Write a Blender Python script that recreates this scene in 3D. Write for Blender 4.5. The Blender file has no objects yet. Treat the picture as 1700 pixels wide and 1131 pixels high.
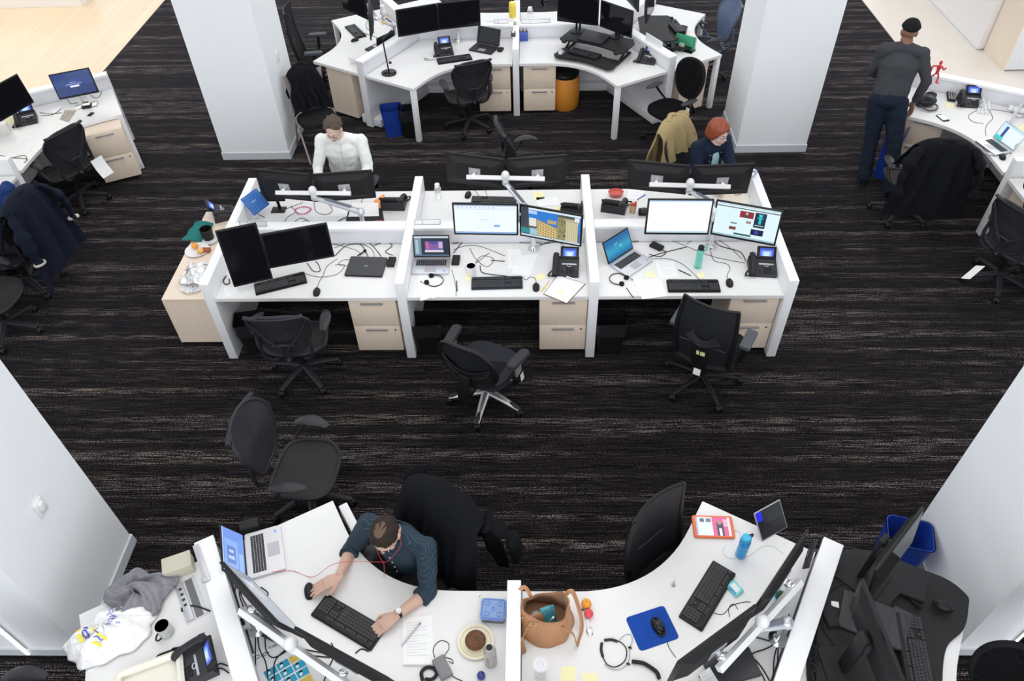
import bpy, bmesh, math, random
from mathutils import Matrix, Vector, Euler
random.seed(7)
R = math.radians
PI = math.pi
sc = bpy.context.scene
COL = sc.collection

# ---------------------------------------------------------------- camera
TH, RO, YA, FPX, HC = 0.7904, 0.0342, -0.0418, 1251.69, 5.1002
_f = Vector((math.sin(YA)*math.cos(TH), math.cos(YA)*math.cos(TH), -math.sin(TH)))
_r = Vector((math.cos(YA), -math.sin(YA), 0))
_d = _f.cross(_r)
CR = math.cos(RO)*_r + math.sin(RO)*_d
CD = -math.sin(RO)*_r + math.cos(RO)*_d
cam_d = bpy.data.cameras.new('camera')
cam_d.sensor_width = 36
cam_d.lens = FPX*36/1700
cam_d.clip_start = 0.05
cam = bpy.data.objects.new('camera', cam_d)
COL.objects.link(cam)
_m = Matrix((CR, -CD, -_f)).transposed().to_4x4()
_m.translation = (0, 0, HC)
cam.matrix_world = _m
sc.camera = cam

def at(u, v, z=0.74):
    """the point of the horizontal plane at height z that the photo shows at pixel (u, v)"""
    d = CR*((u-850)/FPX) + CD*((v-565.5)/FPX) + _f
    t = (z-HC)/d.z
    return Vector((d.x*t, d.y*t, z))
def atx(u, v, x):
    d = CR*((u-850)/FPX) + CD*((v-565.5)/FPX) + _f
    t = x/d.x
    return Vector((x, d.y*t, HC+d.z*t))

# ---------------------------------------------------------------- light
w = bpy.data.worlds.new('daylight')
sc.world = w
w.use_nodes = True
bg = w.node_tree.nodes['Background']
_N, _L = w.node_tree.nodes, w.node_tree.links
_tc = _N.new('ShaderNodeTexCoord'); _sp = _N.new('ShaderNodeSeparateXYZ'); _cr = _N.new('ShaderNodeValToRGB'); _mr = _N.new('ShaderNodeMapRange')
_mr.inputs[1].default_value = -1; _mr.inputs[2].default_value = 1
_L.new(_tc.outputs['Generated'], _sp.inputs[0]); _L.new(_sp.outputs[2], _mr.inputs[0]); _L.new(_mr.outputs[0], _cr.inputs[0]); _L.new(_cr.outputs[0], bg.inputs[0])
_e = _cr.color_ramp.elements     # unseen surroundings, horizon made bright to light upright faces; dimmer overhead, dark below
_e[0].position = 0; _e[0].color = (.03, .03, .035, 1); _e[1].position = 1; _e[1].color = (.30, .32, .34, 1)
for _p, _c in ((.47, (.08, .08, .09, 1)), (.53, (.90, .95, 1.0, 1)), (.68, (.95, .98, 1.0, 1)), (.85, (.42, .44, .46, 1))):
    _x = _e.new(_p); _x.color = _c
bg.inputs[1].default_value = 1.30
def area(name, loc, sx, sy, power, col=(1, 1, 1), rot=(0, 0, 0)):
    l = bpy.data.lights.new(name, 'AREA')
    l.shape = 'RECTANGLE'; l.size = sx; l.size_y = sy; l.energy = power; l.color = col
    o = bpy.data.objects.new(name, l); o.location = loc; o.rotation_euler = rot
    COL.objects.link(o)
area('ceiling_light_middle', (0, 6.0, 8.5), 9, 5, 260, (1, 0.97, 0.93))
area('ceiling_light_back', (0, 13, 7.5), 14, 3, 220, (0.93, 0.96, 1))
area('ceiling_light_near', (0, 0.8, 8.5), 7, 2.5, 110, (1, 0.98, 0.95))
area('camera_side_fill', (0, -8, 5.5), 18, 7, 700, (0.95, 0.97, 1), (R(78), 0, 0))  # unseen soft light behind the camera, added to brighten faces turned to it
area('lamp_over_wood_floor', (-9, 12, 4.2), 4, 4, 110, (1, 0.86, 0.66))
area('lamp_over_pale_floor', (9, 12, 5.5), 5, 4, 160, (1, 0.95, 0.9))
sc.view_settings.view_transform = 'Standard'
sc.view_settings.look = 'None'
sc.view_settings.gamma = 1
sc.view_settings.use_curve_mapping = False
sc.view_settings.exposure = 0.08

# ---------------------------------------------------------------- materials
MATS = {}
def nodes_of(name):
    m = bpy.data.materials.new(name); m.use_nodes = True
    nt = m.node_tree
    return m, nt, nt.nodes['Principled BSDF']
def mat(name, c, rough=0.5, metal=0.0, bump=0.0, bscale=300, var=0.04, vscale=6, spec=0.5, trans=0, emit=0, stretch=None, alpha=1, coat=0):
    if max(c) < .05 and spec == 0.5: spec = 0.3
    if name in MATS: return MATS[name]
    m, nt, b = nodes_of(name)
    N, L = nt.nodes, nt.links
    b.inputs['Roughness'].default_value = rough
    b.inputs['Metallic'].default_value = metal
    b.inputs['Specular IOR Level'].default_value = spec
    b.inputs['Transmission Weight'].default_value = trans
    b.inputs['Coat Weight'].default_value = coat
    tc = N.new('ShaderNodeTexCoord'); mp = N.new('ShaderNodeMapping')
    L.new(tc.outputs['Object'], mp.inputs[0])
    if stretch: mp.inputs['Scale'].default_value = stretch
    n = N.new('ShaderNodeTexNoise'); n.inputs['Scale'].default_value = vscale; n.inputs['Detail'].default_value = 4
    L.new(mp.outputs[0], n.inputs[0])
    r = N.new('ShaderNodeMix'); r.data_type = 'RGBA'
    lo = [max(0, x*(1-var*2)) for x in c]; hi = [min(1, x*(1+var*2)) for x in c]
    r.inputs[6].default_value = (*lo, 1); r.inputs[7].default_value = (*hi, 1)
    L.new(n.outputs[0], r.inputs[0]); L.new(r.outputs[2], b.inputs['Base Color'])
    if bump:
        n2 = N.new('ShaderNodeTexNoise'); n2.inputs['Scale'].default_value = bscale
        L.new(mp.outputs[0], n2.inputs[0])
        bp = N.new('ShaderNodeBump'); bp.inputs['Strength'].default_value = bump; bp.inputs['Distance'].default_value = 0.003
        L.new(n2.outputs[0], bp.inputs['Height']); L.new(bp.outputs[0], b.inputs['Normal'])
    if emit:
        L.new(r.outputs[2], b.inputs['Emission Color']); b.inputs['Emission Strength'].default_value = emit
    if alpha < 1: b.inputs['Alpha'].default_value = alpha
    MATS[name] = m
    return m

def screen_mat(name, strength, rough=0.25):
    """lit display: its picture is stored as face colours"""
    m, nt, b = nodes_of(name)
    a = nt.nodes.new('ShaderNodeVertexColor'); a.layer_name = 'Col'
    b.inputs['Base Color'].default_value = (0.01, 0.01, 0.012, 1)
    b.inputs['Roughness'].default_value = rough
    nt.links.new(a.outputs[0], b.inputs['Emission Color']); b.inputs['Emission Strength'].default_value = strength
    return m
def print_mat(name, rough=0.6):
    """printed colours stored as face colours"""
    m, nt, b = nodes_of(name)
    a = nt.nodes.new('ShaderNodeVertexColor'); a.layer_name = 'Col'
    b.inputs['Roughness'].default_value = rough
    nt.links.new(a.outputs[0], b.inputs['Base Color'])
    return m

def carpet_mat():
    m, nt, b = nodes_of('striated_carpet'); N, L = nt.nodes, nt.links
    tc = N.new('ShaderNodeTexCoord')
    def noise(sx, sy, detail=3, off=0.0):
        mp = N.new('ShaderNodeMapping'); mp.inputs['Scale'].default_value = (sx, sy, 1); mp.inputs['Location'].default_value = (off, off*1.7, 0)
        L.new(tc.outputs['Object'], mp.inputs[0])
        n = N.new('ShaderNodeTexNoise'); n.inputs['Scale'].default_value = 1; n.inputs['Detail'].default_value = detail
        L.new(mp.outputs[0], n.inputs[0]); return n.outputs[0]
    def ramp(s, lo, hi):
        r = N.new('ShaderNodeMapRange'); r.inputs[1].default_value = lo; r.inputs[2].default_value = hi
        r.interpolation_type = 'SMOOTHSTEP'
        L.new(s, r.inputs[0]); return r.outputs[0]
    def mth(op, a, c):
        x = N.new('ShaderNodeMath'); x.operation = op
        for i, s in enumerate((a, c)):
            if isinstance(s, (int, float)): x.inputs[i].default_value = s
            else: L.new(s, x.inputs[i])
        return x.outputs[0]
    band = ramp(noise(0.26, 8.5, 3), 0.47, 0.66)
    fine = ramp(noise(3.6, 135, 4, 3.1), 0.44, 0.68)
    grain = ramp(noise(100, 170, 1, 9.0), 0.44, 0.62)
    streak = mth('MULTIPLY', mth('MULTIPLY', fine, grain), mth('ADD', mth('MULTIPLY', band, 1.75), 0.22))
    tone = ramp(noise(0.6, 45, 3, 5.0), 0.35, 0.7)
    base = N.new('ShaderNodeMix'); base.data_type = 'RGBA'
    base.inputs[6].default_value = (0.0022, 0.0019, 0.0022, 1); base.inputs[7].default_value = (0.015, 0.0125, 0.0145, 1)
    L.new(mth('ADD', mth('MULTIPLY', tone, 0.6), mth('MULTIPLY', grain, 0.4)), base.inputs[0])
    hue = N.new('ShaderNodeMix'); hue.data_type = 'RGBA'
    hue.inputs[6].default_value = (0.34, 0.275, 0.235, 1); hue.inputs[7].default_value = (0.25, 0.215, 0.225, 1)
    L.new(ramp(noise(0.4, 9, 2, 13), 0.35, 0.65), hue.inputs[0])
    fin = N.new('ShaderNodeMix'); fin.data_type = 'RGBA'
    L.new(streak, fin.inputs[0]); L.new(base.outputs[2], fin.inputs[6]); L.new(hue.outputs[2], fin.inputs[7])
    L.new(fin.outputs[2], b.inputs['Base Color'])
    b.inputs['Roughness'].default_value = 0.95
    b.inputs['Specular IOR Level'].default_value = 0.05
    b.inputs['Sheen Weight'].default_value = 0.11
    b.inputs['Sheen Roughness'].default_value = 0.35
    b.inputs['Sheen Tint'].default_value = (0.75, 0.75, 0.9, 1)
    bp = N.new('ShaderNodeBump'); bp.inputs['Strength'].default_value = 0.5; bp.inputs['Distance'].default_value = 0.004
    L.new(grain, bp.inputs['Height']); L.new(bp.outputs[0], b.inputs['Normal'])
    return m
def wood_mat(name, c1, c2, rot=0.0, sx=3, sy=60, rough=0.45, plank=0):
    m, nt, b = nodes_of(name); N, L = nt.nodes, nt.links
    tc = N.new('ShaderNodeTexCoord'); mp = N.new('ShaderNodeMapping')
    mp.inputs['Rotation'].default_value = (0, 0, rot); L.new(tc.outputs['Object'], mp.inputs[0])
    mp2 = N.new('ShaderNodeMapping'); mp2.inputs['Scale'].default_value = (sx, sy, sx if not plank else 1); L.new(mp.outputs[0], mp2.inputs[0])
    n = N.new('ShaderNodeTexNoise'); n.inputs['Scale'].default_value = 1; n.inputs['Detail'].default_value = 5
    L.new(mp2.outputs[0], n.inputs[0])
    mx = N.new('ShaderNodeMix'); mx.data_type = 'RGBA'
    mx.inputs[6].default_value = (*c1, 1); mx.inputs[7].default_value = (*c2, 1)
    L.new(n.outputs[0], mx.inputs[0])
    out = mx.outputs[2]
    if plank:
        br = N.new('ShaderNodeTexBrick'); br.inputs['Scale'].default_value = 1
        br.inputs['Brick Width'].default_value = 1.6; br.inputs['Row Height'].default_value = plank
        br.inputs['Mortar Size'].default_value = 0.003; br.offset = 0.37
        br.inputs[1].default_value = (1, 1, 1, 1); br.inputs[2].default_value = (0.9, 0.88, 0.86, 1); br.inputs[3].default_value = (0.72, 0.66, 0.6, 1)
        L.new(mp.outputs[0], br.inputs[0])
        mm = N.new('ShaderNodeMix'); mm.data_type = 'RGBA'; mm.blend_type = 'MULTIPLY'; mm.inputs[0].default_value = 0.6
        L.new(out, mm.inputs[6]); L.new(br.outputs[0], mm.inputs[7]); out = mm.outputs[2]
    L.new(out, b.inputs['Base Color']); b.inputs['Roughness'].default_value = rough
    return m
def check_mat(name, base, line, s=22):
    """dark shirting with a fine windowpane line"""
    m, nt, b = nodes_of(name); N, L = nt.nodes, nt.links
    tc = N.new('ShaderNodeTexCoord'); outs = []
    mp = N.new('ShaderNodeMapping'); mp.inputs['Rotation'].default_value = (R(40), 0, 0); L.new(tc.outputs['Object'], mp.inputs[0])
    for d, off in (('X', 0.0), ('Z', 0.3)):
        wv = N.new('ShaderNodeTexWave'); wv.bands_direction = d; wv.inputs['Scale'].default_value = s
        wv.inputs['Distortion'].default_value = 0.25; wv.inputs['Detail Scale'].default_value = 0.6
        L.new(mp.outputs[0], wv.inputs[0])
        r = N.new('ShaderNodeMapRange'); r.inputs[1].default_value = 0.9; r.inputs[2].default_value = 1.0
        L.new(wv.outputs['Fac'], r.inputs[0]); outs.append(r.outputs[0])
    mx = N.new('ShaderNodeMath'); mx.operation = 'MAXIMUM'; L.new(outs[0], mx.inputs[0]); L.new(outs[1], mx.inputs[1])
    mm = N.new('ShaderNodeMath'); mm.operation = 'MULTIPLY'; mm.inputs[1].default_value = 0.22; L.new(mx.outputs[0], mm.inputs[0])
    c = N.new('ShaderNodeMix'); c.data_type = 'RGBA'; c.inputs[6].default_value = (*base, 1); c.inputs[7].default_value = (*line, 1)
    L.new(mm.outputs[0], c.inputs[0]); L.new(c.outputs[2], b.inputs['Base Color'])
    b.inputs['Roughness'].default_value = 0.85
    n2 = N.new('ShaderNodeTexNoise'); n2.inputs['Scale'].default_value = 14; L.new(tc.outputs['Object'], n2.inputs[0])
    bp = N.new('ShaderNodeBump'); bp.inputs['Strength'].default_value = 0.6; bp.inputs['Distance'].default_value = 0.012
    L.new(n2.outputs[0], bp.inputs['Height']); L.new(bp.outputs[0], b.inputs['Normal'])
    return m
def mesh_mat(name, c, see=0.25, scale=260):
    """woven see-through chair mesh"""
    m, nt, b = nodes_of(name); N, L = nt.nodes, nt.links
    tc = N.new('ShaderNodeTexCoord'); v = N.new('ShaderNodeTexVoronoi'); v.inputs['Scale'].default_value = scale
    L.new(tc.outputs['Object'], v.inputs[0])
    r = N.new('ShaderNodeMapRange'); r.inputs[1].default_value = 0.25; r.inputs[2].default_value = 0.3
    r.inputs[3].default_value = 1-see*2; r.inputs[4].default_value = 1
    L.new(v.outputs[0], r.inputs[0]); L.new(r.outputs[0], b.inputs['Alpha'])
    b.inputs['Base Color'].default_value = (*c, 1); b.inputs['Roughness'].default_value = 0.6
    return m

def cloth(name, c, rough=0.9, b=0.5, bs=16, var=0.1):
    m = mat(name, c, rough, bump=b, bscale=bs, var=var, vscale=40, spec=0.2)
    for n in m.node_tree.nodes:
        if n.type == 'BUMP': n.inputs['Distance'].default_value = 0.012
    return m

white = mat('white_laminate', (0.76, 0.755, 0.75), 0.35, var=0.01)
white_paint = mat('white_paint', (0.86, 0.88, 0.91), 0.6, var=0.01, bump=0.05, bscale=120)
base_paint = mat('baseboard_grey_paint', (0.60, 0.63, 0.66), 0.5, var=0.01)
panel_white = mat('white_powder_coat', (0.82, 0.825, 0.84), 0.4, var=0.01)
panel_grey = mat('pale_grey_fabric', (0.72, 0.72, 0.76), 0.9, bump=0.2, bscale=600, var=0.03)
ash = wood_mat('pale_ash_veneer', (0.72, 0.585, 0.465), (0.86, 0.73, 0.61), sx=60, sy=60)
for _n in ash.node_tree.nodes:
    if _n.type == 'MAPPING' and _n.inputs['Scale'].default_value[0] > 10: _n.inputs['Scale'].default_value = (90, 90, 2)
black = mat('black_plastic', (0.008, 0.008, 0.009), 0.45, var=0.05)
black_soft = mat('black_matte_plastic', (0.011, 0.011, 0.012), 0.6, bump=0.1, bscale=900)
black_gloss = mat('black_gloss', (0.006, 0.006, 0.008), 0.08, spec=0.35)
black_cable = mat('black_rubber', (0.012, 0.012, 0.013), 0.5)
graph = mat('graphite_plastic', (0.030, 0.030, 0.035), 0.45, var=0.05)
graph_dk = mat('dark_graphite_plastic', (0.020, 0.020, 0.025), 0.5, var=0.05)
key_m = mat('key_caps', (0.034, 0.034, 0.037), 0.4)
silver = mat('brushed_aluminium', (0.62, 0.62, 0.64), 0.32, metal=0.85, stretch=(1, 30, 1), var=0.05)
alu = mat('satin_grey_aluminium', (0.50, 0.50, 0.53), 0.4, metal=0.6)
chrome = mat('chrome', (0.8, 0.8, 0.82), 0.12, metal=1.0)
white_pl = mat('white_plastic', (0.78, 0.78, 0.79), 0.35, var=0.01)
white_cable = mat('white_rubber', (0.7, 0.7, 0.7), 0.5)
paper = mat('white_paper', (0.86, 0.86, 0.86), 0.8, var=0.01)
ink = mat('grey_ink', (0.30, 0.30, 0.32), 0.8)
black_ink = mat('black_ink', (0.02, 0.02, 0.025), 0.8)
yellow_note = mat('yellow_note', (0.90, 0.84, 0.50), 0.8, var=0.02)
blue_bin = mat('blue_polypropylene', (0.012, 0.045, 0.30), 0.4)
bag_black = mat('black_bin_liner', (0.018, 0.018, 0.020), 0.16, bump=0.9, bscale=28, spec=0.6)
orange_pl = mat('orange_plastic', (0.66, 0.25, 0.03), 0.5)
clear = mat('clear_plastic', (0.95, 0.97, 0.98), 0.05, trans=0.92, alpha=0.55)
black_fabric = cloth('black_upholstery', (0.012, 0.012, 0.014), 0.95, 0.3, 500)
chair_mesh = mesh_mat('charcoal_chair_mesh', (0.020, 0.020, 0.024), 0.12)
chair_mesh_bk = mesh_mat('black_chair_mesh', (0.008, 0.009, 0.012), 0.12)
seat_mesh = mat('grey_pellicle', (0.026, 0.024, 0.024), 0.7, bump=0.5, bscale=300)
lit = screen_mat('lit_display', 1.0)
printed = print_mat('printed_colours')

# ---------------------------------------------------------------- geometry helpers
class G:
    """collects shapes that become ONE mesh object"""
    def __init__(s, m=None):
        s.v, s.f, s.c, s.m = [], [], [], (m or Matrix())
        s.col = None
    def add(s, vs, fs):
        n = len(s.v); M = s.m
        s.v += [tuple(M @ Vector(p)) for p in vs]
        s.f += [[i+n for i in f] for f in fs]
        s.c += [s.col]*len(fs)
        return s
    def box(s, x0, x1, y0, y1, z0, z1, bev=0, seg=2, M=None):
        if bev:
            bm = bmesh.new(); bmesh.ops.create_cube(bm, size=1)
            bmesh.ops.scale(bm, vec=(x1-x0, y1-y0, z1-z0), verts=bm.verts)
            bmesh.ops.bevel(bm, geom=bm.edges[:], offset=min(bev, .49*min(x1-x0, y1-y0, z1-z0)), segments=seg, profile=.5, affect='EDGES')
            c = Vector(((x0+x1)/2, (y0+y1)/2, (z0+z1)/2))
            bm.verts.index_update()
            vs = [v.co+c for v in bm.verts]; fs = [[v.index for v in f.verts] for f in bm.faces]; bm.free()
        else:
            vs = [Vector((x, y, z)) for x in (x0, x1) for y in (y0, y1) for z in (z0, z1)]
            fs = [(0, 1, 3, 2), (4, 6, 7, 5), (0, 4, 5, 1), (2, 3, 7, 6), (0, 2, 6, 4), (1, 5, 7, 3)]
        if M: vs = [M @ v for v in vs]
        return s.add(vs, fs)
    def cbox(s, c, d, bev=0, rot=(0, 0, 0), seg=2):
        M = Matrix.Translation(c) @ Euler(rot).to_matrix().to_4x4()
        return s.box(-d[0]/2, d[0]/2, -d[1]/2, d[1]/2, -d[2]/2, d[2]/2, bev, seg, M)
    def tube(s, pts, r, seg=8, closed=False, cap=True, flat=1.0, up=None):
        pts = [Vector(p) for p in pts]; n = len(pts)
        rs = r if isinstance(r, (list, tuple)) else [r]*n
        vs, fs = [], []; pn = None
        for i, p in enumerate(pts):
            if closed: t = pts[(i+1) % n]-pts[i-1]
            else: t = pts[min(i+1, n-1)]-pts[max(i-1, 0)]
            if t.length < 1e-9: t = Vector((0, 0, 1))
            t.normalize()
            if pn is None:
                pn = t.orthogonal() if up is None else Vector(up)
                if up is None and abs(t.z) < .95: pn = Vector((0, 0, 1))
            nn = pn-t*pn.dot(t)
            if nn.length < 1e-6: nn = t.orthogonal()
            nn.normalize(); pn = nn; b = t.cross(nn)
            for k in range(seg):
                a = 2*PI*k/seg
                vs.append(p+nn*(math.cos(a)*rs[i]*flat)+b*(math.sin(a)*rs[i]))
        m = n if closed else n-1
        for i in range(m):
            for k in range(seg):
                a, b2 = i*seg+k, i*seg+(k+1) % seg
                c, d = ((i+1) % n)*seg+(k+1) % seg, ((i+1) % n)*seg+k
                fs.append((a, b2, c, d))
        if cap and not closed:
            fs.append(list(range(seg))[::-1]); fs.append([(n-1)*seg+k for k in range(seg)])
        return s.add(vs, fs)
    def cyl(s, p0, p1, r0, r1=None, seg=20):
        return s.tube([p0, p1], [r0, r0 if r1 is None else r1], seg)
    def lathe(s, prof, c=(0, 0, 0), seg=28, sx=1, sy=1):
        vs, fs = [], []; c = Vector(c)
        for r, z in prof:
            for k in range(seg):
                a = 2*PI*k/seg; vs.append(c+Vector((r*math.cos(a)*sx, r*math.sin(a)*sy, z)))
        for i in range(len(prof)-1):
            for k in range(seg):
                fs.append((i*seg+k, i*seg+(k+1) % seg, (i+1)*seg+(k+1) % seg, (i+1)*seg+k))
        if prof[0][0] > 1e-6: fs.append(list(range(seg))[::-1])
        if prof[-1][0] > 1e-6: fs.append([(len(prof)-1)*seg+k for k in range(seg)])
        return s.add(vs, fs)
    def ball(s, c, r, seg=14, rings=9, rot=None):
        if not isinstance(r, (tuple, list)): r = (r, r, r)
        M = Matrix.Translation(c) @ (Euler(rot).to_matrix().to_4x4() if rot else Matrix())
        vs = [M @ Vector((0, 0, -r[2]))]; fs = []
        for i in range(1, rings):
            ph = -PI/2+PI*i/rings
            for k in range(seg):
                a = 2*PI*k/seg
                vs.append(M @ Vector((r[0]*math.cos(ph)*math.cos(a), r[1]*math.cos(ph)*math.sin(a), r[2]*math.sin(ph))))
        vs.append(M @ Vector((0, 0, r[2]))); t = len(vs)-1
        for k in range(seg): fs.append((0, 1+(k+1) % seg, 1+k)); fs.append((t, t-seg+k, t-seg+(k+1) % seg))
        for i in range(rings-2):
            for k in range(seg):
                a = 1+i*seg+k; b = 1+i*seg+(k+1) % seg
                fs.append((a, b, b+seg, a+seg))
        return s.add(vs, fs)
    def prism(s, poly, z0, z1, bev=0):
        n = len(poly); bm = bmesh.new()
        vb = [bm.verts.new((p[0], p[1], z0)) for p in poly]; vt = [bm.verts.new((p[0], p[1], z1)) for p in poly]
        bm.faces.new(vb[::-1]); top = bm.faces.new(vt)
        for i in range(n): bm.faces.new((vb[i], vb[(i+1) % n], vt[(i+1) % n], vt[i]))
        bmesh.ops.recalc_face_normals(bm, faces=bm.faces)
        if bev: bmesh.ops.bevel(bm, geom=[e for f in (top,) for e in f.edges], offset=bev, segments=2, affect='EDGES')
        bmesh.ops.triangulate(bm, faces=[f for f in bm.faces if len(f.verts) > 4])
        bm.verts.index_update()
        vs = [v.co.copy() for v in bm.verts]; fs = [[v.index for v in f.verts] for f in bm.faces]; bm.free()
        return s.add(vs, fs)
    def sheet(s, fn, nu, nv, th=0.0):
        """surface fn(u,v) with thickness th along its normal"""
        P = [[Vector(fn(i/nu, j/nv)) for j in range(nv+1)] for i in range(nu+1)]
        vs, fs = [], []
        for i in range(nu+1):
            for j in range(nv+1): vs.append(P[i][j])
        W = nv+1
        for i in range(nu):
            for j in range(nv): fs.append((i*W+j, (i+1)*W+j, (i+1)*W+j+1, i*W+j+1))
        if th:
            nr = []
            for i in range(nu+1):
                for j in range(nv+1):
                    du = P[min(i+1, nu)][j]-P[max(i-1, 0)][j]; dv = P[i][min(j+1, nv)]-P[i][max(j-1, 0)]
                    x = du.cross(dv); nr.append(x.normalized() if x.length > 1e-9 else Vector((0, 0, 1)))
            m = len(vs); vs = vs+[v-n*th for v, n in zip(vs, nr)]
            fs += [[k+m for k in f][::-1] for f in list(fs)]
            ring = [i*W for i in range(nu)]+[nu*W+j for j in range(nv)]+[i*W+nv for i in range(nu, 0, -1)]+[j for j in range(nv, 0, -1)]
            for a, b in zip(ring, ring[1:]+ring[:1]): fs.append((b, a, a+m, b+m))
        return s.add(vs, fs)
    def obj(s, name, m, parent=None, smooth=35, label=None, sub=0, remesh=0, relax=0):
        me = bpy.data.meshes.new(name); me.from_pydata(s.v, [], s.f)
        me.materials.append(m)
        if any(c is not None for c in s.c):
            at_ = me.color_attributes.new('Col', 'FLOAT_COLOR', 'CORNER')
            for p in me.polygons:
                c = s.c[p.index] or (0.5, 0.5, 0.5)
                for li in p.loop_indices: at_.data[li].color = (*c, 1)
        if smooth:
            me.polygons.foreach_set('use_smooth', [True]*len(me.polygons))
            if smooth < 180: me.set_sharp_from_angle(angle=R(smooth))
        o = bpy.data.objects.new(name, me); COL.objects.link(o)
        if parent: o.parent = parent
        if label: o['label'] = label
        if remesh:
            r = o.modifiers.new('fuse', 'REMESH'); r.mode = 'VOXEL'; r.voxel_size = remesh; r.use_smooth_shade = True
            if relax:
                r = o.modifiers.new('relax', 'SMOOTH'); r.factor = 0.5; r.iterations = relax
        if sub:
            r = o.modifiers.new('round', 'SUBSURF'); r.levels = r.render_levels = sub
        return o
def tag(o, label, cat, group=None):
    o['label'] = label; o['category'] = cat
    if group: o['group'] = group
    return o
def struct(o): o['kind'] = 'structure'; return o
def thing(name, label, cat, loc=(0, 0, 0), rz=0, group=None):
    o = bpy.data.objects.new(name, None); COL.objects.link(o); o.empty_display_size = .1
    o.location = loc; o.rotation_euler = (0, 0, rz)
    return tag(o, label, cat, group)
def copy_tree(o, loc, rz=0, label=None, group=None, parent=None):
    c = o.copy(); COL.objects.link(c)
    if parent: c.parent = parent
    else: c.location = loc; c.rotation_euler = (0, 0, rz)
    if label: c['label'] = label
    if group: c['group'] = group
    elif group is None and not parent and 'group' in c: del c['group']
    for ch in list(o.children): copy_tree(ch, None, parent=c)
    return c
def rot2(p, a): return Vector((p[0]*math.cos(a)-p[1]*math.sin(a), p[0]*math.sin(a)+p[1]*math.cos(a)))
def heading(a, b): d = Vector(b)-Vector(a); return math.atan2(d.y, d.x)
def smooth_path(pts, n=6, closed=False):
    P = [Vector(p) for p in pts]; out = []; m = len(P)
    rng = range(m if closed else m-1)
    for i in rng:
        p0 = P[i-1] if (i or closed) else P[0]; p1 = P[i]; p2 = P[(i+1) % m]
        p3 = P[(i+2) % m] if (closed or i+2 < m) else P[-1]
        for k in range(n):
            t = k/n
            out.append(.5*((2*p1)+(p2-p0)*t+(2*p0-5*p1+4*p2-p3)*t*t+(3*p1-p0-3*p2+p3)*t**3))
    if not closed: out.append(P[-1])
    return out
def superell(a, b, n=40, e=3.2):
    out = []
    for k in range(n):
        t = 2*PI*k/n; c, s_ = math.cos(t), math.sin(t)
        out.append((a*math.copysign(abs(c)**(2/e), c), b*math.copysign(abs(s_)**(2/e), s_)))
    return out
def rrect(x0, x1, y0, y1, r, n=5):
    out = []
    for cx, cy, a0 in ((x1-r, y1-r, 0), (x0+r, y1-r, 90), (x0+r, y0+r, 180), (x1-r, y0+r, 270)):
        for k in range(n+1):
            a = R(a0+90*k/n); out.append((cx+r*math.cos(a), cy+r*math.sin(a)))
    return out
# a 5x7 dot font would be heavy; words are built as real text outlines turned to meshes
def text(s, size, m, parent, name='lettering', loc=(0, 0, 0), rot=(0, 0, 0), ext=0.0004, align='CENTER', bold=0.0):
    c = bpy.data.curves.new(name, 'FONT'); c.body = s; c.size = size; c.extrude = ext; c.align_x = align; c.align_y = 'CENTER'; c.offset = bold
    c.materials.append(m)
    tmp = bpy.data.objects.new(name+'_outline', c); COL.objects.link(tmp)
    me = bpy.data.meshes.new_from_object(tmp.evaluated_get(bpy.context.evaluated_depsgraph_get()))
    bpy.data.objects.remove(tmp); bpy.data.curves.remove(c)
    if not me.materials: me.materials.append(m)
    o = bpy.data.objects.new(name, me); COL.objects.link(o)
    o.location = loc; o.rotation_euler = rot
    if parent: o.parent = parent
    return o

# ---------------------------------------------------------------- the room
carpet = carpet_mat()
struct(G().prism([(-6.5, -1.5), (5.5, -1.5), (5.5, 22), (-6.5, 22)], -0.02, 0.0).obj('floor', carpet, smooth=0))
woodf = wood_mat('pale_maple_planks', (0.74, 0.58, 0.40), (0.84, 0.70, 0.52), rot=R(90), sx=1.2, sy=14, rough=0.3, plank=0.14)
struct(G().prism([(-20, -1.5), (-6.5, -1.5), (-6.5, 22), (-20, 22)], -0.021, -0.001).obj('floor', woodf, smooth=0))
terr = mat('pale_stone_floor', (0.76, 0.70, 0.63), 0.3, var=0.04, vscale=1.5)
struct(G().prism([(5.5, -1.5), (20, -1.5), (20, 22), (5.5, 22)], -0.021, -0.001).obj('floor', terr, smooth=0))
dark_trim = mat('dark_floor_strip', (0.05, 0.045, 0.04), 0.5)
struct(G().box(-6.51, -6.495, -1.5, 22, -.005, .004).obj('trim_1', dark_trim, smooth=0))
struct(G().box(5.495, 5.51, -1.5, 22, -.005, .004).obj('trim_2', dark_trim, smooth=0))
def column(x0, x1, y0, y1):
    o = struct(G().box(x0, x1, y0, y1, 0, 9).obj('column', white_paint, smooth=0))
    b = G().box(x0-.012, x1+.012, y0-.012, y1+.012, 0, .10, .004).obj('baseboard', base_paint, o, smooth=0)
    return o
col_ul = column(-3.92, -3.07, 8.30, 9.15)
col_ur = column(2.52, 3.37, 8.33, 9.18)
col_ll = column(-3.91, -3.05, 2.045, 2.90)
col_lr = column(2.77, 3.62, 2.095, 2.95)
# vertical slot lights let into the near faces of the two near columns
glow = mat('light_diffuser', (1.0, 0.98, 1.0), 0.4, emit=9, var=0)
for x, y, lb in ((-3.452, 2.033, 'vertical strip light running down the white column by the grey scarf desk'),
                 (3.09, 2.083, 'vertical strip light running down the white column behind the black desk riser')):
    t = thing('strip_light', lb, 'light', (x, y, 0))
    G().box(-.02, .02, 0, .012, .02, 8.5, .003).obj('housing', white_pl, t)
    G().box(-.011, .011, -.006, .0, .03, 8.48).obj('diffuser', glow, t)
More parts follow.
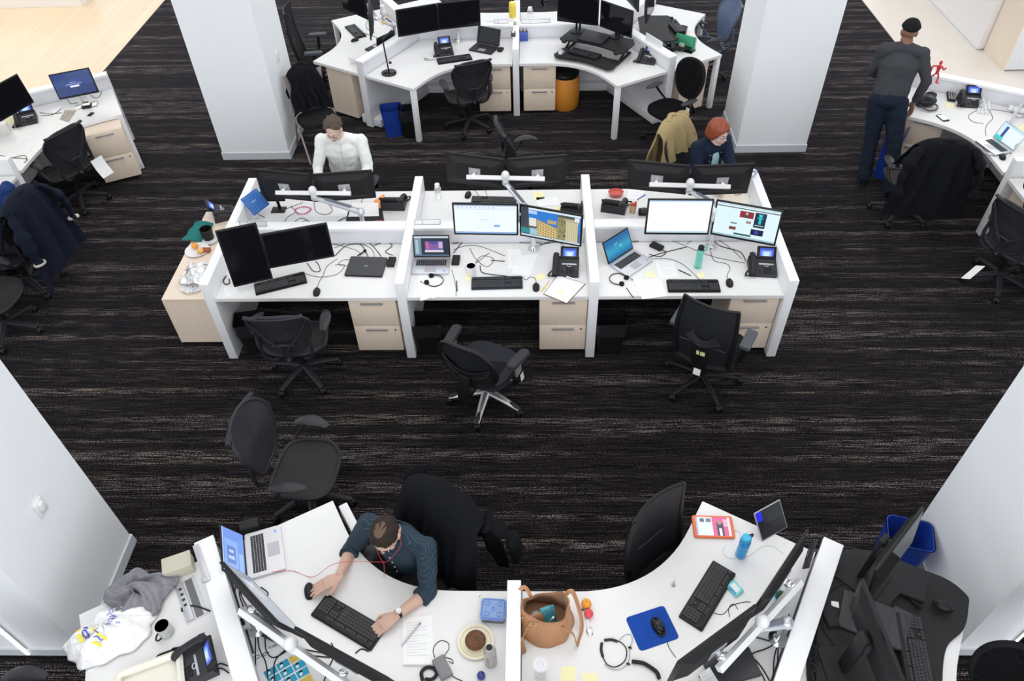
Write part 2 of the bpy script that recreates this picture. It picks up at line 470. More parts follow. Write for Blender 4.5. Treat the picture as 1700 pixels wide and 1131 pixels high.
# wall plates
def wall_plate(loc, rz, lb, sock=True):
    t = thing('wall_socket', lb, 'socket', loc, rz)
    G().box(-.04, .04, -.012, 0, -.06, .06, .004).obj('plate', white_pl, t)
    if sock: G().box(-.018, .018, -.03, -.012, -.02, .045, .004).obj('plug', white_pl, t)
p = atx(66, 842, -3.05)
wall_plate((-3.049, p.y, p.z), PI/2, 'white wall socket plate with a plug on the near white column')
p = atx(460, 94, -3.07)
wall_plate((-3.069, p.y, p.z), PI/2, 'small white wall plate on the far white column behind the stacking chair', False)
# pale built-in counters on the stone floor, top right
def counter():
    M = Matrix.Translation((6.66, 10.4, 0))
    t = thing('reception_counter', 'low pale wood and white counter block on the light floor', 'counter', (6.69, 10.4, 0))
    G().box(.02, 4.2, 0, .655, .02, 1.0).obj('counter_body', mat('white_counter', (.72, .73, .77), .45, var=.01), t, smooth=0)
    G().box(0, .02, 0, .66, .0, 1.0).obj('side_panel', ash2, t, smooth=0)
    G().box(-.01, 4.2, -.01, .66, 1.0, 1.03, .003).obj('counter_top', white, t)
    u = thing('storage_wall', 'tall white cabinet block standing on the light floor', 'cabinet', (6.60, 11.08, 0))
    G().box(0, 4.2, 0, 1.9, .02, 1.5).obj('cabinet_body', white_counter2, u, smooth=0)
    G().box(.0, 4.2, .03, 1.9, 0, .02).obj('plinth', base_paint, u, smooth=0)
    v = thing('storage_cabinet', 'pale wood cabinet end behind the tall white cabinet block', 'cabinet', (6.62, 12.985, 0))
    G().box(0, 4.2, 0, 2, 0, 1.4).obj('cabinet_body', ash2, v, smooth=0)
    k = thing('fabric_bundle', 'dark blue folded bundle lying on the low counter block', 'bundle', (7.35, 10.85, 1.03))
    G().sheet(lambda a, b: (-.35+1.2*a, -.12+.24*b, .012+.08*math.sin(PI*b)*(.8+.3*math.sin(17*a))), 24, 10, .012).obj('bundle_cloth', cloth('navy_bundle', (.02, .03, .12)), k)
ash2 = mat('light_beige_panel', (0.80, 0.68, 0.56), 0.45, var=0.02)
white_counter2 = mat('warm_white_panel', (0.80, 0.77, 0.76), 0.5, var=0.01)
counter()
b = thing('bench', 'white low bench at the far end of the wood floor', 'bench', (-9.6, 13.30, 0))
G().box(-2.2, 1.7, .04, .5, 0, .36).obj('bench_base', white_counter2, b, smooth=0)
G().box(-2.25, 1.75, 0, .55, .36, .42, .02).obj('bench_seat', white, b)

# ---------------------------------------------------------------- desks
def divider(x, y, L, rz, lb, z1=.92, t=.0815, group=None):
    """white upright end panel; local +x runs along it, origin at its free end"""
    e = thing('desk_divider', lb, 'divider', (x, y, 0), rz, group)
    G().box(0, L, -t/2, t/2, 0, z1, .004).obj('panel', panel_white, e)
    return e
def spine(p0, p1, lb, plinth=0, low=.02, group=None):
    p0, p1 = Vector(p0), Vector(p1); L = (p1-p0).length
    e = thing('spine_panel', lb, 'divider', (p0.x, p0.y, 0), math.atan2(p1.y-p0.y, p1.x-p0.x), group)
    G().box(0, L, -.06, .06, .885, .92, .004).obj('cap', panel_white, e)
    G().box(.0, L, -.05, .05, low, .885).obj('fabric_panel', panel_grey, e, smooth=0)
    if plinth: G().box(.05, L-.05, -plinth, plinth, .02, .13, .004).obj('cable_raceway', panel_white, e)
    return e
def worktop(poly, lb, legs=(), org=None, th=.035, group=None):
    org = Vector(org or poly[0])
    t = thing('worktop', lb, 'desk', (org.x, org.y, 0), 0, group)
    P = [(p[0]-org.x, p[1]-org.y) for p in poly]
    G().prism(P, .74-th, .74, .003).obj('desk_surface', white, t, smooth=30)
    for x, y, a in legs:
        G(Matrix.Translation((x-org.x, y-org.y, 0)) @ Matrix.Rotation(a, 4, 'Z')).box(-.03, .03, -.03, .03, 0, .74-th, .004).obj('leg', panel_white, t)
    return t
# centre cluster: three bays, two rows
CX = (-2.8267, -1.1441, .5135, 2.1778)
for i, lb in enumerate(('white end divider of the centre desks beside the pale wood credenza', 'white divider between the closed laptop bay and the headset bay of the centre desks',
                        'white divider beside the tilted phone, between two lit double-monitor bays', 'white end divider of the centre desks beside the phone with lit screen')):
    divider(CX[i], 4.8206, 1.6355, PI/2, lb)
for i, (bf, bb) in enumerate((('white worktop with the upright black monitor and closed laptop', 'white worktop in front of the man in the white shirt'),
                              ('white worktop with the clipboard and green mug', 'white worktop behind the street-scene monitor with a clear bottle'),
                              ('white worktop with the green water bottle', 'white worktop in front of the red-haired woman'))):
    x0, x1 = CX[i]+.042, CX[i+1]-.042
    worktop([(x0, 4.842), (x1, 4.842), (x1, 5.592), (x0, 5.592)], bf)
    worktop([(x0, 5.712), (x1, 5.712), (x1, 6.462), (x0, 6.462)], bb)
    spine((x0, 5.652), (x1, 5.652), ('low white spine panel behind the upright black monitor', 'low white spine panel behind the street-scene monitor',
                                     'low white spine panel behind the news-page monitor')[i], low=.40)
def pod(cx, cy, rot, desks, lbs, half=1.34, br=1.22, D=.81, h=.062, straight=()):
    """six-seat pod: a spine with a divider across it and a Y branch at both ends"""
    def W(p): q = rot2(p, rot); return Vector((cx+q.x, cy+q.y))
    for s in (-1, 1):
        if ('sp', s) in lbs: spine(W((0, 0)), W((s*half, 0)), lbs['sp', s], .15)
        for r_ in (-1, 1):
            if ('br', s, r_) in lbs:
                a = Vector((s*half, 0)); b = a+Vector((s*.5, r_*.866))*br
                spine(W(b), W(a+Vector((s*.5, r_*.866))*.04), lbs['br', s, r_], .16)
    for r_ in (-1, 1):
        if ('dv', r_) in lbs:
            q = W((0, r_*.79)); divider(q.x, q.y, .79, rot-r_*PI/2, lbs['dv', r_])
    for key, lb in desks.items():
        s, r_ = key; node = Vector((s*half, 0))
        if r_: a = Vector((-s, 0)); La = half-.045; b = Vector((s*.5, r_*.866)); Lb = br-.01; na = Vector((0, r_))
        else: a = Vector((s*.5, .866)); b = Vector((s*.5, -.866)); La = Lb = br-.01; na = Vector((s*.866, -.5))
        bis = (a+b).normalized()
        nb = bis*(bis.dot(b)); nb = (a-b*a.dot(b)).normalized()
        na = (b-a*a.dot(b)).normalized()
        P0 = node+bis*(h/.866); P1 = node+bis*(D/.866)
        Ai, Ao, Bi, Bo = node+a*La+na*h, node+a*La+na*D, node+b*Lb+nb*h, node+b*Lb+nb*D
        ta, tb = P1+(Ao-P1).normalized()*.5, P1+(Bo-P1).normalized()*.5
        arc = [(1-t)**2*ta+2*t*(1-t)*P1+t*t*tb for t in [k/14 for k in range(15)]]
        poly = [W(p) for p in [P0, Ai, Ao]+arc+[Bo, Bi]]
        legs = [(*W(Bo-b*.035-nb*.035), rot+math.atan2(b.y, b.x))]
        if not r_: legs.append((*W(Ao-a*.035-na*.035), rot+math.atan2(a.y, a.x)))
        if key in straight:
            C0 = node+bis*0+Vector((0, r_))*h; e = node+Vector((s*.02, 0))
            q = [Vector((e.x, r_*h)), Vector((e.x-s*La, r_*h)), Vector((e.x-s*La, r_*D)), Vector((e.x, r_*D))]
            poly = [W(p) for p in q]; legs = [(*W(q[3]+Vector((-s*.04, -r_*.04))), rot)]
        worktop(poly, lb, legs)
    return W
TOP = pod(-.22, 10.1, 0, {(-1, -1): 'white boomerang worktop with the thin black desk lamp', (1, -1): 'white boomerang worktop carrying the black desk riser and handset phone',
                   (-1, 0): 'white boomerang worktop at the far pod with the square-backed mesh chair', (1, 0): 'white boomerang worktop at the far pod with green folders',
                   (-1, 1): 'white worktop on the far side of the far pod, behind the pair of dark monitors', (1, 1): 'white worktop on the far side of the far pod, behind the black desk riser'},
    {('sp', -1): 'spine panel of the far pod behind the pair of dark monitors', ('sp', 1): 'spine panel of the far pod behind the black desk riser',
     ('br', -1, -1): 'slanting divider of the far pod between the desk lamp and the tilted phone', ('br', 1, -1): 'slanting divider of the far pod between two phones and the green folders',
     ('br', -1, 1): 'slanting divider of the far pod behind the monitor seen edge-on', ('br', 1, 1): 'slanting divider of the far pod at its far corner',
     ('dv', -1): 'white divider of the far pod between two wood drawer pedestals', ('dv', 1): 'white divider on the far side of the far pod by the yellow tub'})
BOT = pod(-.125, 1.345, 0, {(-1, 1): 'white boomerang worktop where the man in the checked shirt works', (1, 1): 'white boomerang worktop with the tan handbag and blue mouse mat',
                   (-1, 0): 'white boomerang worktop with the grey scarf and white carrier bag', (1, 0): 'white boomerang worktop under the black standing-desk riser'},
    {('sp', -1): 'spine panel of the near pod below the muffin plate', ('sp', 1): 'spine panel of the near pod below the yellow notes',
     ('br', -1, 1): 'slanting white divider between the carrier bag desk and the checked-shirt desk', ('br', 1, 1): 'slanting white divider between the handbag desk and the black riser',
     ('dv', 1): 'white divider between the muffin plate and the tan handbag'})
LFT = pod(-6.33, 6.88, PI/2, {(1, -1): 'white boomerang worktop at the left pod with the magazine and lit monitor', (-1, -1): 'white worktop at the left pod beside the navy coat'},
    {('sp', 1): 'spine panel of the left pod beside the large dark monitor', ('sp', -1): 'spine panel of the left pod by the person in blue', ('br', 1, -1): 'slanting divider of the left pod behind the lit monitor',
     ('dv', -1): 'white divider of the left pod beside the navy coat'}, straight=((-1, -1),))
RGT = pod(5.58, 6.64, -PI/2, {(-1, -1): 'white boomerang worktop at the right pod with the silver laptop', (1, -1): 'white worktop at the right pod in front of the curly-haired woman'},
    {('sp', -1): 'spine panel of the right pod beside the silver laptop', ('sp', 1): 'spine panel of the right pod by the curly-haired woman', ('br', -1, -1): 'slanting divider of the right pod below the red figure',
     ('dv', -1): 'white divider of the right pod beside the jacketed chair'}, straight=((1, -1),))
# gable legs of side pods
# ---------------------------------------------------------------- pedestals
def pedestal_proto():
    t = thing('drawer_pedestal', 'x', 'cabinet')
    G().box(-.21, .21, .02, .50, .055, .695).obj('carcass', ash, t, smooth=0)
    for z0, z1 in ((.06, .372), (.378, .69)):
        d = G().box(-.208, .208, 0, .02, z0, z1, .002).obj('drawer', ash, t)
        zz = z1-.045
        G().box(-.10, .10, -.022, -.014, zz, zz+.018, .003).box(-.09, -.08, -.016, 0, zz+.004, zz+.014).box(.08, .09, -.016, 0, zz+.004, zz+.014).obj('handle', alu, d)
    G().cyl((.165, -.004, .325), (.165, 0, .325), .008, seg=12).obj('lock', black, t)
    for sx in (-.16, .16):
        for yy in (.07, .43): G().cyl((sx-.015, yy, .027), (sx+.015, yy, .027), .027, seg=14).obj('caster', graph, t)
    return t
PED = pedestal_proto()
def ped(x, y, rz, lb, first=[True]):
    if first[0]: first[0] = False; PED.location = (x, y, 0); PED.rotation_euler = (0, 0, rz); PED['label'] = lb; return PED
    return copy_tree(PED, (x, y, 0), rz, lb)
ped(-1.425, 4.868, 0, 'two-drawer wood pedestal below the closed laptop')
ped(.258, 4.868, 0, 'two-drawer wood pedestal below the clipboard')
ped(1.915, 4.878, 0, 'two-drawer wood pedestal beside the black mesh chair with a yellow note')
ped(-.505, 9.335, 0, 'two-drawer wood pedestal of the far pod beside the mesh chair at the desk lamp')
ped(.085, 9.335, 0, 'two-drawer wood pedestal of the far pod beside the orange bin')
p = at(190, 294, .06); ped(-5.00, 7.80, R(27), 'two-drawer wood pedestal of the left pod with its upper drawer ajar')
p = at(1535, 235, .6); ped(4.42, 7.83, R(-29), 'two-drawer wood pedestal behind the legs of the man in the beanie')
ped(4.86, 6.33, R(-90), 'two-drawer wood pedestal beside the curly-haired woman')
ped(-2.27, 9.74, R(150), 'two-drawer wood pedestal of the far pod behind the draped black jacket')
ped(1.83, 9.74, R(-150), 'wood pedestal of the far pod behind the padded black chair')
# pale wood credenza left of the centre desks
t = thing('credenza', 'pale wood credenza with plates on top beside the centre desks', 'cabinet', (-3.375, 5.01, 0))
G().box(0.012, .5, .004, 1.34, .03, .56).obj('cabinet_body', ash, t, smooth=0)
G().box(0, .502, 0, 1.345, .56, .585, .002).obj('cabinet_top', ash, t)
G().box(0, .014, .0, 1.34, .03, .56).obj('side_panel', ash, t, smooth=0)
G().box(.03, .48, .03, 1.3, 0, .03).obj('plinth', black, t, smooth=0)

# ---------------------------------------------------------------- office chairs (local: seat faces +y, origin on the floor under the hub)
def star_base(t, m, spread=.31, z=.10, phase=90, arms=5, tips=None, flatr=.028):
    g = G()
    g.cyl((0, 0, z-.04), (0, 0, z+.07), .042, .036)
    ends = []
    for k in range(arms):
        a = R(phase+72*k); d = Vector((math.cos(a), math.sin(a), 0)); e = d*spread
        g.tube([d*.02+Vector((0, 0, z+.03)), d*spread*.5+Vector((0, 0, z+.012)), e+Vector((0, 0, z-.022))], [flatr*1.15, flatr, flatr*.72], 10, flat=.75)
        ends.append((a, e))
    b = g.obj('base', m, t)
    if tips:
        g = G()
        for a, e in ends:
            d = Vector((math.cos(a), math.sin(a), 0))
            g.tube([e*.72+Vector((0, 0, z+.014)), e*.9+Vector((0, 0, z+.004)), e*1.03+Vector((0, 0, z-.018))], [.012, .022, .016], 10, flat=.7)
        g.obj('foot_pads', tips, b)
    for a, e in ends:
        c = G()
        b2 = a+R(random.uniform(40, 140)); s_ = Vector((math.cos(b2), math.sin(b2), 0)); q = e*1.0+Vector((0, 0, .029))
        for o in (-.017, .017): c.tube([q+s_*(o-.009), q+s_*(o+.009)], .029, 16)
        c.tube([q, q+Vector((0, 0, .045))], .011, 8).ball(q+Vector((0, 0, .02)), (.03, .03, .022), 10, 6)
        c.obj('caster', black, t)
    G().cyl((0, 0, z+.05), (0, 0, .40), .024, seg=14).cyl((0, 0, z+.02), (0, 0, .26), .032, seg=14).obj('gas_lift', black, t)

def outline(fn, n=44): return [fn(2*PI*k/n) for k in range(n)]
def fill_sheet(g, rim, centre, rings=6, dish=0, dn=(0, 0, 1), th=.006):
    """disc-like sheet spanned inside a closed rim, dished by dish along dn"""
    dn = Vector(dn); n = len(rim); c = Vector(centre)
    vs = [c-dn*dish]; fs = []
    for r in range(1, rings+1):
        u = r/rings
        for p in rim:
            q = c.lerp(Vector(p), u); vs.append(q-dn*dish*(1-u*u))
    for k in range(n): fs.append((0, 1+k, 1+(k+1) % n))
    for r in range(rings-1):
        for k in range(n):
            a, b = 1+r*n+k, 1+r*n+(k+1) % n
            fs.append((a, a+n, b+n, b))
    m = len(vs); vs += [v-dn*th for v in list(vs)]
    fs += [[i+m for i in f][::-1] for f in list(fs)]
    for k in range(n):
        a, b = 1+(rings-1)*n+k, 1+(rings-1)*n+(k+1) % n; fs.append((a, a+m, b+m, b))
    return g.add(vs, fs)

def arm_rest(t, s, pad_m, post_m, z=.66, x=.285, y=.02, L=.25, wd=.085, yaw=0, curve=True, square=False):
    g = G(Matrix.Translation((s*x, y, z)) @ Matrix.Rotation(yaw, 4, 'Z'))
    if square: g.prism(rrect(-wd/2, wd/2, -L/2, L/2, .018), -.012, .016, .006)
    else:
        pts = [(-.0*s, -L/2+L*k/8, .006-(.0 if not curve else .028*((k/8-.5)*2)**2)) for k in range(9)]
        g.tube([(p[0]+(s*-.018 if curve else 0)*((k/8-.4)*2)**2, p[1], p[2]) for k, p in enumerate(pts)],
               [wd*(.30+.70*math.sin(PI*min(max(k/8*.84+.10, 0), 1)))*.52 for k in range(9)], 14, flat=.38)
    a = g.obj('armrest', pad_m, t)
    p = G()
    if square: p.tube([(s*(x-.0), y, z-.01), (s*x, y-.01, z-.16), (s*(x-.03), y-.02, z-.24), (s*.15, y-.02, .40)], [.024, .026, .024, .02], 8, flat=.55)
    else: p.tube(smooth_path([(s*(x-.005), y-.03, z-.01), (s*(x+.0), y-.08, z-.08), (s*(x-.02), y-.15, z-.17), (s*.20, y-.17, z-.22)], 4), .017, 8, flat=.8)
    p.obj('arm_post', post_m, a)
    return a

def mesh_chair(name, lb, rim_m=graph_dk, mesh_m=chair_mesh, seat_m=None, group=None, tilt=.0, back=True, paperm=False, arms=(1, 1), phase=90, base_m=None, high=1.0):
    """ergonomic chair: suspended mesh seat and swept mesh back in tube frames"""
    t = thing(name, lb, 'chair', group=group)
    base_m = base_m or graph_dk
    star_base(t, base_m, phase=phase)
    def so(a):
        c, s_ = math.cos(a), math.sin(a)
        x = .265*math.copysign(abs(c)**.62, c); y = .03+.225*math.copysign(abs(s_)**.62, s_)
        return Vector((x*(1+.06*(y)), y, .455+.018*(abs(x)/.26)**2-.035*max(0, (y-.12)/.13)**2))
    rim = outline(so)
    fill_sheet(G(), rim, (0, .03, .445), 6, .012).obj('seat', seat_m or seat_mesh, t)
    G().tube(rim, .016, 8, closed=True).obj('seat_frame', rim_m, t)
    G().box(-.09, .09, -.16, .12, .37, .425, .02).box(-.20, .20, -.05, .0, .40, .43, .01).tube([(.08, .0, .40), (.26, .02, .40)], .007, 6).tube([(-.08, .05, .40), (-.25, .07, .40)], .007, 6).obj('tilt_mechanism', black, t)
    if back:
        def bp(x, h):   # back surface: h 0..1 up
            z = .52+.53*high*h
            y = -.235-.10*h-.035*math.sin(PI*h)*0+.05*(abs(x)/.26)**2-.06*max(0, h-.55)**1.5+.02*math.sin(PI*h)
            return Vector((x, y, z))
        def bo(a):
            c, s_ = math.cos(a), math.sin(a)
            h = .5+.5*math.copysign(abs(s_)**.75, s_)
            wd = .175+.085*min(1, max(0, h*1.45))**1.2
            if h > .85: wd *= 1-.35*((h-.85)/.15)**2*.3
            x = wd*math.copysign(abs(c)**.55, c)
            return bp(x, h)
        rimb = outline(bo, 48)
        g = G(); fill_sheet(g, rimb, bp(0, .5)+Vector((0, -.012, 0)), 6, -.0, (0, -1, 0), .004)
        g.obj('backrest', mesh_m, t)
        g = G().tube(rimb, .015, 8, closed=True)
        top = [bp(.235*k/6, .97) for k in range(-6, 7)]
        g.tube([p+Vector((0, -.008, -.01*abs(i-6)/6)) for i, p in enumerate(top)], .02, 8, flat=.7)
        g.obj('back_frame', rim_m, t)
        g = G()
        for s_ in (-1, 1):
            g.tube(smooth_path([bp(s_*.235, .80)+Vector((0, -.02, 0)), bp(s_*.13, .45)+Vector((0, -.045, 0)), bp(s_*.03, .22)+Vector((0, -.06, 0)), bp(s_*.025, .0)+Vector((0, -.05, -.02))], 4), .010, 7)
            g.tube(smooth_path([bp(s_*.21, .40)+Vector((0, -.03, 0)), bp(s_*.20, .05)+Vector((0, -.05, -.03)), Vector((s_*.12, -.22, .44)), Vector((s_*.06, -.10, .41))], 4), .015, 7)
        g.tube([bp(0, .0)+Vector((0, -.05, -.02)), (0, -.16, .41)], .02, 8).tube([bp(-.09, .3)+Vector((0, -.04, 0)), bp(.09, .3)+Vector((0, -.04, 0))], .022, 8, flat=.5)
        g.obj('back_support', rim_m, t)
    for s_ in (-1, 1):
        if arms[0 if s_ < 0 else 1]: arm_rest(t, s_, graph, rim_m, z=.665, x=.30, y=.03, L=.26, wd=.095)
    if paperm: G().sheet(lambda a, b: (.10+.16*a, -.36+.02*math.sin(3*b), .50-.17*b), 4, 4, .001).obj('paper_tag', paper, t)
    return t

def put(o, x, y, rz): o.location = (x, y, 0); o.rotation_euler = (0, 0, rz); return o
AER = mesh_chair('mesh_office_chair', 'charcoal mesh chair tucked at the desk below the upright black monitor', phase=20)
put(AER, -2.09, 4.62, R(3))
def aer(x, y, rz, lb, phase=None): 
    c = copy_tree(AER, (x, y, 0), rz, lb); return c
aer(-1.74, 3.25, R(-95), 'empty charcoal mesh chair on the open carpet behind the silver laptop')
aer(-.04, 7.30, R(-75), 'empty grey mesh chair behind the middle bay of the centre desks')
aer(-.84, 9.02, R(22), 'charcoal mesh chair at the far pod desk with the black keyboard')
l4 = aer(-5.36, 7.40, R(62), 'charcoal mesh chair at the left pod in front of the ajar pedestal')
G().sheet(lambda a, b: (.14+.15*a, -.30+.02*math.sin(3*b)-.10*b, .56-.20*b), 4, 4, .001).obj('paper_tag', paper, l4, label='white paper tag')
aer(-5.15, 5.20, R(-95), 'charcoal mesh chair at the left border with only its seat in view')
l7 = aer(4.63, 5.82, R(-62), 'charcoal mesh chair of the curly-haired woman')
G().sheet(lambda a, b: (.02-.08*b, -.40-.15*a, .40-.05*b-.10*a), 6, 4, .001).obj('paper_tag', paper, l7, label='white paper tag')
BLU = mesh_chair('mesh_office_chair', 'blue-grey mesh chair at the far pod beside the carpet edge', rim_m=mat('slate_blue_plastic', (.075, .10, .16), .4), mesh_m=mesh_mat('slate_blue_mesh', (.09, .13, .22), .25))
put(BLU, 2.42, 10.35, R(105))
aer(.45, 11.75, R(190), 'mesh chair on the far side of the far pod with one armrest in view')
# task chair with silver base
def task_chair():
    t = thing('task_chair', 'black task chair with silver star base in front of the clipboard bay', 'chair')
    star_base(t, silver, .33, .105, phase=68, tips=graph_dk, flatr=.033)
    g = G(); rim = outline(lambda a: Vector((.255*math.copysign(abs(math.cos(a))**.6, math.cos(a)), .02+.245*math.copysign(abs(math.sin(a))**.6, math.sin(a)), .44)))
    fill_sheet(g, [p+Vector((0, 0, .03-.04*max(0, (p.y-.15)/.1)**2)) for p in rim], (0, .02, .49), 6, -.012, (0, 0, -1), -.0)
    g.prism([(p.x, p.y) for p in rim], .415, .47, .012); g.obj('seat', mat('navy_black_fabric', (.022, .024, .032), .9, bump=.3, bscale=700), t)
    def bp(x, h, off=0):
        return Vector((x, -.25-.10*h-.02*math.sin(PI*h)+.07*(x/.25)**2-off, .50+.50*h))
    def bo(a, k=1.0):
        c, s_ = math.cos(a), math.sin(a); h = .5+.5*k*math.copysign(abs(s_)**.6, s_)
        wd = (.20+.055*math.sin(PI*min(1, h*1.15+.05)))*k
        return (wd*math.copysign(abs(c)**.6, c), h)
    rim = [bp(*bo(2*PI*k/44)) for k in range(44)]
    g = G(); fill_sheet(g, rim, bp(0, .5)+Vector((0, 0, 0)), 6, 0, (0, -1, 0), .006); g.obj('backrest', chair_mesh_bk, t)
    g = G(); g.tube(rim, .026, 8, closed=True, flat=.6)
    low = [bp(.21*math.cos(PI+PI*k/12), .52-.30*math.sin(PI*k/12)*1.0, .012) for k in range(13)]
    g.obj('back_frame', black, t)
    G().sheet(lambda a, b: bp(-.22+.44*a, .04+(.50-.16*math.sin(PI*a))*b, .014), 12, 6, .008).obj('lower_back_shell', mat('black_shell', (.014, .014, .016), .5), t)
    G().tube(low, .006, 6).obj('back_trim', graph, t)
    G().box(-.045, .045, -.30, -.05, .385, .42, .01).cbox((0, -.335, .52), (.11, .035, .26), .012, (R(-8), 0, 0)).box(-.1, .1, -.1, .12, .385, .425, .01).obj('back_support', black, t)
    for s_ in (-1, 1):
        a = G(Matrix.Translation((s_*.31, .02, .665)) @ Matrix.Rotation(s_*R(-8), 4, 'Z')).prism(rrect(-.045, .045, -.125, .125, .044), -.014, .014, .008).obj('armrest', mat('soft_black_pad', (.03, .03, .035), .6), t)
        G().box(s_*.31-.014, s_*.31+.014, -.02, .05, .50, .655, .005).obj('arm_post', alu, a)
        G().tube([(s_*.31, .02, .52), (s_*.31, .02, .42), (s_*.2, .02, .40), (0, .02, .40)], .017, 8, flat=.7).obj('arm_bracket', black, a)
    G().sheet(lambda a, b: (.335+.0*a, .0+.05*a+.02*b, .50-.10*b), 2, 3, .001).obj('paper_tag', mat('pale_green_tag', (.62, .74, .66), .8), t, label='pale green paper tag')
    return t
put(task_chair(), -.415, 4.30, R(-27))
# square-backed mesh chair
def square_chair(lb, note=False, padm=None):
    t = thing('square_back_chair', lb, 'chair')
    star_base(t, black, .34, .09, phase=100, flatr=.022)
    G().prism(rrect(-.25, .25, -.21, .27, .07), .43, .49, .02).obj('seat', black_fabric, t)
    G().box(-.11, .11, -.15, .15, .375, .425, .01).obj('tilt_mechanism', black, t)
    def bp(u, h, off=0):
        wd = .225+.02*math.sin(PI*h)-.01*h
        return Vector((u*wd, -.215-.07*h*h-.05*math.sin(PI*h)+.045*u*u-off, .47+.69*h))
    G().sheet(lambda a, b: bp(2*a-1, b), 14, 14, .005).obj('backrest', chair_mesh_bk, t)
    g = G()
    for s_ in (-1, 1): g.tube([bp(s_, k/10, .005) for k in range(11)], [.016+.012*(1-k/10) for k in range(11)], 8, flat=.8)
    g.tube([bp(k/6, 1, .004) for k in range(-6, 7)], .011, 8).tube([bp(k/6, 0, .006)-Vector((0, 0, .02*(1-abs(k)/6))) for k in range(-6, 7)], .024, 8)
    g.obj('back_frame', black, t)
    g = G()
    for i in range(6):
        h = .42+.022*i; g.tube(smooth_path([bp(-.6+.04*i, h+.06, .02), bp(-.2, h-.01, .03), bp(0, h-.03, .032), bp(.2, h-.01, .03), bp(.6-.04*i, h+.06, .02)], 3), .0035, 6)
    g.tube([bp(-.8, .36, .016), bp(.8, .36, .016)], .006, 6)
    g.obj('lumbar_support', graph, t)
    g = G().tube([bp(-.05, -.02, .02), bp(-.04, .33, .025)], .02, 8, flat=.3)
    g.cbox(bp(0, .15, .022), (.12, .012, .22), .004, (R(8), 0, 0)).tube([bp(0, -.02, .02), (0, -.20, .41), (0, -.05, .40)], .03, 8, flat=.6).obj('back_support', black, t)
    for s_ in (-1, 1): arm_rest(t, s_, padm or mat('slate_arm_pad', (.06, .068, .082), .55), black, z=.665, x=.30, y=.03, L=.24, wd=.09, square=True)
    if note:
        G().sheet(lambda a, b: bp(-.12+.30*a, .30-.075*b, .034), 3, 2, .0008).obj('sticky_note', mat('yellow_tape', (.80, .78, .36), .7), t, label='yellow sticky note')
        G().sheet(lambda a, b: (-.02+.06*a, -.29-.005*b, .47-.07*b), 2, 2, .0008).obj('paper_tag', paper, t, label='white paper tag')
    return t
put(square_chair('black square-backed mesh chair with a small yellow note on its back', True), 1.48, 4.50, R(-29))
put(square_chair('black square-backed mesh chair standing between the checked-shirt desk and the handbag desk'), .91, 2.33, R(-140))
put(square_chair('black square-backed mesh chair at the far pod beside the tall column'), -3.02, 10.15, R(-84))
# padded chairs
def padded_chair(lb, hi=.98):
    t = thing('padded_office_chair', lb, 'chair')
    star_base(t, black, .31, .10, phase=35)
    g = G(); rim = superell(.255, .25, 40, 2.6)
    g.prism([(x, y+.02) for x, y in rim], .43, .465, .012); fill_sheet(g, [Vector((x, y+.02, .465)) for x, y in rim], (0, .02, .50), 5, -.014, (0, 0, -1), 0)
    g.obj('seat', black_fabric, t)
    def bp(x, h): return Vector((x, -.235-.08*h+.09*(x/.25)**2-.03*math.sin(PI*h), .53+(hi-.53)*h))
    rim = []
    for k in range(44):
        a = 2*PI*k/44; c, s_ = math.cos(a), math.sin(a); h = .5+.5*math.copysign(abs(s_)**.85, s_)
        rim.append(bp((.175+.065*h)*math.copysign(abs(c)**.8, c), h))
    g = G(); fill_sheet(g, rim, bp(0, .5), 6, -.015, (0, 1, 0), .0); fill_sheet(g, [p-Vector((0, .035, 0)) for p in rim], bp(0, .5)-Vector((0, .045, 0)), 6, -.01, (0, -1, 0), 0); g.tube([p-Vector((0, .018, 0)) for p in rim], .02, 8, closed=True)
    g.obj('backrest', black_fabric, t)
    G().tube([(0, -.34, .70), (0, -.35, .5), (0, -.24, .41), (0, -.05, .40)], .025, 8, flat=.6).box(-.1, .1, -.12, .12, .37, .43, .01).obj('back_support', black, t)
    for s_ in (-1, 1): arm_rest(t, s_, graph, black, z=.66, x=.29, y=.03, L=.25, wd=.09, curve=False, square=False)
    G().cbox((-.30, .05, .56), (.05, .004, .10), .001).obj('paper_tag', paper, t, label='white paper tag')
    return t
put(padded_chair('black padded chair with rounded back beside the blue recycling bin of the far pod'), 1.70, 8.60, R(128))
put(padded_chair('black padded chair at the near border beside the black riser', 1.02), 2.46, 1.42, R(140))
# grey stacking chair
def stack_chair():
    t = thing('stacking_chair', 'taupe stacking chair with thin metal legs beside the far white column', 'chair')
    taupe = mat('taupe_shell', (.30, .26, .25), .6); fr = mat('taupe_tube', (.32, .27, .26), .35, metal=.4)
    G().prism(superell(.235, .225, 36, 3), .43, .47, .015).obj('seat', black_fabric, t)
    def bp(u, h): return Vector((u*(.19+.04*h), -.21-.10*h+.03*u*u, .50+.44*h))
    g = G().sheet(lambda a, b: bp(2*a-1, b), 12, 10, .014); g.obj('backrest', taupe, t)
    for s_ in (-1, 1):
        G().tube(smooth_path([bp(s_*1.02, 1), bp(s_*1.02, .4), (s_*.235, -.20, .46), (s_*.245, -.05, .42), (s_*.26, .24, 0)], 5), .012, 8).obj('side_frame', fr, t)
        G().tube(smooth_path([(s_*.235, -.12, .44), (s_*.25, -.20, .25), (s_*.26, -.30, 0)], 4), .012, 8).obj('leg', fr, t)
    return t
put(stack_chair(), -2.68, 8.50, R(-150))

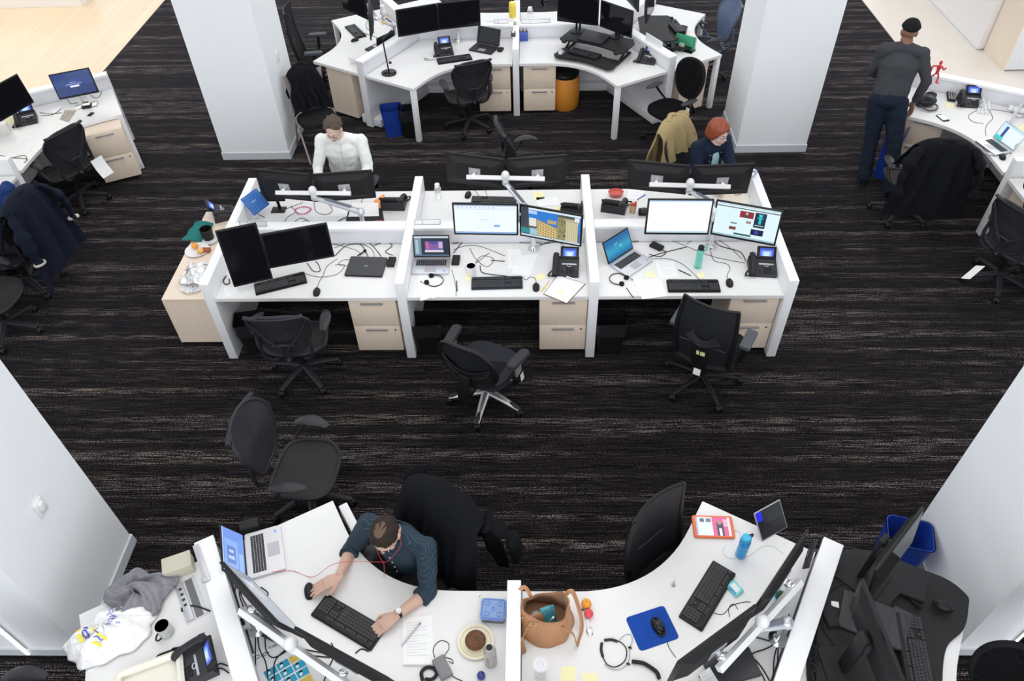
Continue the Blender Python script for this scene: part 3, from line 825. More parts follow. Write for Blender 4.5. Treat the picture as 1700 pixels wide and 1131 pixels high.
# coats hung over chair backs: a shell that falls on both sides of the chair's back
def coat(name, lb, x, y, rz, m, top=1.04, wd=.50, front=.30, rear=.62, sleeves=((-1, .5), (1, .5)), yb=-.33, seed=1, flare=.05, roll=.05, cuff=None):
    """local frame as the chair's: back edge at y=yb; +y towards the seat"""
    t = thing(name, lb, 'coat', (x, y, 0), rz)
    L = front+rear+roll*2; rnd = random.Random(seed); ph = [rnd.uniform(0, 6) for _ in range(6)]
    def fn(a, b):
        s_ = b*L-front; u = 2*a-1
        if s_ < 0: yy = yb+roll+.02+.30*(-s_); zz = top-roll*.2+s_
        elif s_ < roll*2: q = s_/(roll*2)*PI; yy = yb+roll*math.cos(q); zz = top+roll*.6*math.sin(q)-roll*.2*math.cos(q)*0
        else: d = s_-roll*2; yy = yb-roll-.10*d; zz = top-d
        d = max(0, abs(s_-roll)-.05)
        w_ = wd/2*(.86+.14*min(1, d*5))+flare*d
        yy += (.022*math.sin(9*u+ph[0])+.014*math.sin(17*u+ph[1]+6*d))*min(1, d*3.5)
        zz -= .07*abs(u)**3+.02*math.sin(7*u+ph[2])*min(1, d*2)
        yy -= -.05*u*u if s_ > roll else .0
        return (u*w_+.01*math.sin(20*b+ph[3]), yy, zz)
    G().sheet(fn, 44, 40, .016).obj('coat_body', m, t)
    for s_, ln in sleeves:
        p = [(s_*wd*.42, yb-.03, top-.02), (s_*wd*.56, yb-.09, top-.14), (s_*(wd*.60+.02), yb-.13, top-ln*.6), (s_*(wd*.57+.03), yb-.14, top-ln)]
        pp = smooth_path(p, 6)
        sl_ = G().tube(pp, [.055+.018*math.sin(3*k/len(pp)*PI+seed)+.012*math.sin(k*1.3+seed) for k in range(len(pp))], 14, flat=.62).obj('sleeve', m, t)
        if cuff: d_ = (pp[-1]-pp[-2]).normalized(); G().tube([pp[-1]-d_*.012, pp[-1]+d_*.008], .058, 14, flat=.62).obj('cuff', cuff, sl_, label='cream cuff')
    G().tube(smooth_path([(-.10, yb+.02, top+.03), (0, yb-.03, top+.055), (.10, yb+.02, top+.03)], 5), .025, 10, flat=.7).obj('collar', m, t)
    return t
jet = cloth('black_coat_cloth', (.0035, .004, .006), bs=10)
navy = cloth('navy_coat_cloth', (.005, .008, .019), bs=10)

put(mesh_chair('mesh_office_chair', 'mesh chair of the person in blue, under the hanging navy coat'), -5.24, 5.86, R(90))
coat('hanging_coat', 'navy coat with pale cuffs draped over the chair back beside the person in blue', -5.24, 5.86, R(90), navy, top=1.12, wd=.60, rear=.74, seed=3, yb=-.40, flare=.16, roll=.07, cuff=mat('cream_lining', (.62, .58, .50), .8))
put(mesh_chair('mesh_office_chair', 'chair under the draped black coat beside the man in the beanie'), 4.07, 7.0, R(-4))
coat('draped_coat', 'black coat draped over the chair beside the man in the beanie', 4.07, 7.0, R(-4), jet, top=1.12, wd=.58, rear=.74, seed=5, yb=-.40, flare=.17, roll=.07)
put(mesh_chair('mesh_office_chair', 'chair of the man in the checked shirt', high=.84), -.80, 2.30, R(144))
coat('suit_jacket', 'black jacket draped over the chair of the man in the checked shirt', -.80, 2.30, R(144), jet, top=1.02, wd=.70, rear=.60, front=.50, seed=8, yb=-.41, flare=.03, roll=.085)
coat('black_jacket', 'black jacket slung over the taupe stacking chair', -2.68, 8.50, R(-150), jet, top=.98, wd=.42, rear=.30, front=.42, seed=11, yb=-.28, sleeves=((-1, .40),))

# ---------------------------------------------------------------- displays
def paint(g, w, h, rects, base, y0=0, dy=-.0003, vertical=True):
    """coloured rectangles given as fractions (x0,y0,x1,y1 from top left) on a panel of w x h"""
    def q(x0, t0, x1, t1, lay, c):
        g.col = c; z0, z1 = h/2-t1*h, h/2-t0*h; a, b = -w/2+x0*w, -w/2+x1*w; y = y0+dy*lay
        g.add([(a, y, z0), (b, y, z0), (b, y, z1), (a, y, z1)], [(0, 1, 2, 3)])
    q(0, 0, 1, 1, 0, base)
    for i, r in enumerate(rects): q(*r[:4], 1+i*.25, r[4])
    g.col = None
    return g
rr = random.Random(4)
def doc_lines(n, x0=.1, x1=.9, y0=.2, y1=.95, c=(.62, .70, .85), hgt=.008):
    out = []
    for i in range(n):
        y = y0+(y1-y0)*i/n; a = x0+rr.random()*.12*(x1-x0); b = a+(x1-a)*rr.uniform(.25, .98)
        out.append((a, y, b, y+hgt, c))
    return out
SCR_OFF = ((.004, .004, .005), [])
def c_doc():
    r = [(0, 0, 1, .035, (.35, .45, .65)), (0, .035, 1, .14, (.80, .88, .97)), (0, .14, 1, .15, (.5, .6, .75)), (0, .94, 1, 1, (.25, .42, .70))]
    for i in range(9): r.append((.05+.07*i, .06, .075+.07*i, .115, (.55, .62, .75)))
    r += doc_lines(6, .3, .95, .26, .9, (.55, .66, .86)); r += [(.63, .68, .73, .76, (.25, .42, .8)), (.10, .40, .14, .41, (.6, .6, .7)), (.42, .48, .55, .53, (.72, .80, .93))]
    return ((.86, .93, 1.0), r)
def c_photo():
    """street scene: blue sky, ochre block with rows of windows, pale fluted stone column"""
    r = [(0, 0, .13, 1, (.05, .06, .08)), (.13, 0, 1, .06, (.75, .82, .9)), (0, .94, 1, 1, (.55, .68, .8)), (.13, .06, 1, .94, (.03, .20, .62)), (.13, .60, .98, .94, (.10, .10, .07)),
         (.13, .08, .27, .2, (.45, .6, .9)), (.0, .72, .14, .9, (.03, .25, .28)), (.14, .34, .26, .62, (.75, .75, .62)), (.15, .70, .28, .92, (.30, .55, .72))]
    for k in range(8):
        a = .27+.045*k; t = .36+.025*k; r.append((a, t, a+.046, .92, (.62, .47, .19)))
        r.append((a, t, a+.046, t+.03, (.35, .18, .08)))
        for j in range(5): r.append((a+.012, t+.08+j*.09, a+.03, t+.12+j*.09, (.12, .09, .07)))
    r += [(.45, .30, .60, .42, (.50, .36, .18)), (.62, .06, .98, .16, (.10, .10, .07)), (.62, .14, .76, .92, (.28, .26, .12)), (.76, .20, .96, .94, (.60, .55, .35)), (.74, .15, .98, .26, (.45, .42, .30)), (.9, .06, .98, .2, (.75, .78, .82))]
    for k in range(5): r.append((.79+.035*k, .28, .795+.035*k, .92, (.30, .28, .17)))
    for k in range(14): a = rr.uniform(.62, .75); t = rr.uniform(.15, .85); r.append((a, t, a+.02, t+.04, (.06, .07, .03)))
    return ((.2, .3, .4), r)
def c_page():
    r = [(0, 0, 1, .05, (.55, .68, .75)), (0, .08, 1, .11, (.10, .12, .14)), (0, .95, 1, 1, (.35, .52, .58))]
    r += [(.38, .16, .60, .36, (.30, .02, .04)), (.45, .19, .53, .36, (.10, .06, .06)), (.47, .19, .51, .26, (.65, .45, .35)), (.62, .14, .80, .60, (.01, .03, .06)), (.69, .20, .73, .48, (.02, .55, .60)), (.66, .28, .76, .31, (.02, .5, .55)),
          (.68, .18, .74, .24, (.05, .6, .65)), (.64, .52, .78, .54, (.7, .8, .85)), (.60, .66, .80, .84, (.01, .01, .05)), (.66, .70, .72, .80, (.03, .06, .5)), (.26, .54, .36, .60, (.25, .35, .3)), (.25, .68, .36, .78, (.20, .06, .06)), (.5, .44, .58, .52, (.35, .25, .25)), (.34, .86, .62, .92, (.05, .12, .14))]
    r += doc_lines(8, .18, .36, .15, .5, (.6, .7, .78)) + doc_lines(6, .38, .58, .56, .8, (.6, .7, .78))
    return ((.72, .90, .95), r)
def c_white():
    r = [(0, 0, 1, .04, (.55, .68, .85)), (0, .04, 1, .10, (.88, .94, 1)), (0, .95, 1, 1, (.50, .68, .80))]
    return ((.97, .99, 1.0), r+doc_lines(9, .06, .38, .14, .9, (.84, .88, .95))+doc_lines(9, .82, .98, .14, .9, (.86, .9, .95)))
def c_login():
    r = [(0, 0, 1, .3, (.02, .05, .20)), (0, .3, 1, .6, (.025, .06, .24)), (.28, .50, .70, .53, (.35, .38, .75)), (.40, .42, .58, .45, (.3, .35, .7)), (.38, .57, .62, .65, (.75, .80, 1.0))]
    return ((.02, .045, .17), r)
def c_news():
    r = [(0, 0, 1, .09, (.55, .68, .75)), (0, .09, .2, .95, (.16, .26, .34)), (.03, .2, .12, .9, (.35, .5, .55)), (.2, .13, 1, .96, (.006, .010, .03)), (.30, .24, .84, .82, (.05, .06, .30)), (.30, .70, .84, .82, (.65, .6, .7)), (.33, .3, .42, .66, (.6, .1, .25)), (.70, .28, .82, .62, (.55, .4, .6)), (0, .95, 1, 1, (.10, .22, .35))]
    for k in range(9): r.append((.42+.03*k, .40+.02*math.sin(k*2), .432+.03*k, .66, (.35+.1*(k % 3), .15, .35)))
    return ((.01, .015, .04), r)
def c_win(a=(.0, .10, .32), b=(.03, .36, .55)):
    r = []
    for k in range(10): t = k/10; r.append((.0, t, 1, t+.101, tuple(a[i]+(b[i]-a[i])*math.exp(-((t-.55)/.28)**2)*.8 for i in range(3))))
    r.append((.55, .48, .62, .60, (.15, .6, .5))); r.append((.35, .3, .5, .42, (.04, .38, .55)))
    return (a, r)
def c_blue(): return ((.20, .35, .85), [(.12, .1, .75, .7, (.30, .48, .95)), (.2, .2, .6, .6, (.16, .26, .62)), (.3, .26, .38, .54, (.5, .65, 1)), (.45, .3, .52, .5, (.5, .65, 1)), (.05, .75, .5, .95, (.35, .55, .95)), (0, 0, 1, .04, (.6, .75, 1))])
def c_editor(): return ((.66, .84, .95), [(0, .8, .35, 1, (.05, .65, .65)), (.0, 0, 1, .08, (.45, .70, .85)), (.18, .15, .30, .80, (.04, .07, .28)), (.7, .6, .98, .85, (.05, .12, .18)), (.36, .15, .95, .9, (.78, .88, .98))])
def c_phone(b=(.06, .12, .75)): return (b, [(.15, .35, .85, 1, (.25, .45, .95)), (.3, .5, .7, 1, (.6, .75, 1)), (0, 0, 1, .18, (.03, .06, .35))])

def monitor(lb, pos, rz, tilt=0, roll=0, w=.555, h=.335, scr=SCR_OFF, stand=None, brand=True, bulge=True, group=None, dock=False):
    """root sits at the middle of the screen; screen faces local -y"""
    t = thing('computer_monitor', lb, 'monitor', pos, group=group)
    t.rotation_euler = (R(tilt), R(roll), R(rz))
    # euler XYZ here equals Rz * Ry * Rx; tilt and roll are both small
    G().box(-w/2, w/2, .0, .020, -h/2, h/2, .005).obj('screen_bezel', black, t)
    if bulge:
        g = G(); a, b, c, d = w*.46, h*.42, w*.33, h*.27
        vs = [(-a, .019, -b), (a, .019, -b), (a, .019, b), (-a, .019, b), (-c, .052, -d), (c, .052, -d), (c, .052, d), (-c, .052, d)]
        g.add(vs, [(0, 1, 5, 4), (1, 2, 6, 5), (2, 3, 7, 6), (3, 0, 4, 7), (4, 5, 6, 7)])
        g.obj('rear_cover', black_soft, t, smooth=0)
    ww, hh = w-.030, h-.034
    g = paint(G(Matrix.Translation((0, -.0006, .004))), ww, hh, scr[1], scr[0])
    g.obj('screen', lit if scr is not SCR_OFF else black_gloss, t, smooth=0)
    if brand: text('ASUS', .022, graph, t, 'maker_mark', (0, .0195, h/2-.028), (PI/2, 0, PI))
    if stand:
        dz = pos[2]-.74; s = Matrix.Rotation(-R(tilt), 4, 'X')
        m = {'white': white_pl, 'silver': silver, 'black': black}[stand]
        g = G(s)
        if stand == 'white': g.lathe([(.12, 0), (.12, .008), (.10, .014), (0, .016)], (0, .07, -dz)).cyl((0, .07, -dz), (0, .07, .02), .016).cyl((0, .07, -dz+.012), (0, .07, -dz+.05), .028).box(-.03, .03, .03, .07, -.03, .03, .004)
        elif stand == 'black': g.box(-.12, .12, -.06, .14, -dz, -dz+.012, .004).box(-.03, .03, .055, .085, -dz, .02, .004).box(-.04, .04, .03, .07, -.04, .04, .004)
        else: g.box(-.035, .035, .05, .075, -dz, .02, .004).box(-.13, -.05, -.02, .10, -dz, -dz+.014, .005).box(.05, .13, -.02, .10, -dz, -dz+.014, .005).box(-.06, .06, .04, .09, -dz, -dz+.014, .004)
        o = g.obj('stand', m, t)
    return t
MON = {}
def M_(k, lb, pos, rz, tilt, roll, **kw): MON[k] = monitor(lb, pos, rz, tilt, roll, **kw)
M_('B1a', 'dark monitor turned upright on the desk beside the wood credenza', (-2.463, 4.994, 1.093), 20.2, -8.3, 0.3, w=.335, h=.555)
M_('B1b', 'dark wide monitor tilted next to the upright monitor', (-1.999, 5.033, 1.163), 16.6, -7.3, .2)
M_('B2a', 'lit monitor showing a document above the clipboard bay', (-.407, 5.218, 1.282), -.7, 2.2, 1.2, scr=c_doc())
M_('B2b', 'lit monitor showing a street scene with an ochre building', (.143, 5.226, 1.205), -16.8, .9, .7, scr=c_photo())
M_('B3a', 'lit monitor with a nearly blank white page above the green bottle', (1.237, 5.291, 1.237), .1, -9.5, 1.2, scr=c_white())
M_('B3b', 'lit monitor showing a news page with a red photo', (1.818, 5.294, 1.167), -20.5, -9.3, -1.4, scr=c_page())
M_('C1l', 'monitor seen from behind before the man in white, nearer the blue keyboard', (-2.36, 6.10, 1.07), 169.3, -6, .4)
M_('C1r', 'monitor seen from behind before the man in white, nearer the clear bottle', (-1.80, 6.08, 1.07), 188, -6, -1)
M_('C2l', 'monitor seen from behind in the middle bay, nearer the clear bottle', (-.54, 6.12, 1.20), 170, -3, -2.8)
M_('C2r', 'monitor seen from behind in the middle bay, nearer the red-haired woman', (.03, 6.06, 1.22), 187, -5, -.6)
M_('C3l', 'monitor seen from behind in front of the red-haired woman, above the red food tub', (1.15, 6.02, 1.17), 167, -6, 1.2)
M_('C3r', 'monitor seen from behind in front of the red-haired woman, at the end divider', (1.74, 6.03, 1.13), 183, -3, -.3)
M_('D1', 'dark monitor of the far pod nearer the desk lamp', (-1.472, 9.659, 1.160), 28, -4.6, 2.8)
M_('D2', 'dark monitor of the far pod beside the open black laptop', (-.952, 9.845, 1.150), 16.7, -.3, 1.7, w=.569, h=.343)
M_('E1', 'dark monitor on the far desk riser beside the blue pencil box', (.576, 9.818, 1.186), -19.6, .7, -.4)
M_('E2', 'dark monitor on the far desk riser nearer the handset phone', (1.052, 9.642, 1.143), -48.3, -.9, -2)
M_('L1', 'lit monitor on the left pod showing a dark blue sign-in page', (-5.403, 8.298, 1.042), 16.8, -12.2, -2.9, w=.455, h=.29, scr=c_login(), stand='silver', brand=False)
M_('L2', 'large dark monitor at the left border above a lit phone', (-5.62, 7.35, 1.33), 62, -3, -2.9)
def edge(u0, v0, u1, v1, z, inset=0): a, b = at(u0, v0, z), at(u1, v1, z); return (a+b)/2
p = edge(382, 912, 489, 1019, 1.2)
M_('A1', 'wide monitor seen from above, beside the open silver laptop', (p.x-.02, p.y-.03, 1.045), 139, -15, 0, scr=((.12, .14, .17), [(0, .05, 1, .95, (.24, .27, .32)), (.5, .2, .8, .7, (.4, .38, .42)), (.7, .25, .8, .6, (.5, .6, .75))]))
p = edge(489, 1019, 668, 1111, 1.26)
M_('A2', 'wide monitor seen from above, over the near keyboard of the man in the checked shirt', (p.x, p.y-.02, 1.09), 153.5, -13, 1.5, w=.60, h=.35)
p = edge(1337, 872, 1255, 995.6, 1.2)
M_('F2', 'wide monitor seen from above beside the name plate and potted succulent', (p.x, p.y, 1.04), -129.7, -5, 0)
p = edge(1255.9, 995.6, 1114.7, 1100, 1.2)
M_('F1', 'wide monitor seen from above with its maker mark showing, over the blue mouse mat desk', (p.x, p.y, 1.04), -146, -4, 0)
p = edge(1542, 847, 1463, 955, 1.32)
M_('G1', 'monitor on the black riser beside the blue bin, screen towards the column', (p.x, p.y, 1.16), 45, -8, 0)
p = at(1470, 1050, 1.25)
M_('G2', 'monitor on the black riser over the long black keyboard', (p.x, p.y, 1.13), 94, -6, 0)
M_('T1', 'dark monitor of the far pod facing the square-backed chair', (-2.36, 10.12, 1.24), -45, -4, 0)
M_('T2', 'dark monitor of the far pod seen almost edge-on above the black keyboard', (-2.10, 9.72, 1.17), -82, -4, 0)
M_('H1', 'monitor on the riser of the far pod seen from its side', (1.52, 9.92, 1.22), 72, -3, 0, w=.50, h=.33)
M_('H2', 'further monitor on the riser of the far pod seen from its side', (1.33, 10.35, 1.20), 105, -3, 0, w=.50, h=.33)

def arm_beam(lb, base, m1, m2, white_beam=True, top=None):
    """pole, sprung arm and crossbar that carry a pair of monitors"""
    t = thing('monitor_mount', lb, 'monitor mount', (base[0], base[1], .74))
    o = Vector((base[0], base[1], .74)); a, b = [Vector(MON[k].location) for k in (m1, m2)]
    def back(k, off): # point behind a monitor
        mm = MON[k].rotation_euler.to_matrix(); return Vector(MON[k].location)+mm @ Vector((0, off, 0))-o
    pa, pb = back(m1, .12), back(m2, .12); mid = (pa+pb)/2; d = (pb-pa).normalized(); hb = ((back(m1, .30)+back(m2, .30))/2-mid)*(1.0 if m1 in ('D1', 'T1') else 0.0)
    G().tube([pa-d*.06, pb+d*.06], .026, 4, flat=1.0).obj('crossbar', white_pl if white_beam else alu, t, smooth=0)
    for k, pp in ((m1, pa), (m2, pb)):
        q = back(k, .052); mm = MON[k].rotation_euler.to_matrix().to_4x4()
        g = G(Matrix.Translation(back(k, .056)) @ mm); g.box(-.055, .055, -.004, .004, -.055, .055, .003)
        e = g.obj('mount_plate', alu, t)
        G().tube([q, pp], .018, 10).ball(q.lerp(pp, .5), .027, 12, 8).obj('swivel', chrome, e)
    G().ball(mid+Vector((0, 0, .03 if not hb.length else -.07))+hb, (.04, .04, .045), 14, 10).cyl(mid+hb-Vector((0, 0, .06)), mid+hb+Vector((0, 0, .02)), .03).obj('hub', white_pl, t)
    mid = mid+hb-Vector((0, 0, .10 if m1 in ('D1', 'T1') else 0)); el = Vector((0, 0, .22)); k = (mid-el)*.5+el
    G().tube([el, mid-Vector((0, 0, .05))], [.034, .028], 10, flat=.7).ball(el, .04, 12, 8).ball(mid-Vector((0, 0, .05)), .034, 12, 8).obj('sprung_arm', mat('pale_silver', (.60, .62, .66), .3, metal=.5), t)
    w_ = (mid-Vector((0, 0, .05))-el); G().tube([el+w_*.2+Vector((0, 0, .028)), el+w_*.75+Vector((0, 0, .024))], .016, 8, flat=.7).obj('arm_cover', mat('slate_cover', (.14, .16, .20), .3), t)
    G().lathe([(.055, 0), (.055, .014), (.03, .02), (.022, .03), (.022, .20), (.03, .23), (0, .24)]).obj('pole', chrome, t)
    return t
arm_beam('white crossbar arm behind the monitors of the man in white', (-1.62, 5.80), 'C1l', 'C1r')
arm_beam('white crossbar arm behind the middle bay monitors seen from behind', (-.05, 5.80), 'C2l', 'C2r')
arm_beam('white crossbar arm behind the monitors of the red-haired woman', (1.72, 5.80), 'C3l', 'C3r')
arm_beam('arm carrying the upright and the tilted dark monitors', (-2.05, 5.45), 'B1a', 'B1b')
arm_beam('arm carrying the document and street-scene monitors', (.0, 5.50), 'B2a', 'B2b')
arm_beam('arm carrying the blank-page and news-page monitors', (1.62, 5.50), 'B3a', 'B3b')
arm_beam('arm carrying the pair of dark monitors at the far pod', (-1.0, 9.95), 'D1', 'D2')
p = at(428, 1045, .74); arm_beam('silver crossbar arm behind the monitors of the man in the checked shirt', (p.x, p.y), 'A1', 'A2')
p = at(1291, 1062, .74); arm_beam('silver crossbar arm behind the monitors of the handbag desk', (p.x, p.y), 'F2', 'F1')
arm_beam('arm carrying the two dark monitors that face the square-backed chair', (-1.85, 10.0), 'T1', 'T2')

# ---------------------------------------------------------------- keyboards, mice
def keyboard(lb, pl, pr, z=.74, L=.45, D=.155, m=black, z0=None):
    a, b = at(*pl, z), at(*pr, z); c = (a+b)/2; rz = math.atan2(b.y-a.y, b.x-a.x)
    t = thing('keyboard', lb, 'keyboard', (c.x, c.y, z), rz)
    g = G().prism(rrect(-L/2, L/2, -D/2, D/2, .008, 3), 0, .016, .003).box(-L/2+.01, L/2-.01, D/2-.03, D/2-.005, .014, .024, .003); g.obj('key_tray', m, t)
    g = G(); k = .0185*(L/.45)
    def row(x0, y, ws):
        x = x0
        for w_ in ws:
            if w_ > 0: g.box(x+.0012, x+w_*k-.0012, y-.0083, y+.0083, .014, .0235, 0)
            x += abs(w_)*k
    x0 = -L/2+.012; ys = [.050-.019*i-(.006 if i else 0) for i in range(6)]
    rows = [[1, -1, 1, 1, 1, 1, -.5, 1, 1, 1, 1, -.5, 1, 1, 1, 1], [1]*13+[2], [1.5]+[1]*12+[1.5], [1.75]+[1]*11+[2.25], [2.25]+[1]*10+[2.75], [1.25, 1.25, 1.25, 6.25, 1.25, 1.25, 1.25, 1.25]]
    for y, ws in zip(ys, rows): row(x0, y-.006, ws)
    x1 = x0+15.35*k
    row(x1, ys[0]-.006, [1]*3); row(x1, ys[1]-.006, [1]*3); row(x1, ys[2]-.006, [1]*3); row(x1, ys[4]-.006, [-1, 1]); row(x1, ys[5]-.006, [1]*3)
    x2 = x1+3.35*k
    for i in range(1, 6): row(x2, ys[i]-.006, [1]*4 if i < 5 else [2, 1, 1])
    g.obj('keys', key_m, t, smooth=0)
    return t
keyboard('black keyboard angled below the upright dark monitor', (421, 483), (510.5, 461))
keyboard('dark blue-black keyboard between the green mug and the clipboard', (780.6, 472.3), (869.8, 470.1), m=mat('blue_black_plastic', (.02, .026, .042), .45))
keyboard('black keyboard below the green water bottle', (1105, 476.2), (1196.7, 476.2))
keyboard('black keyboard behind the document monitor', (859, 336.5), (781, 334.5))
keyboard('black keyboard on the far pod beside the mesh chair', (726.5, 103.5), (782.2, 95.5))
keyboard('black keyboard under the hands of the man in the checked shirt', (631.2, 1064.7), (527.6, 1003.5))
keyboard('long black keyboard beside the teal tissue pack', (1203.5, 941.2), (1144, 1039.7))
keyboard('black keyboard on the far pod desk below the edge-on monitor', (580.7, 43.5), (600.2, 63))
keyboard('long black keyboard on the black riser', (1526, 1133), (1508, 1035), z=.80)
keyboard('black keyboard on the keyboard tray of the far desk riser', (945, 84), (997, 97), z=.80, L=.42)
keyboard('black keyboard on the second riser of the far pod', (1131, 57), (1112, 33), z=.80, L=.42)
def mouse(lb, px, rz, z=.74, s=1.0, m=black, cable=None):
    c = at(*px, z); t = thing('computer_mouse', lb, 'mouse', c, R(rz))
    G().prism([(x*s, y*s) for x, y in superell(.031, .055, 26, 2.5)], .001, .01, .002).ball((0, -.004*s, .010), (.031*s, .054*s, .027*s), 20, 12).obj('mouse_shell', m, t)
    G().box(-.004, .004, .018*s, .036*s, .030*s, .0365*s, .002).obj('scroll_wheel', graph, t)
    if cable: wire('mouse_cable', cable[0], [tuple(px)]+cable[1], .0022, z=z)
    return t
def wire(name, lb, pts, r=.003, z=.74, m=None, parent=None, group=None):
    """cable lying on a surface; points are (u, v) in the photo, or (u, v, height above the surface)"""
    P = [at(q[0], q[1], z+r+(q[2] if len(q) > 2 else 0)) for q in pts]
    o = P[0].copy(); PP = [p-o for p in smooth_path(P, 7)]
    e = G().tube(PP, r, 6).obj(name, m or black_cable); e.location = o
    return tag(e, lb, 'cable', group)
mouse('black mouse on the desk below the closed laptop', (526, 486), 5, cable=('thin mouse cable running up from the mouse near the closed laptop', [(529, 470), (536, 458), (543, 442), (560, 430)]))
mouse('black mouse with pale mark between the blue-black keyboard and clipboard', (890, 478), 0, cable=('short mouse cable beside the yellow pencil', [(890, 468), (888, 462), (880, 460), (873, 465), (868, 460)]))
mouse('black mouse between the keyboard and phone of the news-page bay', (1211, 471), -5, cable=('mouse cable curling from the mouse up to the green bottle', [(1207, 458), (1212, 446), (1206, 438), (1186, 433), (1180, 418)]))
mouse('black mouse behind the document monitor', (777, 325), 170)
mouse('black mouse under the right hand of the man in the checked shirt', (514, 983), 195)
mouse('glossy black mouse on the blue mouse mat', (1093, 1042), 205, z=.745, s=1.1, m=black_gloss)
mouse('black mouse on the black riser deck', (1564, 1007), 65, z=.80, s=1.1)
mouse('black mouse beside the far keyboard under the edge-on monitor', (589, 68), 120)
mouse('silver-grey mouse on the far desk riser', (932, 88), -25, z=.80, s=1.2, m=alu)
mouse('small black mouse beside the silver laptop at the right pod', (1664, 262), -20)
p = at(1085, 1035)
a = [at(1037.6, 1028), at(1101.5, 1006.8), at(1126.5, 1058), at(1065, 1081)]
c = sum(a, Vector())/4; rz = math.atan2(a[1].y-a[0].y, a[1].x-a[0].x)
o = G().prism(rrect(-.125, .125, -.105, .105, .02), 0, .004, .001).obj('mouse_mat', cloth('royal_blue_foam', (.010, .065, .36), .8, .2, 400, .03)); o.location = c; o.rotation_euler = (0, 0, rz)
tag(o, 'royal blue mouse mat with rounded corners', 'mouse mat')

# ---------------------------------------------------------------- laptops
def laptop(lb, hl, hr, ang=105, scr=None, w=.335, d=.232, hs=.215, body=silver, lidm=black, z=.74, hp=True):
    """hl, hr: photo pixels of the hinge ends as the user sees them; local -y points to the user"""
    a, b = at(*hl, z+.012), at(*hr, z+.012); c = (a+b)/2
    t = thing('laptop', lb, 'laptop', (c.x, c.y, z), math.atan2(b.y-a.y, b.x-a.x))
    G().prism(rrect(-w/2, w/2, -d, 0, .012, 3), .002, .018, .003).obj('laptop_base', body, t)
    g = G(); n = 14; kw = (w-.06)/n
    for r_ in range(5):
        x = -w/2+.03
        for k in range(n):
            if r_ == 4 and 4 <= k <= 8:
                if k == 4: g.box(x+.001, x+5*kw-.001, -.118, -.103, .0175, .0195)
            else: g.box(x+.001, x+kw-.001, -.036-.0168*r_-.0147, -.036-.0168*r_, .0175, .0195)
            x += kw
    g.obj('keys', key_m, t, smooth=0)
    G().box(-.05, .05, -d+.022, -.135, .0178, .0186, 0).obj('touchpad', mat('touchpad_grey', (.45, .45, .47), .4, metal=.5), t)
    if hp: G().box(w/2-.05, w/2-.03, -d+.03, -d+.045, .0178, .0188).obj('sticker', mat('blue_sticker', (.15, .4, .85), .4), t)
    M = Matrix.Translation((0, 0, .014)) @ Matrix.Rotation(-R(ang-90), 4, 'X')
    ld = G(M).box(-w/2, w/2, .0, .008, .004, hs, .003).obj('lid', lidm, t)
    s_ = scr or SCR_OFF
    paint(G(M @ Matrix.Translation((0, -.0006, .004+hs/2))), w-.022, hs-.030, s_[1], s_[0]).obj('screen', lit if scr else black_gloss, ld, smooth=0)
    return t
laptop('open silver laptop showing a news video beside the round green mug', (686, 428), (749.5, 428), 108, c_news())
laptop('open silver laptop with a blue desktop, turned aslant beside the green bottle', (1010.5, 440.5), (1052, 413.4), 116, c_win())
laptop('open dark grey laptop on the far pod beside the mesh chair', (791.4, 71.1), (828.6, 78.3), 108, None, body=graph, hp=False)
laptop('open thin laptop with a pale editor screen at the right pod', (1648, 229), (1680.3, 252), 112, c_editor(), w=.31, d=.215, hs=.205, lidm=silver, hp=False)
laptop('open silver laptop with a blue screen beside the checked-shirt man', (412.4, 967), (405.6, 885.3), 118, c_blue())
laptop('open dark laptop behind the slanting divider of the far pod', (660, 72), (620, 92), 100, None, w=.33, body=graph_dk, hp=False)
def closed_laptop(lb, pts, m, z=.74, logo=None):
    P = [at(*q, z) for q in pts]; c = sum(P, Vector())/4; e = P[1]-P[0]
    t = thing('laptop', lb, 'laptop', c, math.atan2(e.y, e.x)); w_ = (e.length+(P[2]-P[3]).length)/2; d_ = ((P[3]-P[0]).length+(P[2]-P[1]).length)/2
    G().prism(rrect(-w_/2, w_/2, -d_/2, d_/2, .012, 3), .001, .012, .002).obj('laptop_base', black, t)
    G().prism(rrect(-w_/2, w_/2, -d_/2, d_/2, .012, 3), .0125, .021, .003).obj('lid', m, t)
    if logo: text(logo, .03, alu, t, 'maker_mark', (0, 0, .0215))
    return t
slate = mat('gunmetal_lid', (.045, .046, .050), .35, metal=.4)
closed_laptop('closed dark grey laptop with a round maker mark', [(583, 428), (643.5, 430), (635, 461.5), (572, 459)], slate, logo='hp')
closed_laptop('closed dark laptop lying on the black riser deck', [(1400, 981), (1502, 1020), (1494, 1082), (1389, 1042)], slate, z=.80)
closed_laptop('closed black laptop under the near monitor of the handbag desk', [(1240, 1072), (1262, 1118), (1188, 1150), (1165, 1100)], slate)
closed_laptop('closed black laptop on the upper deck of the far desk riser', [(972, 52), (1011, 60), (1001, 77), (960, 67)], graph_dk, z=.91)
def dock(lb, px, rz, z=.74, w=.07, d=.12, h=.028):
    c = at(*px, z); o = G().box(-w/2, w/2, -d/2, d/2, 0, h, .004).obj('docking_station', black_soft); o.location = c; o.rotation_euler = (0, 0, R(rz))
    return tag(o, lb, 'dock')
dock('black docking box beside the closed laptop', (650, 437), -3)
dock('black docking box beside the news-video laptop', (757, 434), -2)
dock('black docking box beside the blue-desktop laptop', (1090, 411), 50)
dock('black docking box beside the far pod laptop', (831, 84), -20, w=.06, d=.10)
dock('black docking box against the laptop at the checked-shirt desk', (416, 876), -72, h=.05)
dock('black docking box with lights on the black riser', (1377, 1026), 8, z=.80, h=.03)

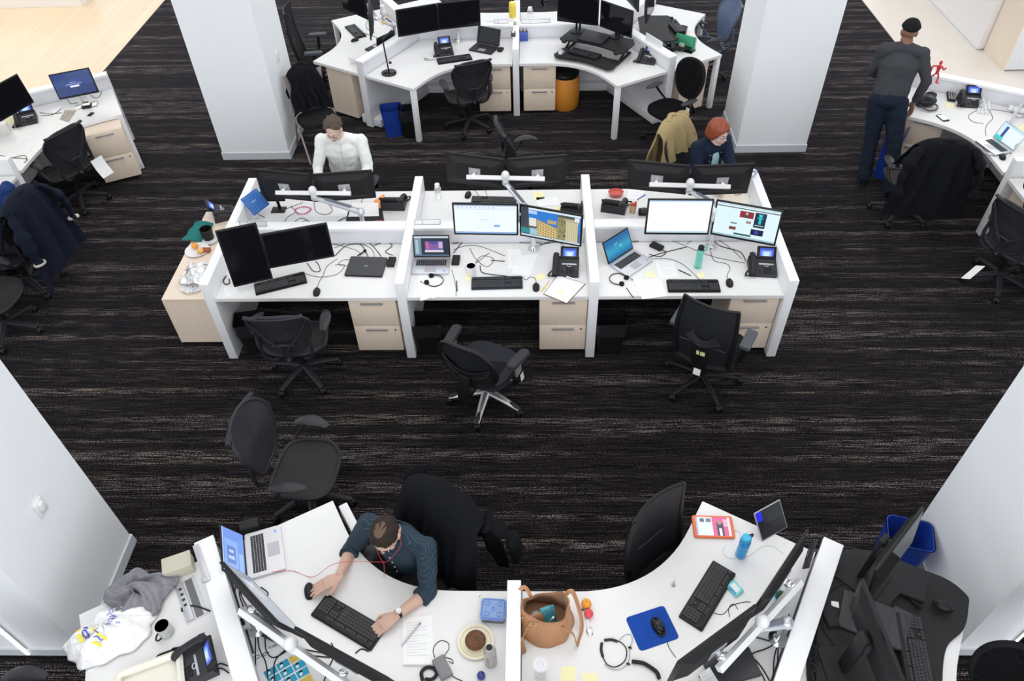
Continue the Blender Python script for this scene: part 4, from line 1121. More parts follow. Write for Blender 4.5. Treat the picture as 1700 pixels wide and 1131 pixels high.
# ---------------------------------------------------------------- phones
def phone_proto():
    t = thing('desk_phone', 'x', 'phone')
    g = G(); w, d = .118, .105
    g.add([(-w, -d, 0), (w, -d, 0), (w, d, 0), (-w, d, 0), (-w, -d, .018), (w, -d, .018), (w, d-.02, .085), (-w, d-.02, .085)], [(3, 2, 1, 0), (4, 5, 6, 7), (0, 1, 5, 4), (1, 2, 6, 5), (2, 3, 7, 6), (3, 0, 4, 7)])
    g.obj('phone_body', graph, t, smooth=0)
    sl = math.atan2(.067, .19); M = Matrix.Translation((0, -d, .018)) @ Matrix.Rotation(sl, 4, 'X')
    g = G(M)
    for i in range(4):
        for j in range(3): g.box(.005+j*.026, .023+j*.026, .020+i*.018, .032+i*.018, 0, .005, .001)
    for i in range(2): g.box(-.035, -.015, .022+i*.022, .034+i*.022, 0, .004, .001); g.box(.088, .104, .022+i*.022, .034+i*.022, 0, .004, .001)
    g.obj('keypad', black, t, smooth=0)
    G(M).tube([(.030+.016*math.cos(a*PI/8), .106+.012*math.sin(a*PI/8), .004) for a in range(16)], .004, 6, closed=True).cbox((.030, .120, .002), (.13, .016, .006), .002).obj('navigation_ring', alu, t)
    M2 = Matrix.Translation((.030, d-.035, .092)) @ Matrix.Rotation(R(52), 4, 'X')
    s_ = G(M2).box(-.082, .082, -.012, .092, -.012, .006, .004).obj('screen_housing', black, t)
    g = G(M2 @ Matrix.Translation((0, .042, .0066)) @ Matrix.Rotation(-PI/2, 4, 'X'))
    cc = c_phone(); paint(g, .118, .070, cc[1], cc[0]).obj('screen', lit, s_, smooth=0)
    g = G(Matrix.Translation((-.088, -.004, .056)) @ Matrix.Rotation(sl, 4, 'X'))
    g.tube(smooth_path([(0, -.105, .010), (0, -.085, .022), (0, -.045, .034), (0, .045, .034), (0, .085, .022), (0, .105, .010)], 4), [.027]*6+[.022]*9+[.027]*6, 12, flat=.75)
    g.obj('handset', graph_dk, t)
    pts = []
    for k in range(90):
        u = k/89; c = Vector((-.10-.05*math.sin(PI*u), -.105-.05*math.sin(PI*u)+.10*u, .018))
        pts.append(c+Vector((.006*math.cos(k*1.4), 0, .006*math.sin(k*1.4))))
    G().tube(pts, .003, 5).obj('coiled_cord', black_cable, t)
    return t
PH = phone_proto(); _pf = [True]
def phone(lb, px, rz, z=.74):
    c = at(*px, z)
    if _pf[0]: _pf[0] = False; PH.location = c; PH.rotation_euler = (0, 0, R(rz)); PH['label'] = lb; return PH
    return copy_tree(PH, c, R(rz), lb)
phone('desk phone beside the clipboard below the street-scene monitor', (939, 448), -4)
phone('desk phone with lit screen at the end divider below the news page', (1264, 448), -6)
phone('desk phone below the large dark monitor at the left pod', (45, 202), 27)
phone('desk phone beside the open laptop and mesh chair of the far pod', (737, 88), 14)
phone('desk phone at the slanting divider beside the far desk riser', (1074, 101), -20)
phone('desk phone beside the keypad handset at the right pod', (1608, 172), -10)
phone('desk phone with blue screen beside the cream tray at the near desk', (328, 1104), -62)
phone('desk phone standing behind the monitors by the orange envelope', (655, 340), 178)
phone('desk phone beside the red food tub of the red-haired woman', (1020, 345), 165)
phone('desk phone with handset overhanging the wood credenza', (372, 357), 115, z=.585)
phone('desk phone seen from behind beside the far slanting divider', (633, 95), -120)
phone('desk phone seen from behind below the street-scene monitor top', (952, 350), 170)

# ---------------------------------------------------------------- people (local: facing +y, origin on the floor under the hips)
def displace(o, strength, size):
    tx = bpy.data.textures.new(o.name+'_folds', 'CLOUDS'); tx.noise_scale = size; tx.noise_depth = 2
    d = o.modifiers.new('folds', 'DISPLACE'); d.texture = tx; d.strength = strength; d.mid_level = .5; d.texture_coords = 'LOCAL'
def ik(a, b, l1, l2, pole):
    d = b-a; L = min(d.length, (l1+l2)*.999); u = d.normalized()
    x = (l1*l1-l2*l2+L*L)/(2*L); h = math.sqrt(max(0, l1*l1-x*x))
    pl = Vector(pole); pl = (pl-u*pl.dot(u)).normalized()
    return a+u*x+pl*h
def hand(g, W, d, n, s, curl=.35, spread=.10, k=1.0, grip=0):
    """W wrist, d towards the fingers, n palm normal (down), s=+1 thumb on the +side"""
    d = Vector(d).normalized(); n = Vector(n); n = (n-d*n.dot(d)).normalized(); sd = d.cross(n)*s
    P = lambda a, b, c: W+(sd*a+d*b+n*c)*k
    g.tube([P(0, -.02, 0), P(0, .02, .002), P(0, .055, .0), P(-.002, .088, .002)], [.027*k, .032*k, .041*k, .038*k], 14, flat=.40, up=n)
    g.ball(P(.022, .035, .010), (.017*k,)*3, 10, 7)
    fl = ((.030, .040, .026, .021, .0088), (.010, .045, .029, .022, .0090), (-.011, .042, .027, .021, .0086), (-.030, .033, .021, .018, .0076))
    for i, (x, a, b, c, r) in enumerate(fl):
        an = -(x)*spread*14*.6; cu = curl*(1+.12*i)
        v = Vector((math.sin(-an)*1.0, math.cos(an))); p = P(x, .086, .0); q = [P(x, .070, .0), p]; th = cu*.5
        for seg, dl in ((a, .55), (b, 1.0), (c, .8)):
            dr = (sd*v.x+d*v.y)*math.cos(th)+n*math.sin(th); q.append(q[-1]+dr*seg*k); th += cu*dl
        g.tube(q, [r*1.05*k, r*1.1*k, r*1.0*k, r*.94*k, r*.80*k], 10); g.ball(q[-1], r*.82*k, 8, 6)
        g.ball(q[2], r*1.06*k, 8, 6)
    q = [P(.020, .018, .006), P(.044, .045, .014), P(.055+.004, .075, .020+.004*grip), P(.052, .100, .026+.010*grip)]
    g.tube(q, [.016*k, .0125*k, .0105*k, .0085*k], 10); g.ball(q[-1], .0088*k, 8, 6)
def head_geo(g, M, fem=False):
    h = G(M); 
    h.ball((0, -.012, .035), (.076, .097, .092), 22, 16).ball((0, .030, -.025), (.062, .062, .088), 20, 14)
    h.ball((0, .052, -.098), (.030, .028, .024), 12, 8).tube([(-.048, .0, -.075), (-.03, .045, -.098), (0, .062, -.104), (.03, .045, -.098), (.048, .0, -.075)], .020, 8)
    h.tube([(0, .088, .018), (0, .104, -.012), (0, .112, -.030)], [.008, .0105, .0125], 8).ball((-.012, .098, -.033), .009, 8, 6).ball((.012, .098, -.033), .009, 8, 6)
    h.tube([(-.042, .076, .022), (-.02, .089, .026), (.02, .089, .026), (.042, .076, .022)], .0075, 8)
    for s_ in (-1, 1):
        h.ball((s_*.076, -.008, -.012), (.009, .021, .032), 10, 8, (0, s_*.25, 0)).ball((s_*.038, .066, -.035), (.020, .02, .022), 10, 8)
    h.tube([(-.022, .086, -.064), (0, .094, -.063), (.022, .086, -.064)], [.005, .008, .005], 8)
    g.v += h.v and [] or []
    n = len(g.v); g.v += h.v; g.f += [[i+n for i in f] for f in h.f]; g.c += h.c
def face_parts(root, M, eye=(.10, .06, .04), brow=(.05, .035, .03), lip=(.50, .22, .19), closed=False):
    em = mat('eye_white', (.8, .78, .76), .3)
    for s_ in (-1, 1):
        e = G(M).ball((s_*.030, .078, .004), (.0135, .011, .0085 if not closed else .004), 12, 8).obj('eye', em, root)
        G(M).ball((s_*.030, .0868, .002), (.0055, .003, .0055 if not closed else .002), 10, 6).obj('iris', mat('iris_brown', eye, .2), e)
    for s_ in (-1, 1): G(M).tube([(s_*.046, .083, .024), (s_*.030, .093, .030), (s_*.014, .095, .026)], [.003, .0045, .003], 6).obj('eyebrow', mat('brow_'+str(int(brow[0]*1000)), brow, .9), root)
    G(M).tube([(-.022, .0895, -.062), (-.008, .100, -.0595), (0, .101, -.061), (.008, .100, -.0595), (.022, .0895, -.062)], [.002, .004, .004, .004, .002], 6).tube([(-.020, .089, -.067), (0, .1005, -.069), (.020, .089, -.067)], [.002, .0045, .002], 6).obj('lips', mat('lip_'+str(int(lip[0]*1000)), lip, .5), root)
def hair_sheet(M, root, m, front=52, side=96, back=128, th=.012, drop=0, seed=0, name='hair', wave=.004, bald=0, part=0, radii=(.078, .099, .094), curl=0, c=(0, -.012, .035)):
    rnd = random.Random(seed); ph = [rnd.uniform(0, 6) for _ in range(5)]
    def fn(u, v):
        a = 2*PI*u; f = math.cos(a)        # a=0 front
        if f > 0: pm = side+(front-side)*f**1.6
        else: pm = side+(back-side)*(-f)**1.2
        pol = R(pm)*(.0+v); s_, c_ = math.sin(min(pol, PI/2)), math.cos(pol)
        t = th+wave*math.sin(9*a+ph[0]+3*v)+wave*.7*math.sin(23*a+ph[1]+7*v)+curl*math.sin(11*a+ph[2])*math.sin(14*v+ph[3])*v
        t = th+(t-th)*min(1, pol/.6) if not bald else (t if pol > R(48) else th+(t-th)*0); t -= bald*max(0, 1-(Vector((math.sin(pol)*math.sin(a), math.sin(pol)*f+.22)).length/.42)**2); t *= min(1, (1-v)*7+.25)
        if pol <= PI/2: p = Vector(((radii[0]+t)*s_*math.sin(a), (radii[1]+t)*s_*f, (radii[2]+t)*c_))
        else:
            q = (pol-PI/2)
            k = 1-.35*q*q*(0 if drop else 1)
            p = Vector(((radii[0]+t)*math.sin(a)*k, (radii[1]+t)*f*k, -radii[2]*math.sin(q)-drop*(q/R(38)) if not drop else -drop*q/R(38)))
        return Vector(c)+p
    return G(M).sheet(fn, 64, 26, .006).obj(name, m, root, smooth=180)
def glasses(M, root, m):
    g = G(M)
    for s_ in (-1, 1):
        g.tube([(s_*.031+.021*math.cos(a*PI/8), .103-.004*abs(math.cos(a*PI/8)), .002+.015*math.sin(a*PI/8)) for a in range(16)], .0015, 6, closed=True)
        g.tube([(s_*.052, .098, .006), (s_*.076, .05, .006), (s_*.080, -.01, .0)], .0018, 6)
    g.tube([(-.011, .106, .006), (0, .108, .009), (.011, .106, .006)], .0015, 6)
    return g.obj('glasses', m, root)
SK = lambda n, c: mat('skin_'+n, c, .55, bump=.15, bscale=160, var=.06, vscale=14, spec=.35)

def person(lb, loc, rz, skin, shirt, trousers, wr, wl, hr=None, hl=None, lean=.10, head=(0, 0, 0), neck=None, seat=.50, sleeve='long', legs='sit', k=1.0, pole=.2, vox=.006, curl=.4,
           shoes=None, voxs=.009, shw=.20, folds=.020, hoff=(0, 0, 0), side=0, feet=None, bulk=1.0):
    """wr/wl: world wrist targets; hr/hl: (finger direction, palm normal) in world space; head=(yaw, pitch, roll) degrees"""
    t = thing('person', lb, 'person', loc, rz)
    I = (Matrix.Translation(loc) @ Matrix.Rotation(rz, 4, 'Z')).inverted(); I3 = I.to_3x3()
    z0 = seat+.06
    H = Vector((0, 0, z0)) if legs == 'sit' else Vector((0, 0, .93*k))
    ax = Vector((side, math.sin(lean), math.cos(lean))).normalized()
    ch = H+ax*.33*k; nk = H+ax*.50*k+Vector((0, .01, 0)); sh = H+ax*.455*k
    sr, sl = sh+Vector((shw, 0, -.0)), sh+Vector((-shw, 0, 0))
    hc = nk+Vector((0, .035+.02*math.sin(lean), .125))+Vector(hoff)
    HM = Matrix.Translation(hc) @ Euler((R(head[1]), R(head[2]), R(head[0]))).to_matrix().to_4x4()
    WR, WL = I @ Vector(wr), I @ Vector(wl)
    er = ik(sr, WR, .29*k, .26*k, (pole, -.25, -1)); el = ik(sl, WL, .29*k, .26*k, (-pole, -.25, -1))
    # body: one fused skin
    g = G(); g.tube([H, ch, nk-Vector((0, 0, .06))], [.13, .13, .07], 14, flat=.7, up=(0, 1, 0))
    nb = HM @ Vector((0, -.025, -.05))
    g.tube([nk-Vector((0, .0, .05)), nk+Vector((0, -.002, .0)), nb], [.068, .056, .054], 16)
    head_geo(g, HM)
    for s_, S, E_, W_, hh in ((1, sr, er, WR, hr), (-1, sl, el, WL, hl)):
        g.tube([S, S.lerp(E_, .5), E_], [.05, .045, .038], 12).ball(E_, .039, 12, 8)
        g.tube([E_, E_.lerp(W_, .3), E_.lerp(W_, .7), W_], [.038, .041, .032, .026], 14, flat=.9)
        if hh: hand(g, W_, I3 @ Vector(hh[0]), I3 @ Vector(hh[1]), s_, curl if not isinstance(curl, dict) else curl[s_], k=k*1.10)
        else: hand(g, W_, (W_-E_), (0, 0, -1), s_, .4, k=k)
    if legs == 'sit': hips = [H+Vector((s_*.09, .02, 0)) for s_ in (-1, 1)]; kn = [Vector((s_*.13, .43, z0+.01)) for s_ in (-1, 1)]; an = [Vector((s_*.12, .46, .10)) for s_ in (-1, 1)]
    else:
        hips = [H+Vector((s_*.09, 0, 0)) for s_ in (-1, 1)]; an = [I @ Vector((*f, .09)) for f in feet]
        kn = [h.lerp(a, .5)+Vector((0, .03, 0)) for h, a in zip(hips, an)]
    for h, q, a in zip(hips, kn, an): g.tube([h, q, a], [.06, .045, .035], 10)
    g.obj('body', skin, t, smooth=180, remesh=vox, relax=2)
    # shirt
    g = G(); b = bulk
    g.tube([H+Vector((0, 0, -.03)), H+ax*.10, H+ax*.22, ch, H+ax*.42, H+ax*.475], [.165*b, .165*b, .165*b, .182*b, .165, .10], 22, flat=.66, up=(0, 1, 0))
    g.tube([sl+Vector((.02, 0, 0)), sh.lerp(nk, .6)+Vector((-.05, -.01, 0)), sh.lerp(nk, .6)+Vector((.05, -.01, 0)), sr+Vector((-.02, 0, 0))], [.062, .066, .066, .062], 12)
    g.tube([nk-Vector((0, .005, .045)), nk+Vector((0, -.006, .012))], [.078, .068], 16)
    for s_, S, E_, W_ in ((1, sr, er, WR), (-1, sl, el, WL)):
        g.ball(S, .070, 14, 10).tube([S, S.lerp(E_, .5), E_], [.068, .062, .055], 14).ball(E_, .054, 12, 8)
        if sleeve == 'long': g.tube([E_, E_.lerp(W_, .5), E_.lerp(W_, .93)], [.054, .048, .038], 14)
        else: g.tube([E_, E_.lerp(W_, .22)], [.057, .058], 14)
    o = g.obj('shirt', shirt, t, smooth=180, remesh=voxs, relax=6); displace(o, folds, .09)
    g = G()
    for h, q, a in zip(hips, kn, an): g.tube([h, h.lerp(q, .5), q, q.lerp(a, .5), a-Vector((0, 0, .03))], [.105*b, .092*b, .075*b, .068*b, .070*b], 14).ball(q, .071, 12, 8)
    g.ball(H+Vector((0, -.01, .0)), (.168*b, .13*b, .11), 18, 12)
    if legs != 'sit': g.tube([H+Vector((0, 0, .08)), H-Vector((0, 0, .08))], [.150, .165], 18, flat=.72, up=(0, 1, 0))
    o = g.obj('trousers', trousers, t, smooth=180, remesh=voxs*1.2, relax=5); displace(o, folds, .08)
    for a in an: G().tube([a+Vector((0, -.06, -.045)), a+Vector((0, .05, -.05)), a+Vector((0, .14, -.06)), a+Vector((0, .19, -.068))], [.038, .042, .042, .024], 12, flat=.8).box(a.x-.042, a.x+.042, a.y-.09, a.y+.20, 0, .02, .008).obj('shoe', shoes or black, t)
    return t, HM, dict(nk=nk, sr=sr, sl=sl, er=er, el=el, WR=WR, WL=WL, H=H, ch=ch, ax=ax, I=I)
fair = SK('fair', (.62, .40, .31)); pink = SK('pink', (.68, .47, .40)); brown = SK('brown', (.26, .14, .09))
denim = cloth('dark_denim', (.010, .016, .030), bs=30); chino = cloth('charcoal_trousers', (.02, .02, .024))

# man in the checked shirt at the near desk
shirt_c = check_mat('navy_check_shirting', (.006, .022, .042), (.16, .26, .30), 26)
wR, wL = at(563, 957, .815), at(656, 1023, .80)
t, HM, J = person('person in a dark blue checked shirt typing at the near desk', (-.83, 2.45, 0), R(156), fair, shirt_c, chino, wR, wL,
    hr=((at(516, 982, .795)-wR), (0.05, 0, -1)), hl=((at(612, 1055, .76)-wL), (0, 0, -1)), lean=.12, head=(6, -38, 0), seat=.46, sleeve='rolled', vox=.0042, voxs=.008, curl={1: .22, -1: .38}, hoff=(0, .03, -.03), shw=.205, folds=.016, pole=.55)
MAN = t
hair_d = mat('dark_brown_hair', (.022, .014, .010), .7, bump=.8, bscale=90, stretch=(1, .3, 1))
face_parts(t, HM, closed=True)
hair_sheet(HM, t, hair_d, front=46, side=92, back=120, th=.010, seed=2)
hair_sheet(HM @ Matrix.Translation((0, -.012, .035)) @ Matrix.Rotation(R(14), 4, 'X') @ Matrix.Translation((0, .012, -.035)), t, mat('thin_brown_hair', (.11, .062, .042), .7, bump=.6, bscale=90), front=26, side=24, back=34, th=.0125, seed=2, name='thinning_crown', wave=.0)
for s_, E_, W_ in ((1, J['er'], J['WR']), (-1, J['el'], J['WL'])):
    q = E_.lerp(W_, .26); d = (W_-E_).normalized()
    G().tube([q-d*.035, q-d*.015, q+d*.005, q+d*.010], [.058, .063, .061, .050], 18).obj('rolled_cuff', shirt_c, t)
d = (J['WL']-J['el']).normalized(); q = J['WL']-d*.022
wt = G().tube([q-d*.009, q+d*.009], [.0315, .0305], 20, flat=.92).obj('watch_strap', mat('black_leather', (.012, .011, .010), .5), t)
up = Vector((0, 0, 1)); up = (up-d*up.dot(d)).normalized()
G().tube([q+up*.027, q+up*.037], .020, 20).obj('watch_case', chrome, wt); G().tube([q+up*.0365, q+up*.038], .0165, 20).obj('watch_dial', white_pl, wt)
nk = J['nk']; ax = J['ax']
G().sheet(lambda a, b: nk+Vector((-.085*math.sin(2*PI*(.5+(a-.5)*.86)), -.085*math.cos(2*PI*(.5+(a-.5)*.86))*-.9*-1*-1+.0, .022-.05*b))+Vector((math.sin(2*PI*(.5+(a-.5)*.86))*-.012*b, 0, 0)), 20, 3, .006).obj('collar', shirt_c, t)
for i in range(5): G().ball(J['H']+ax*(.43-.075*i)+Vector((.0, .118-.012*(i == 0), -.0)), (.0058, .0045, .0058), 8, 6).obj('shirt_button', white_pl, t)
P0 = HM @ Vector((.080, 0, -.02)); P1 = HM @ Vector((-.080, 0, -.02)); C_ = nk+Vector((0, .15, -.10))
red_c = mat('red_earphone_cord', (.60, .05, .06), .4)
LW = J['I'] @ at(452, 950, .765)
ec = thing('earphones', 'thin red earphone cord hanging from the checked-shirt man to the silver laptop', 'earphones', t.location, t.rotation_euler.z)
G().tube(smooth_path([P0, P0+Vector((.005, .03, -.07)), C_, P1+Vector((-.005, .03, -.07)), P1], 8), .0016, 6).ball(P0, .007, 8, 6).ball(P1, .007, 8, 6).obj('ear_cord', red_c, ec)
G().tube(smooth_path([C_, C_+Vector((0, .02, -.10)), C_+Vector((.03, .01, -.20)), C_+Vector((.05, -.01, -.24))], 6), .0017, 6).ball(C_+Vector((.05, -.01, -.25)), (.006, .005, .012), 8, 6).obj('inline_remote', red_c, ec)
G().tube(smooth_path([C_, J['I'] @ at(560, 935, .95), J['I'] @ at(520, 958, .760), J['I'] @ at(485, 948, .745), LW], 7), .0017, 6).obj('long_cord', red_c, ec)

# man in the white shirt
wh_shirt = cloth('white_shirt', (.80, .81, .80), .85, .5, 12, .02)
t, HM, J = person('person in a white shirt and glasses looking down behind two monitors', (-1.98, 6.93, 0), R(178), pink, wh_shirt, chino, (-2.18, 6.50, .80), (-1.78, 6.50, .80),
    hr=((.1, -1, -.1), (0, 0, -1)), hl=((-.1, -1, -.1), (0, 0, -1)), lean=.05, head=(-8, -28, 0), seat=.55, vox=.006, shw=.205, hoff=(.03, .02, 0), bulk=1.12, folds=.022, pole=.5)
face_parts(t, HM, brow=(.20, .13, .09)); glasses(HM, t, mat('glasses_grey', (.12, .12, .14), .3, metal=.5))
hair_sheet(HM, t, mat('grey_brown_hair', (.09, .062, .048), .8, bump=.9, bscale=80), front=44, side=98, back=125, th=.015, seed=5, wave=.006)
G().tube(smooth_path([J['nk']+Vector((-.02, .10, -.02)), J['ch']+Vector((-.02, .15, .05)), J['ch']+Vector((-.03, .14, -.12)), J['ch']+Vector((-.02, .14, -.24))], 6), .0018, 6).obj('lanyard', mat('grey_lanyard', (.35, .38, .38), .7), t)
G().sheet(lambda a, b: J['nk']+Vector((.078*math.sin(2*PI*(.5+(a-.5)*.86)), -.078*math.cos(2*PI*(.5+(a-.5)*.86)), .020-.045*b)), 20, 3, .006).obj('collar', wh_shirt, t)
put(mesh_chair('mesh_office_chair', 'chair of the man in the white shirt', high=.8), -1.98, 6.80, R(180))

# red-haired woman
dj = cloth('denim_jacket', (.009, .016, .038), .85, .4, 60)
t, HM, J = person('red-haired person with glasses in a dark denim jacket at the centre desks', (1.80, 6.86, 0), R(205), SK('rosy', (.70, .48, .43)), dj, chino, (1.78, 6.42, .80), (2.02, 6.44, .80),
    lean=.03, head=(14, -12, 0), seat=.53, k=.93, shw=.17, vox=.006, hoff=(-.01, .02, -.01), folds=.018, bulk=.95)
face_parts(t, HM, lip=(.55, .16, .15), brow=(.22, .08, .04)); glasses(HM, t, mat('glasses_blue', (.02, .05, .16), .3))
red_h = mat('copper_red_hair', (.24, .048, .016), .45, bump=.7, bscale=60, stretch=(1, 1, .12), var=.2, vscale=30)
hair_sheet(HM, t, red_h, front=72, side=128, back=134, th=.020, drop=.105, seed=7, wave=.003)
G().tube([J['ch']+Vector((0, .092, .10)), J['ch']+Vector((0, .118, .02)), J['ch']+Vector((0, .118, -.12)), J['H']+Vector((0, .12, .04))], [.030, .042, .048, .05], 12, flat=.35, up=(0, 1, 0)).obj('blouse', cloth('pale_aqua_blouse', (.35, .58, .64)), t)
G().sheet(lambda a, b: J['nk']+Vector((.082*math.sin(2*PI*(.5+(a-.5)*.80)), -.075*math.cos(2*PI*(.5+(a-.5)*.80)), .012-.055*b))+Vector((.03*math.sin(2*PI*(.5+(a-.5)*.8))*b, 0, 0)), 20, 3, .008).obj('collar', dj, t)
for i in range(4):
    for s_ in (-1, 1): G().ball(J['H']+Vector((s_*.066, .118, .36-.075*i)), (.006, .005, .006), 8, 6).obj('jacket_button', chrome, t)
put(mesh_chair('mesh_office_chair', 'chair of the red-haired woman, under the khaki coat'), 1.72, 6.90, R(-134))
coat('khaki_coat', 'khaki coat hung over the chair of the red-haired woman', 1.72, 6.90, R(-134), cloth('khaki_cotton', (.36, .28, .14), .9, .4, 30), top=1.10, wd=.56, rear=.55, seed=12, yb=-.38, sleeves=((-1, .4),))

# standing man in a beanie
t, HM, J = person('person in a black beanie and charcoal sweater standing with back turned', (3.89, 7.76, 0), R(-18), brown, cloth('charcoal_sweater', (.050, .052, .060), .9, .4, 40, .05), denim,
    (4.20, 7.80, .93), (3.93, 8.16, 1.06), hr=((.05, -.05, -1), (-1, 0, 0)), hl=((.3, .9, -.3), (0, 0, -1)), lean=.22, head=(0, -12, 0), legs='stand', feet=((3.86, 7.62), (4.08, 7.36)), k=1.08, shw=.190, vox=.006, curl=.6, bulk=1.12, pole=.6, folds=.02)
bn = cloth('black_knit_cap', (.010, .010, .012), .95, .5, 200)
hair_sheet(HM, t, bn, front=72, side=84, back=98, th=.020, seed=1, name='beanie', wave=.001)
face_parts(t, HM)
G().tube([J['nk']+Vector((.06*math.sin(2*PI*k/20), .06*math.cos(2*PI*k/20)-.004, .012)) for k in range(20)], .016, 8, closed=True).obj('collar', MATS['charcoal_sweater'], t)
# person in blue at the left border, person at the bottom-left, curly-haired woman at the right border
t, HM, J = person('person in a royal blue jacket sitting at the chair with the navy coat', (-5.12, 6.02, 0), R(92), brown, cloth('royal_blue_jacket', (.012, .040, .16), .8, .5, 14), chino, (-5.6, 6.05, .82), (-5.6, 5.65, .82), lean=.15, head=(0, -15, 0), seat=.48, vox=.008, hoff=(0, .05, 0), folds=.03, bulk=1.15)
hair_sheet(HM, t, hair_d, th=.012)
face_parts(t, HM)
t, HM, J = person('person in a navy top cut off at the near border beside the grey scarf desk', (-3.02, 1.28, 0), R(-80), brown, cloth('navy_top', (.012, .016, .035)), chino, (-2.66, 1.36, .80), (-2.66, 1.14, .80), lean=.1, seat=.48, vox=.008, head=(0, -20, 0))
hair_sheet(HM, t, hair_d, th=.014); face_parts(t, HM)
put(mesh_chair('mesh_office_chair', 'charcoal mesh chair with one armrest in view beside the grey scarf desk'), -2.98, 1.36, R(-82))
t, HM, J = person('curly-haired person in a navy top at the right border', (4.76, 5.92, 0), R(-62), pink, cloth('deep_navy_top', (.012, .014, .05)), chino, (5.0, 6.2, .82), (5.1, 5.95, .82), lean=.05, seat=.48, vox=.008, k=.95, head=(0, -10, 0), hoff=(0, 0, -.02))
face_parts(t, HM)
hair_sheet(HM, t, mat('curly_brown_hair', (.13, .060, .028), .7, bump=1.0, bscale=45, var=.35, vscale=40), front=60, side=150, back=165, th=.035, drop=.14, seed=9, wave=.010, curl=.035)

# ---------------------------------------------------------------- loose things
def flat(name, lb, cat, px, m, z=.74, th=.0012, group=None, curl=0):
    """a sheet lying on the plane z; px are its photo corners"""
    P = [at(u, v, z) for u, v in px]; c = sum(P, Vector())/len(P)
    o = G().prism([((p-c).x, (p-c).y) for p in P], .0004, th).obj(name, m, smooth=0); o.location = c
    return tag(o, lb, cat, group)
def lined(o, px, z, n=8, m=None, name='written_lines', a=.12, b=.88):
    """rows of writing on a sheet whose corners run TL, TR, BR, BL"""
    P = [at(u, v, z) for u, v in px]; c = sum(P, Vector())/4; g = G()
    for i in range(n):
        t = .10+.8*i/n; L0 = P[0].lerp(P[3], t); L1 = P[1].lerp(P[2], t); q0 = L0.lerp(L1, a); q1 = L0.lerp(L1, a+(b-a)*rr.uniform(.4, 1)); w_ = (P[3]-P[0]).normalized()*.0022
        g.add([q0-c+Vector((0, 0, .0016)), q1-c+Vector((0, 0, .0016)), q1+w_-c+Vector((0, 0, .0016)), q0+w_-c+Vector((0, 0, .0016))], [(0, 1, 2, 3)])
    g.obj(name, m or mat('pale_print', (.55, .55, .58), .8), o, smooth=0); return o
def sheet_paper(lb, px, z=.74, n=8, m=None, cat='paper', name='paper_sheet', a=.12, b=.88):
    o = flat(name, lb, cat, px, m or paper, z); return lined(o, px, z, n, a=a, b=b) if n and len(px) == 4 else o
def small(name, lb, cat, px, z=.74, rz=0): c = at(*px, z); return thing(name, lb, cat, c, R(rz))
def note(lb, px, z=.74): return flat('sticky_note', lb, 'sticky note', px, yellow_note, z)
def pen(lb, a, b, m, z=.74, r=.0042, name='pen', tip=None):
    A, B = at(*a, z), at(*b, z); t = thing(name, lb, name, A); d = B-A; o = Vector((0, 0, r))
    G().tube([o, o+d*.9], r, 10).obj('barrel', m, t); G().tube([o+d*.9, o+d], [r, r*.25], 10).obj('tip', tip or black, t); return t

# --- centre desks, front row
o = flat('paper_scrap', 'torn white paper scrap by the upright dark monitor', 'paper', [(371, 478), (392, 475), (397, 486), (374, 494)], paper)
wire('cable', 'thick black cable loop on the desk below the upright monitor', [(376, 458), (371, 466), (374, 472), (381, 470), (380, 463)], .005)
for i, q in enumerate(([(548, 402), (575, 398), (610, 402), (632, 425), (630, 430)], [(555, 412), (585, 402), (615, 412), (622, 428)], [(556, 425), (575, 408), (598, 406), (608, 420), (612, 429)],
                       [(556, 440), (572, 440), (560, 455), (530, 460), (500, 452)], [(510, 437), (520, 450), (531, 450), (529, 440), (524, 434)], [(600, 430), (570, 432), (563, 440), (590, 442)],
                       [(620, 408), (640, 402), (651, 408), (640, 418), (652, 424)], [(553, 405), (590, 415), (600, 424)])):
    wire('cable', 'one of the thin black cables tangled between the dark monitors and the closed laptop', q, (.0035, .0022)[i % 2], group='tangled cables behind the closed laptop')
t = small('microphone', 'small black desk microphone above the closed laptop', 'microphone', (594, 426)); G().ball((.06, .06, .02), .015, 12, 8).obj('foam_head', black_fabric, t); G().tube([(0, 0, .01), (.055, .055, .016)], .006, 8).obj('stem', black, t)
for i, q in enumerate(([(752, 405), (770, 400), (785, 392)], [(752, 415), (775, 408), (800, 410), (838, 425)], [(753, 420), (768, 402), (778, 396)], [(780, 412), (790, 430), (808, 443), (820, 430), (800, 425), (790, 437), (812, 420)],
                       [(797, 441), (800, 452), (818, 456), (838, 458), (850, 461)], [(870, 396), (900, 405), (925, 402), (938, 410)], [(880, 418), (895, 408), (915, 401)], [(855, 395), (862, 402), (880, 404)], [(815, 432), (838, 434)])):
    wire('cable', 'one of the thin cables looping behind the news-video laptop and green mug', q, (.0038, .0022)[i % 2], group='tangled cables above the green mug')
for i, q in enumerate(([(1050, 402), (1070, 398), (1090, 392)], [(1103, 395), (1130, 405), (1180, 425), (1237, 437)], [(1080, 408), (1105, 418), (1095, 426), (1078, 422)], [(1080, 430), (1110, 430), (1135, 440), (1162, 465)],
                       [(1178, 392), (1195, 408), (1228, 418), (1238, 433)], [(1140, 405), (1158, 393)], [(1075, 428), (1100, 420), (1140, 410)], [(1182, 392), (1210, 410), (1232, 430)])):
    wire('cable', 'one of the thin cables between the blue-desktop laptop and the phone of the news-page bay', q, (.0038, .0022)[i % 2], group='loose cables around the green bottle')
wire('cable', 'thin black cable hanging over the desk edge by the round green mug', [(750, 448), (754, 462), (757, 478), (757, 492)], .002)
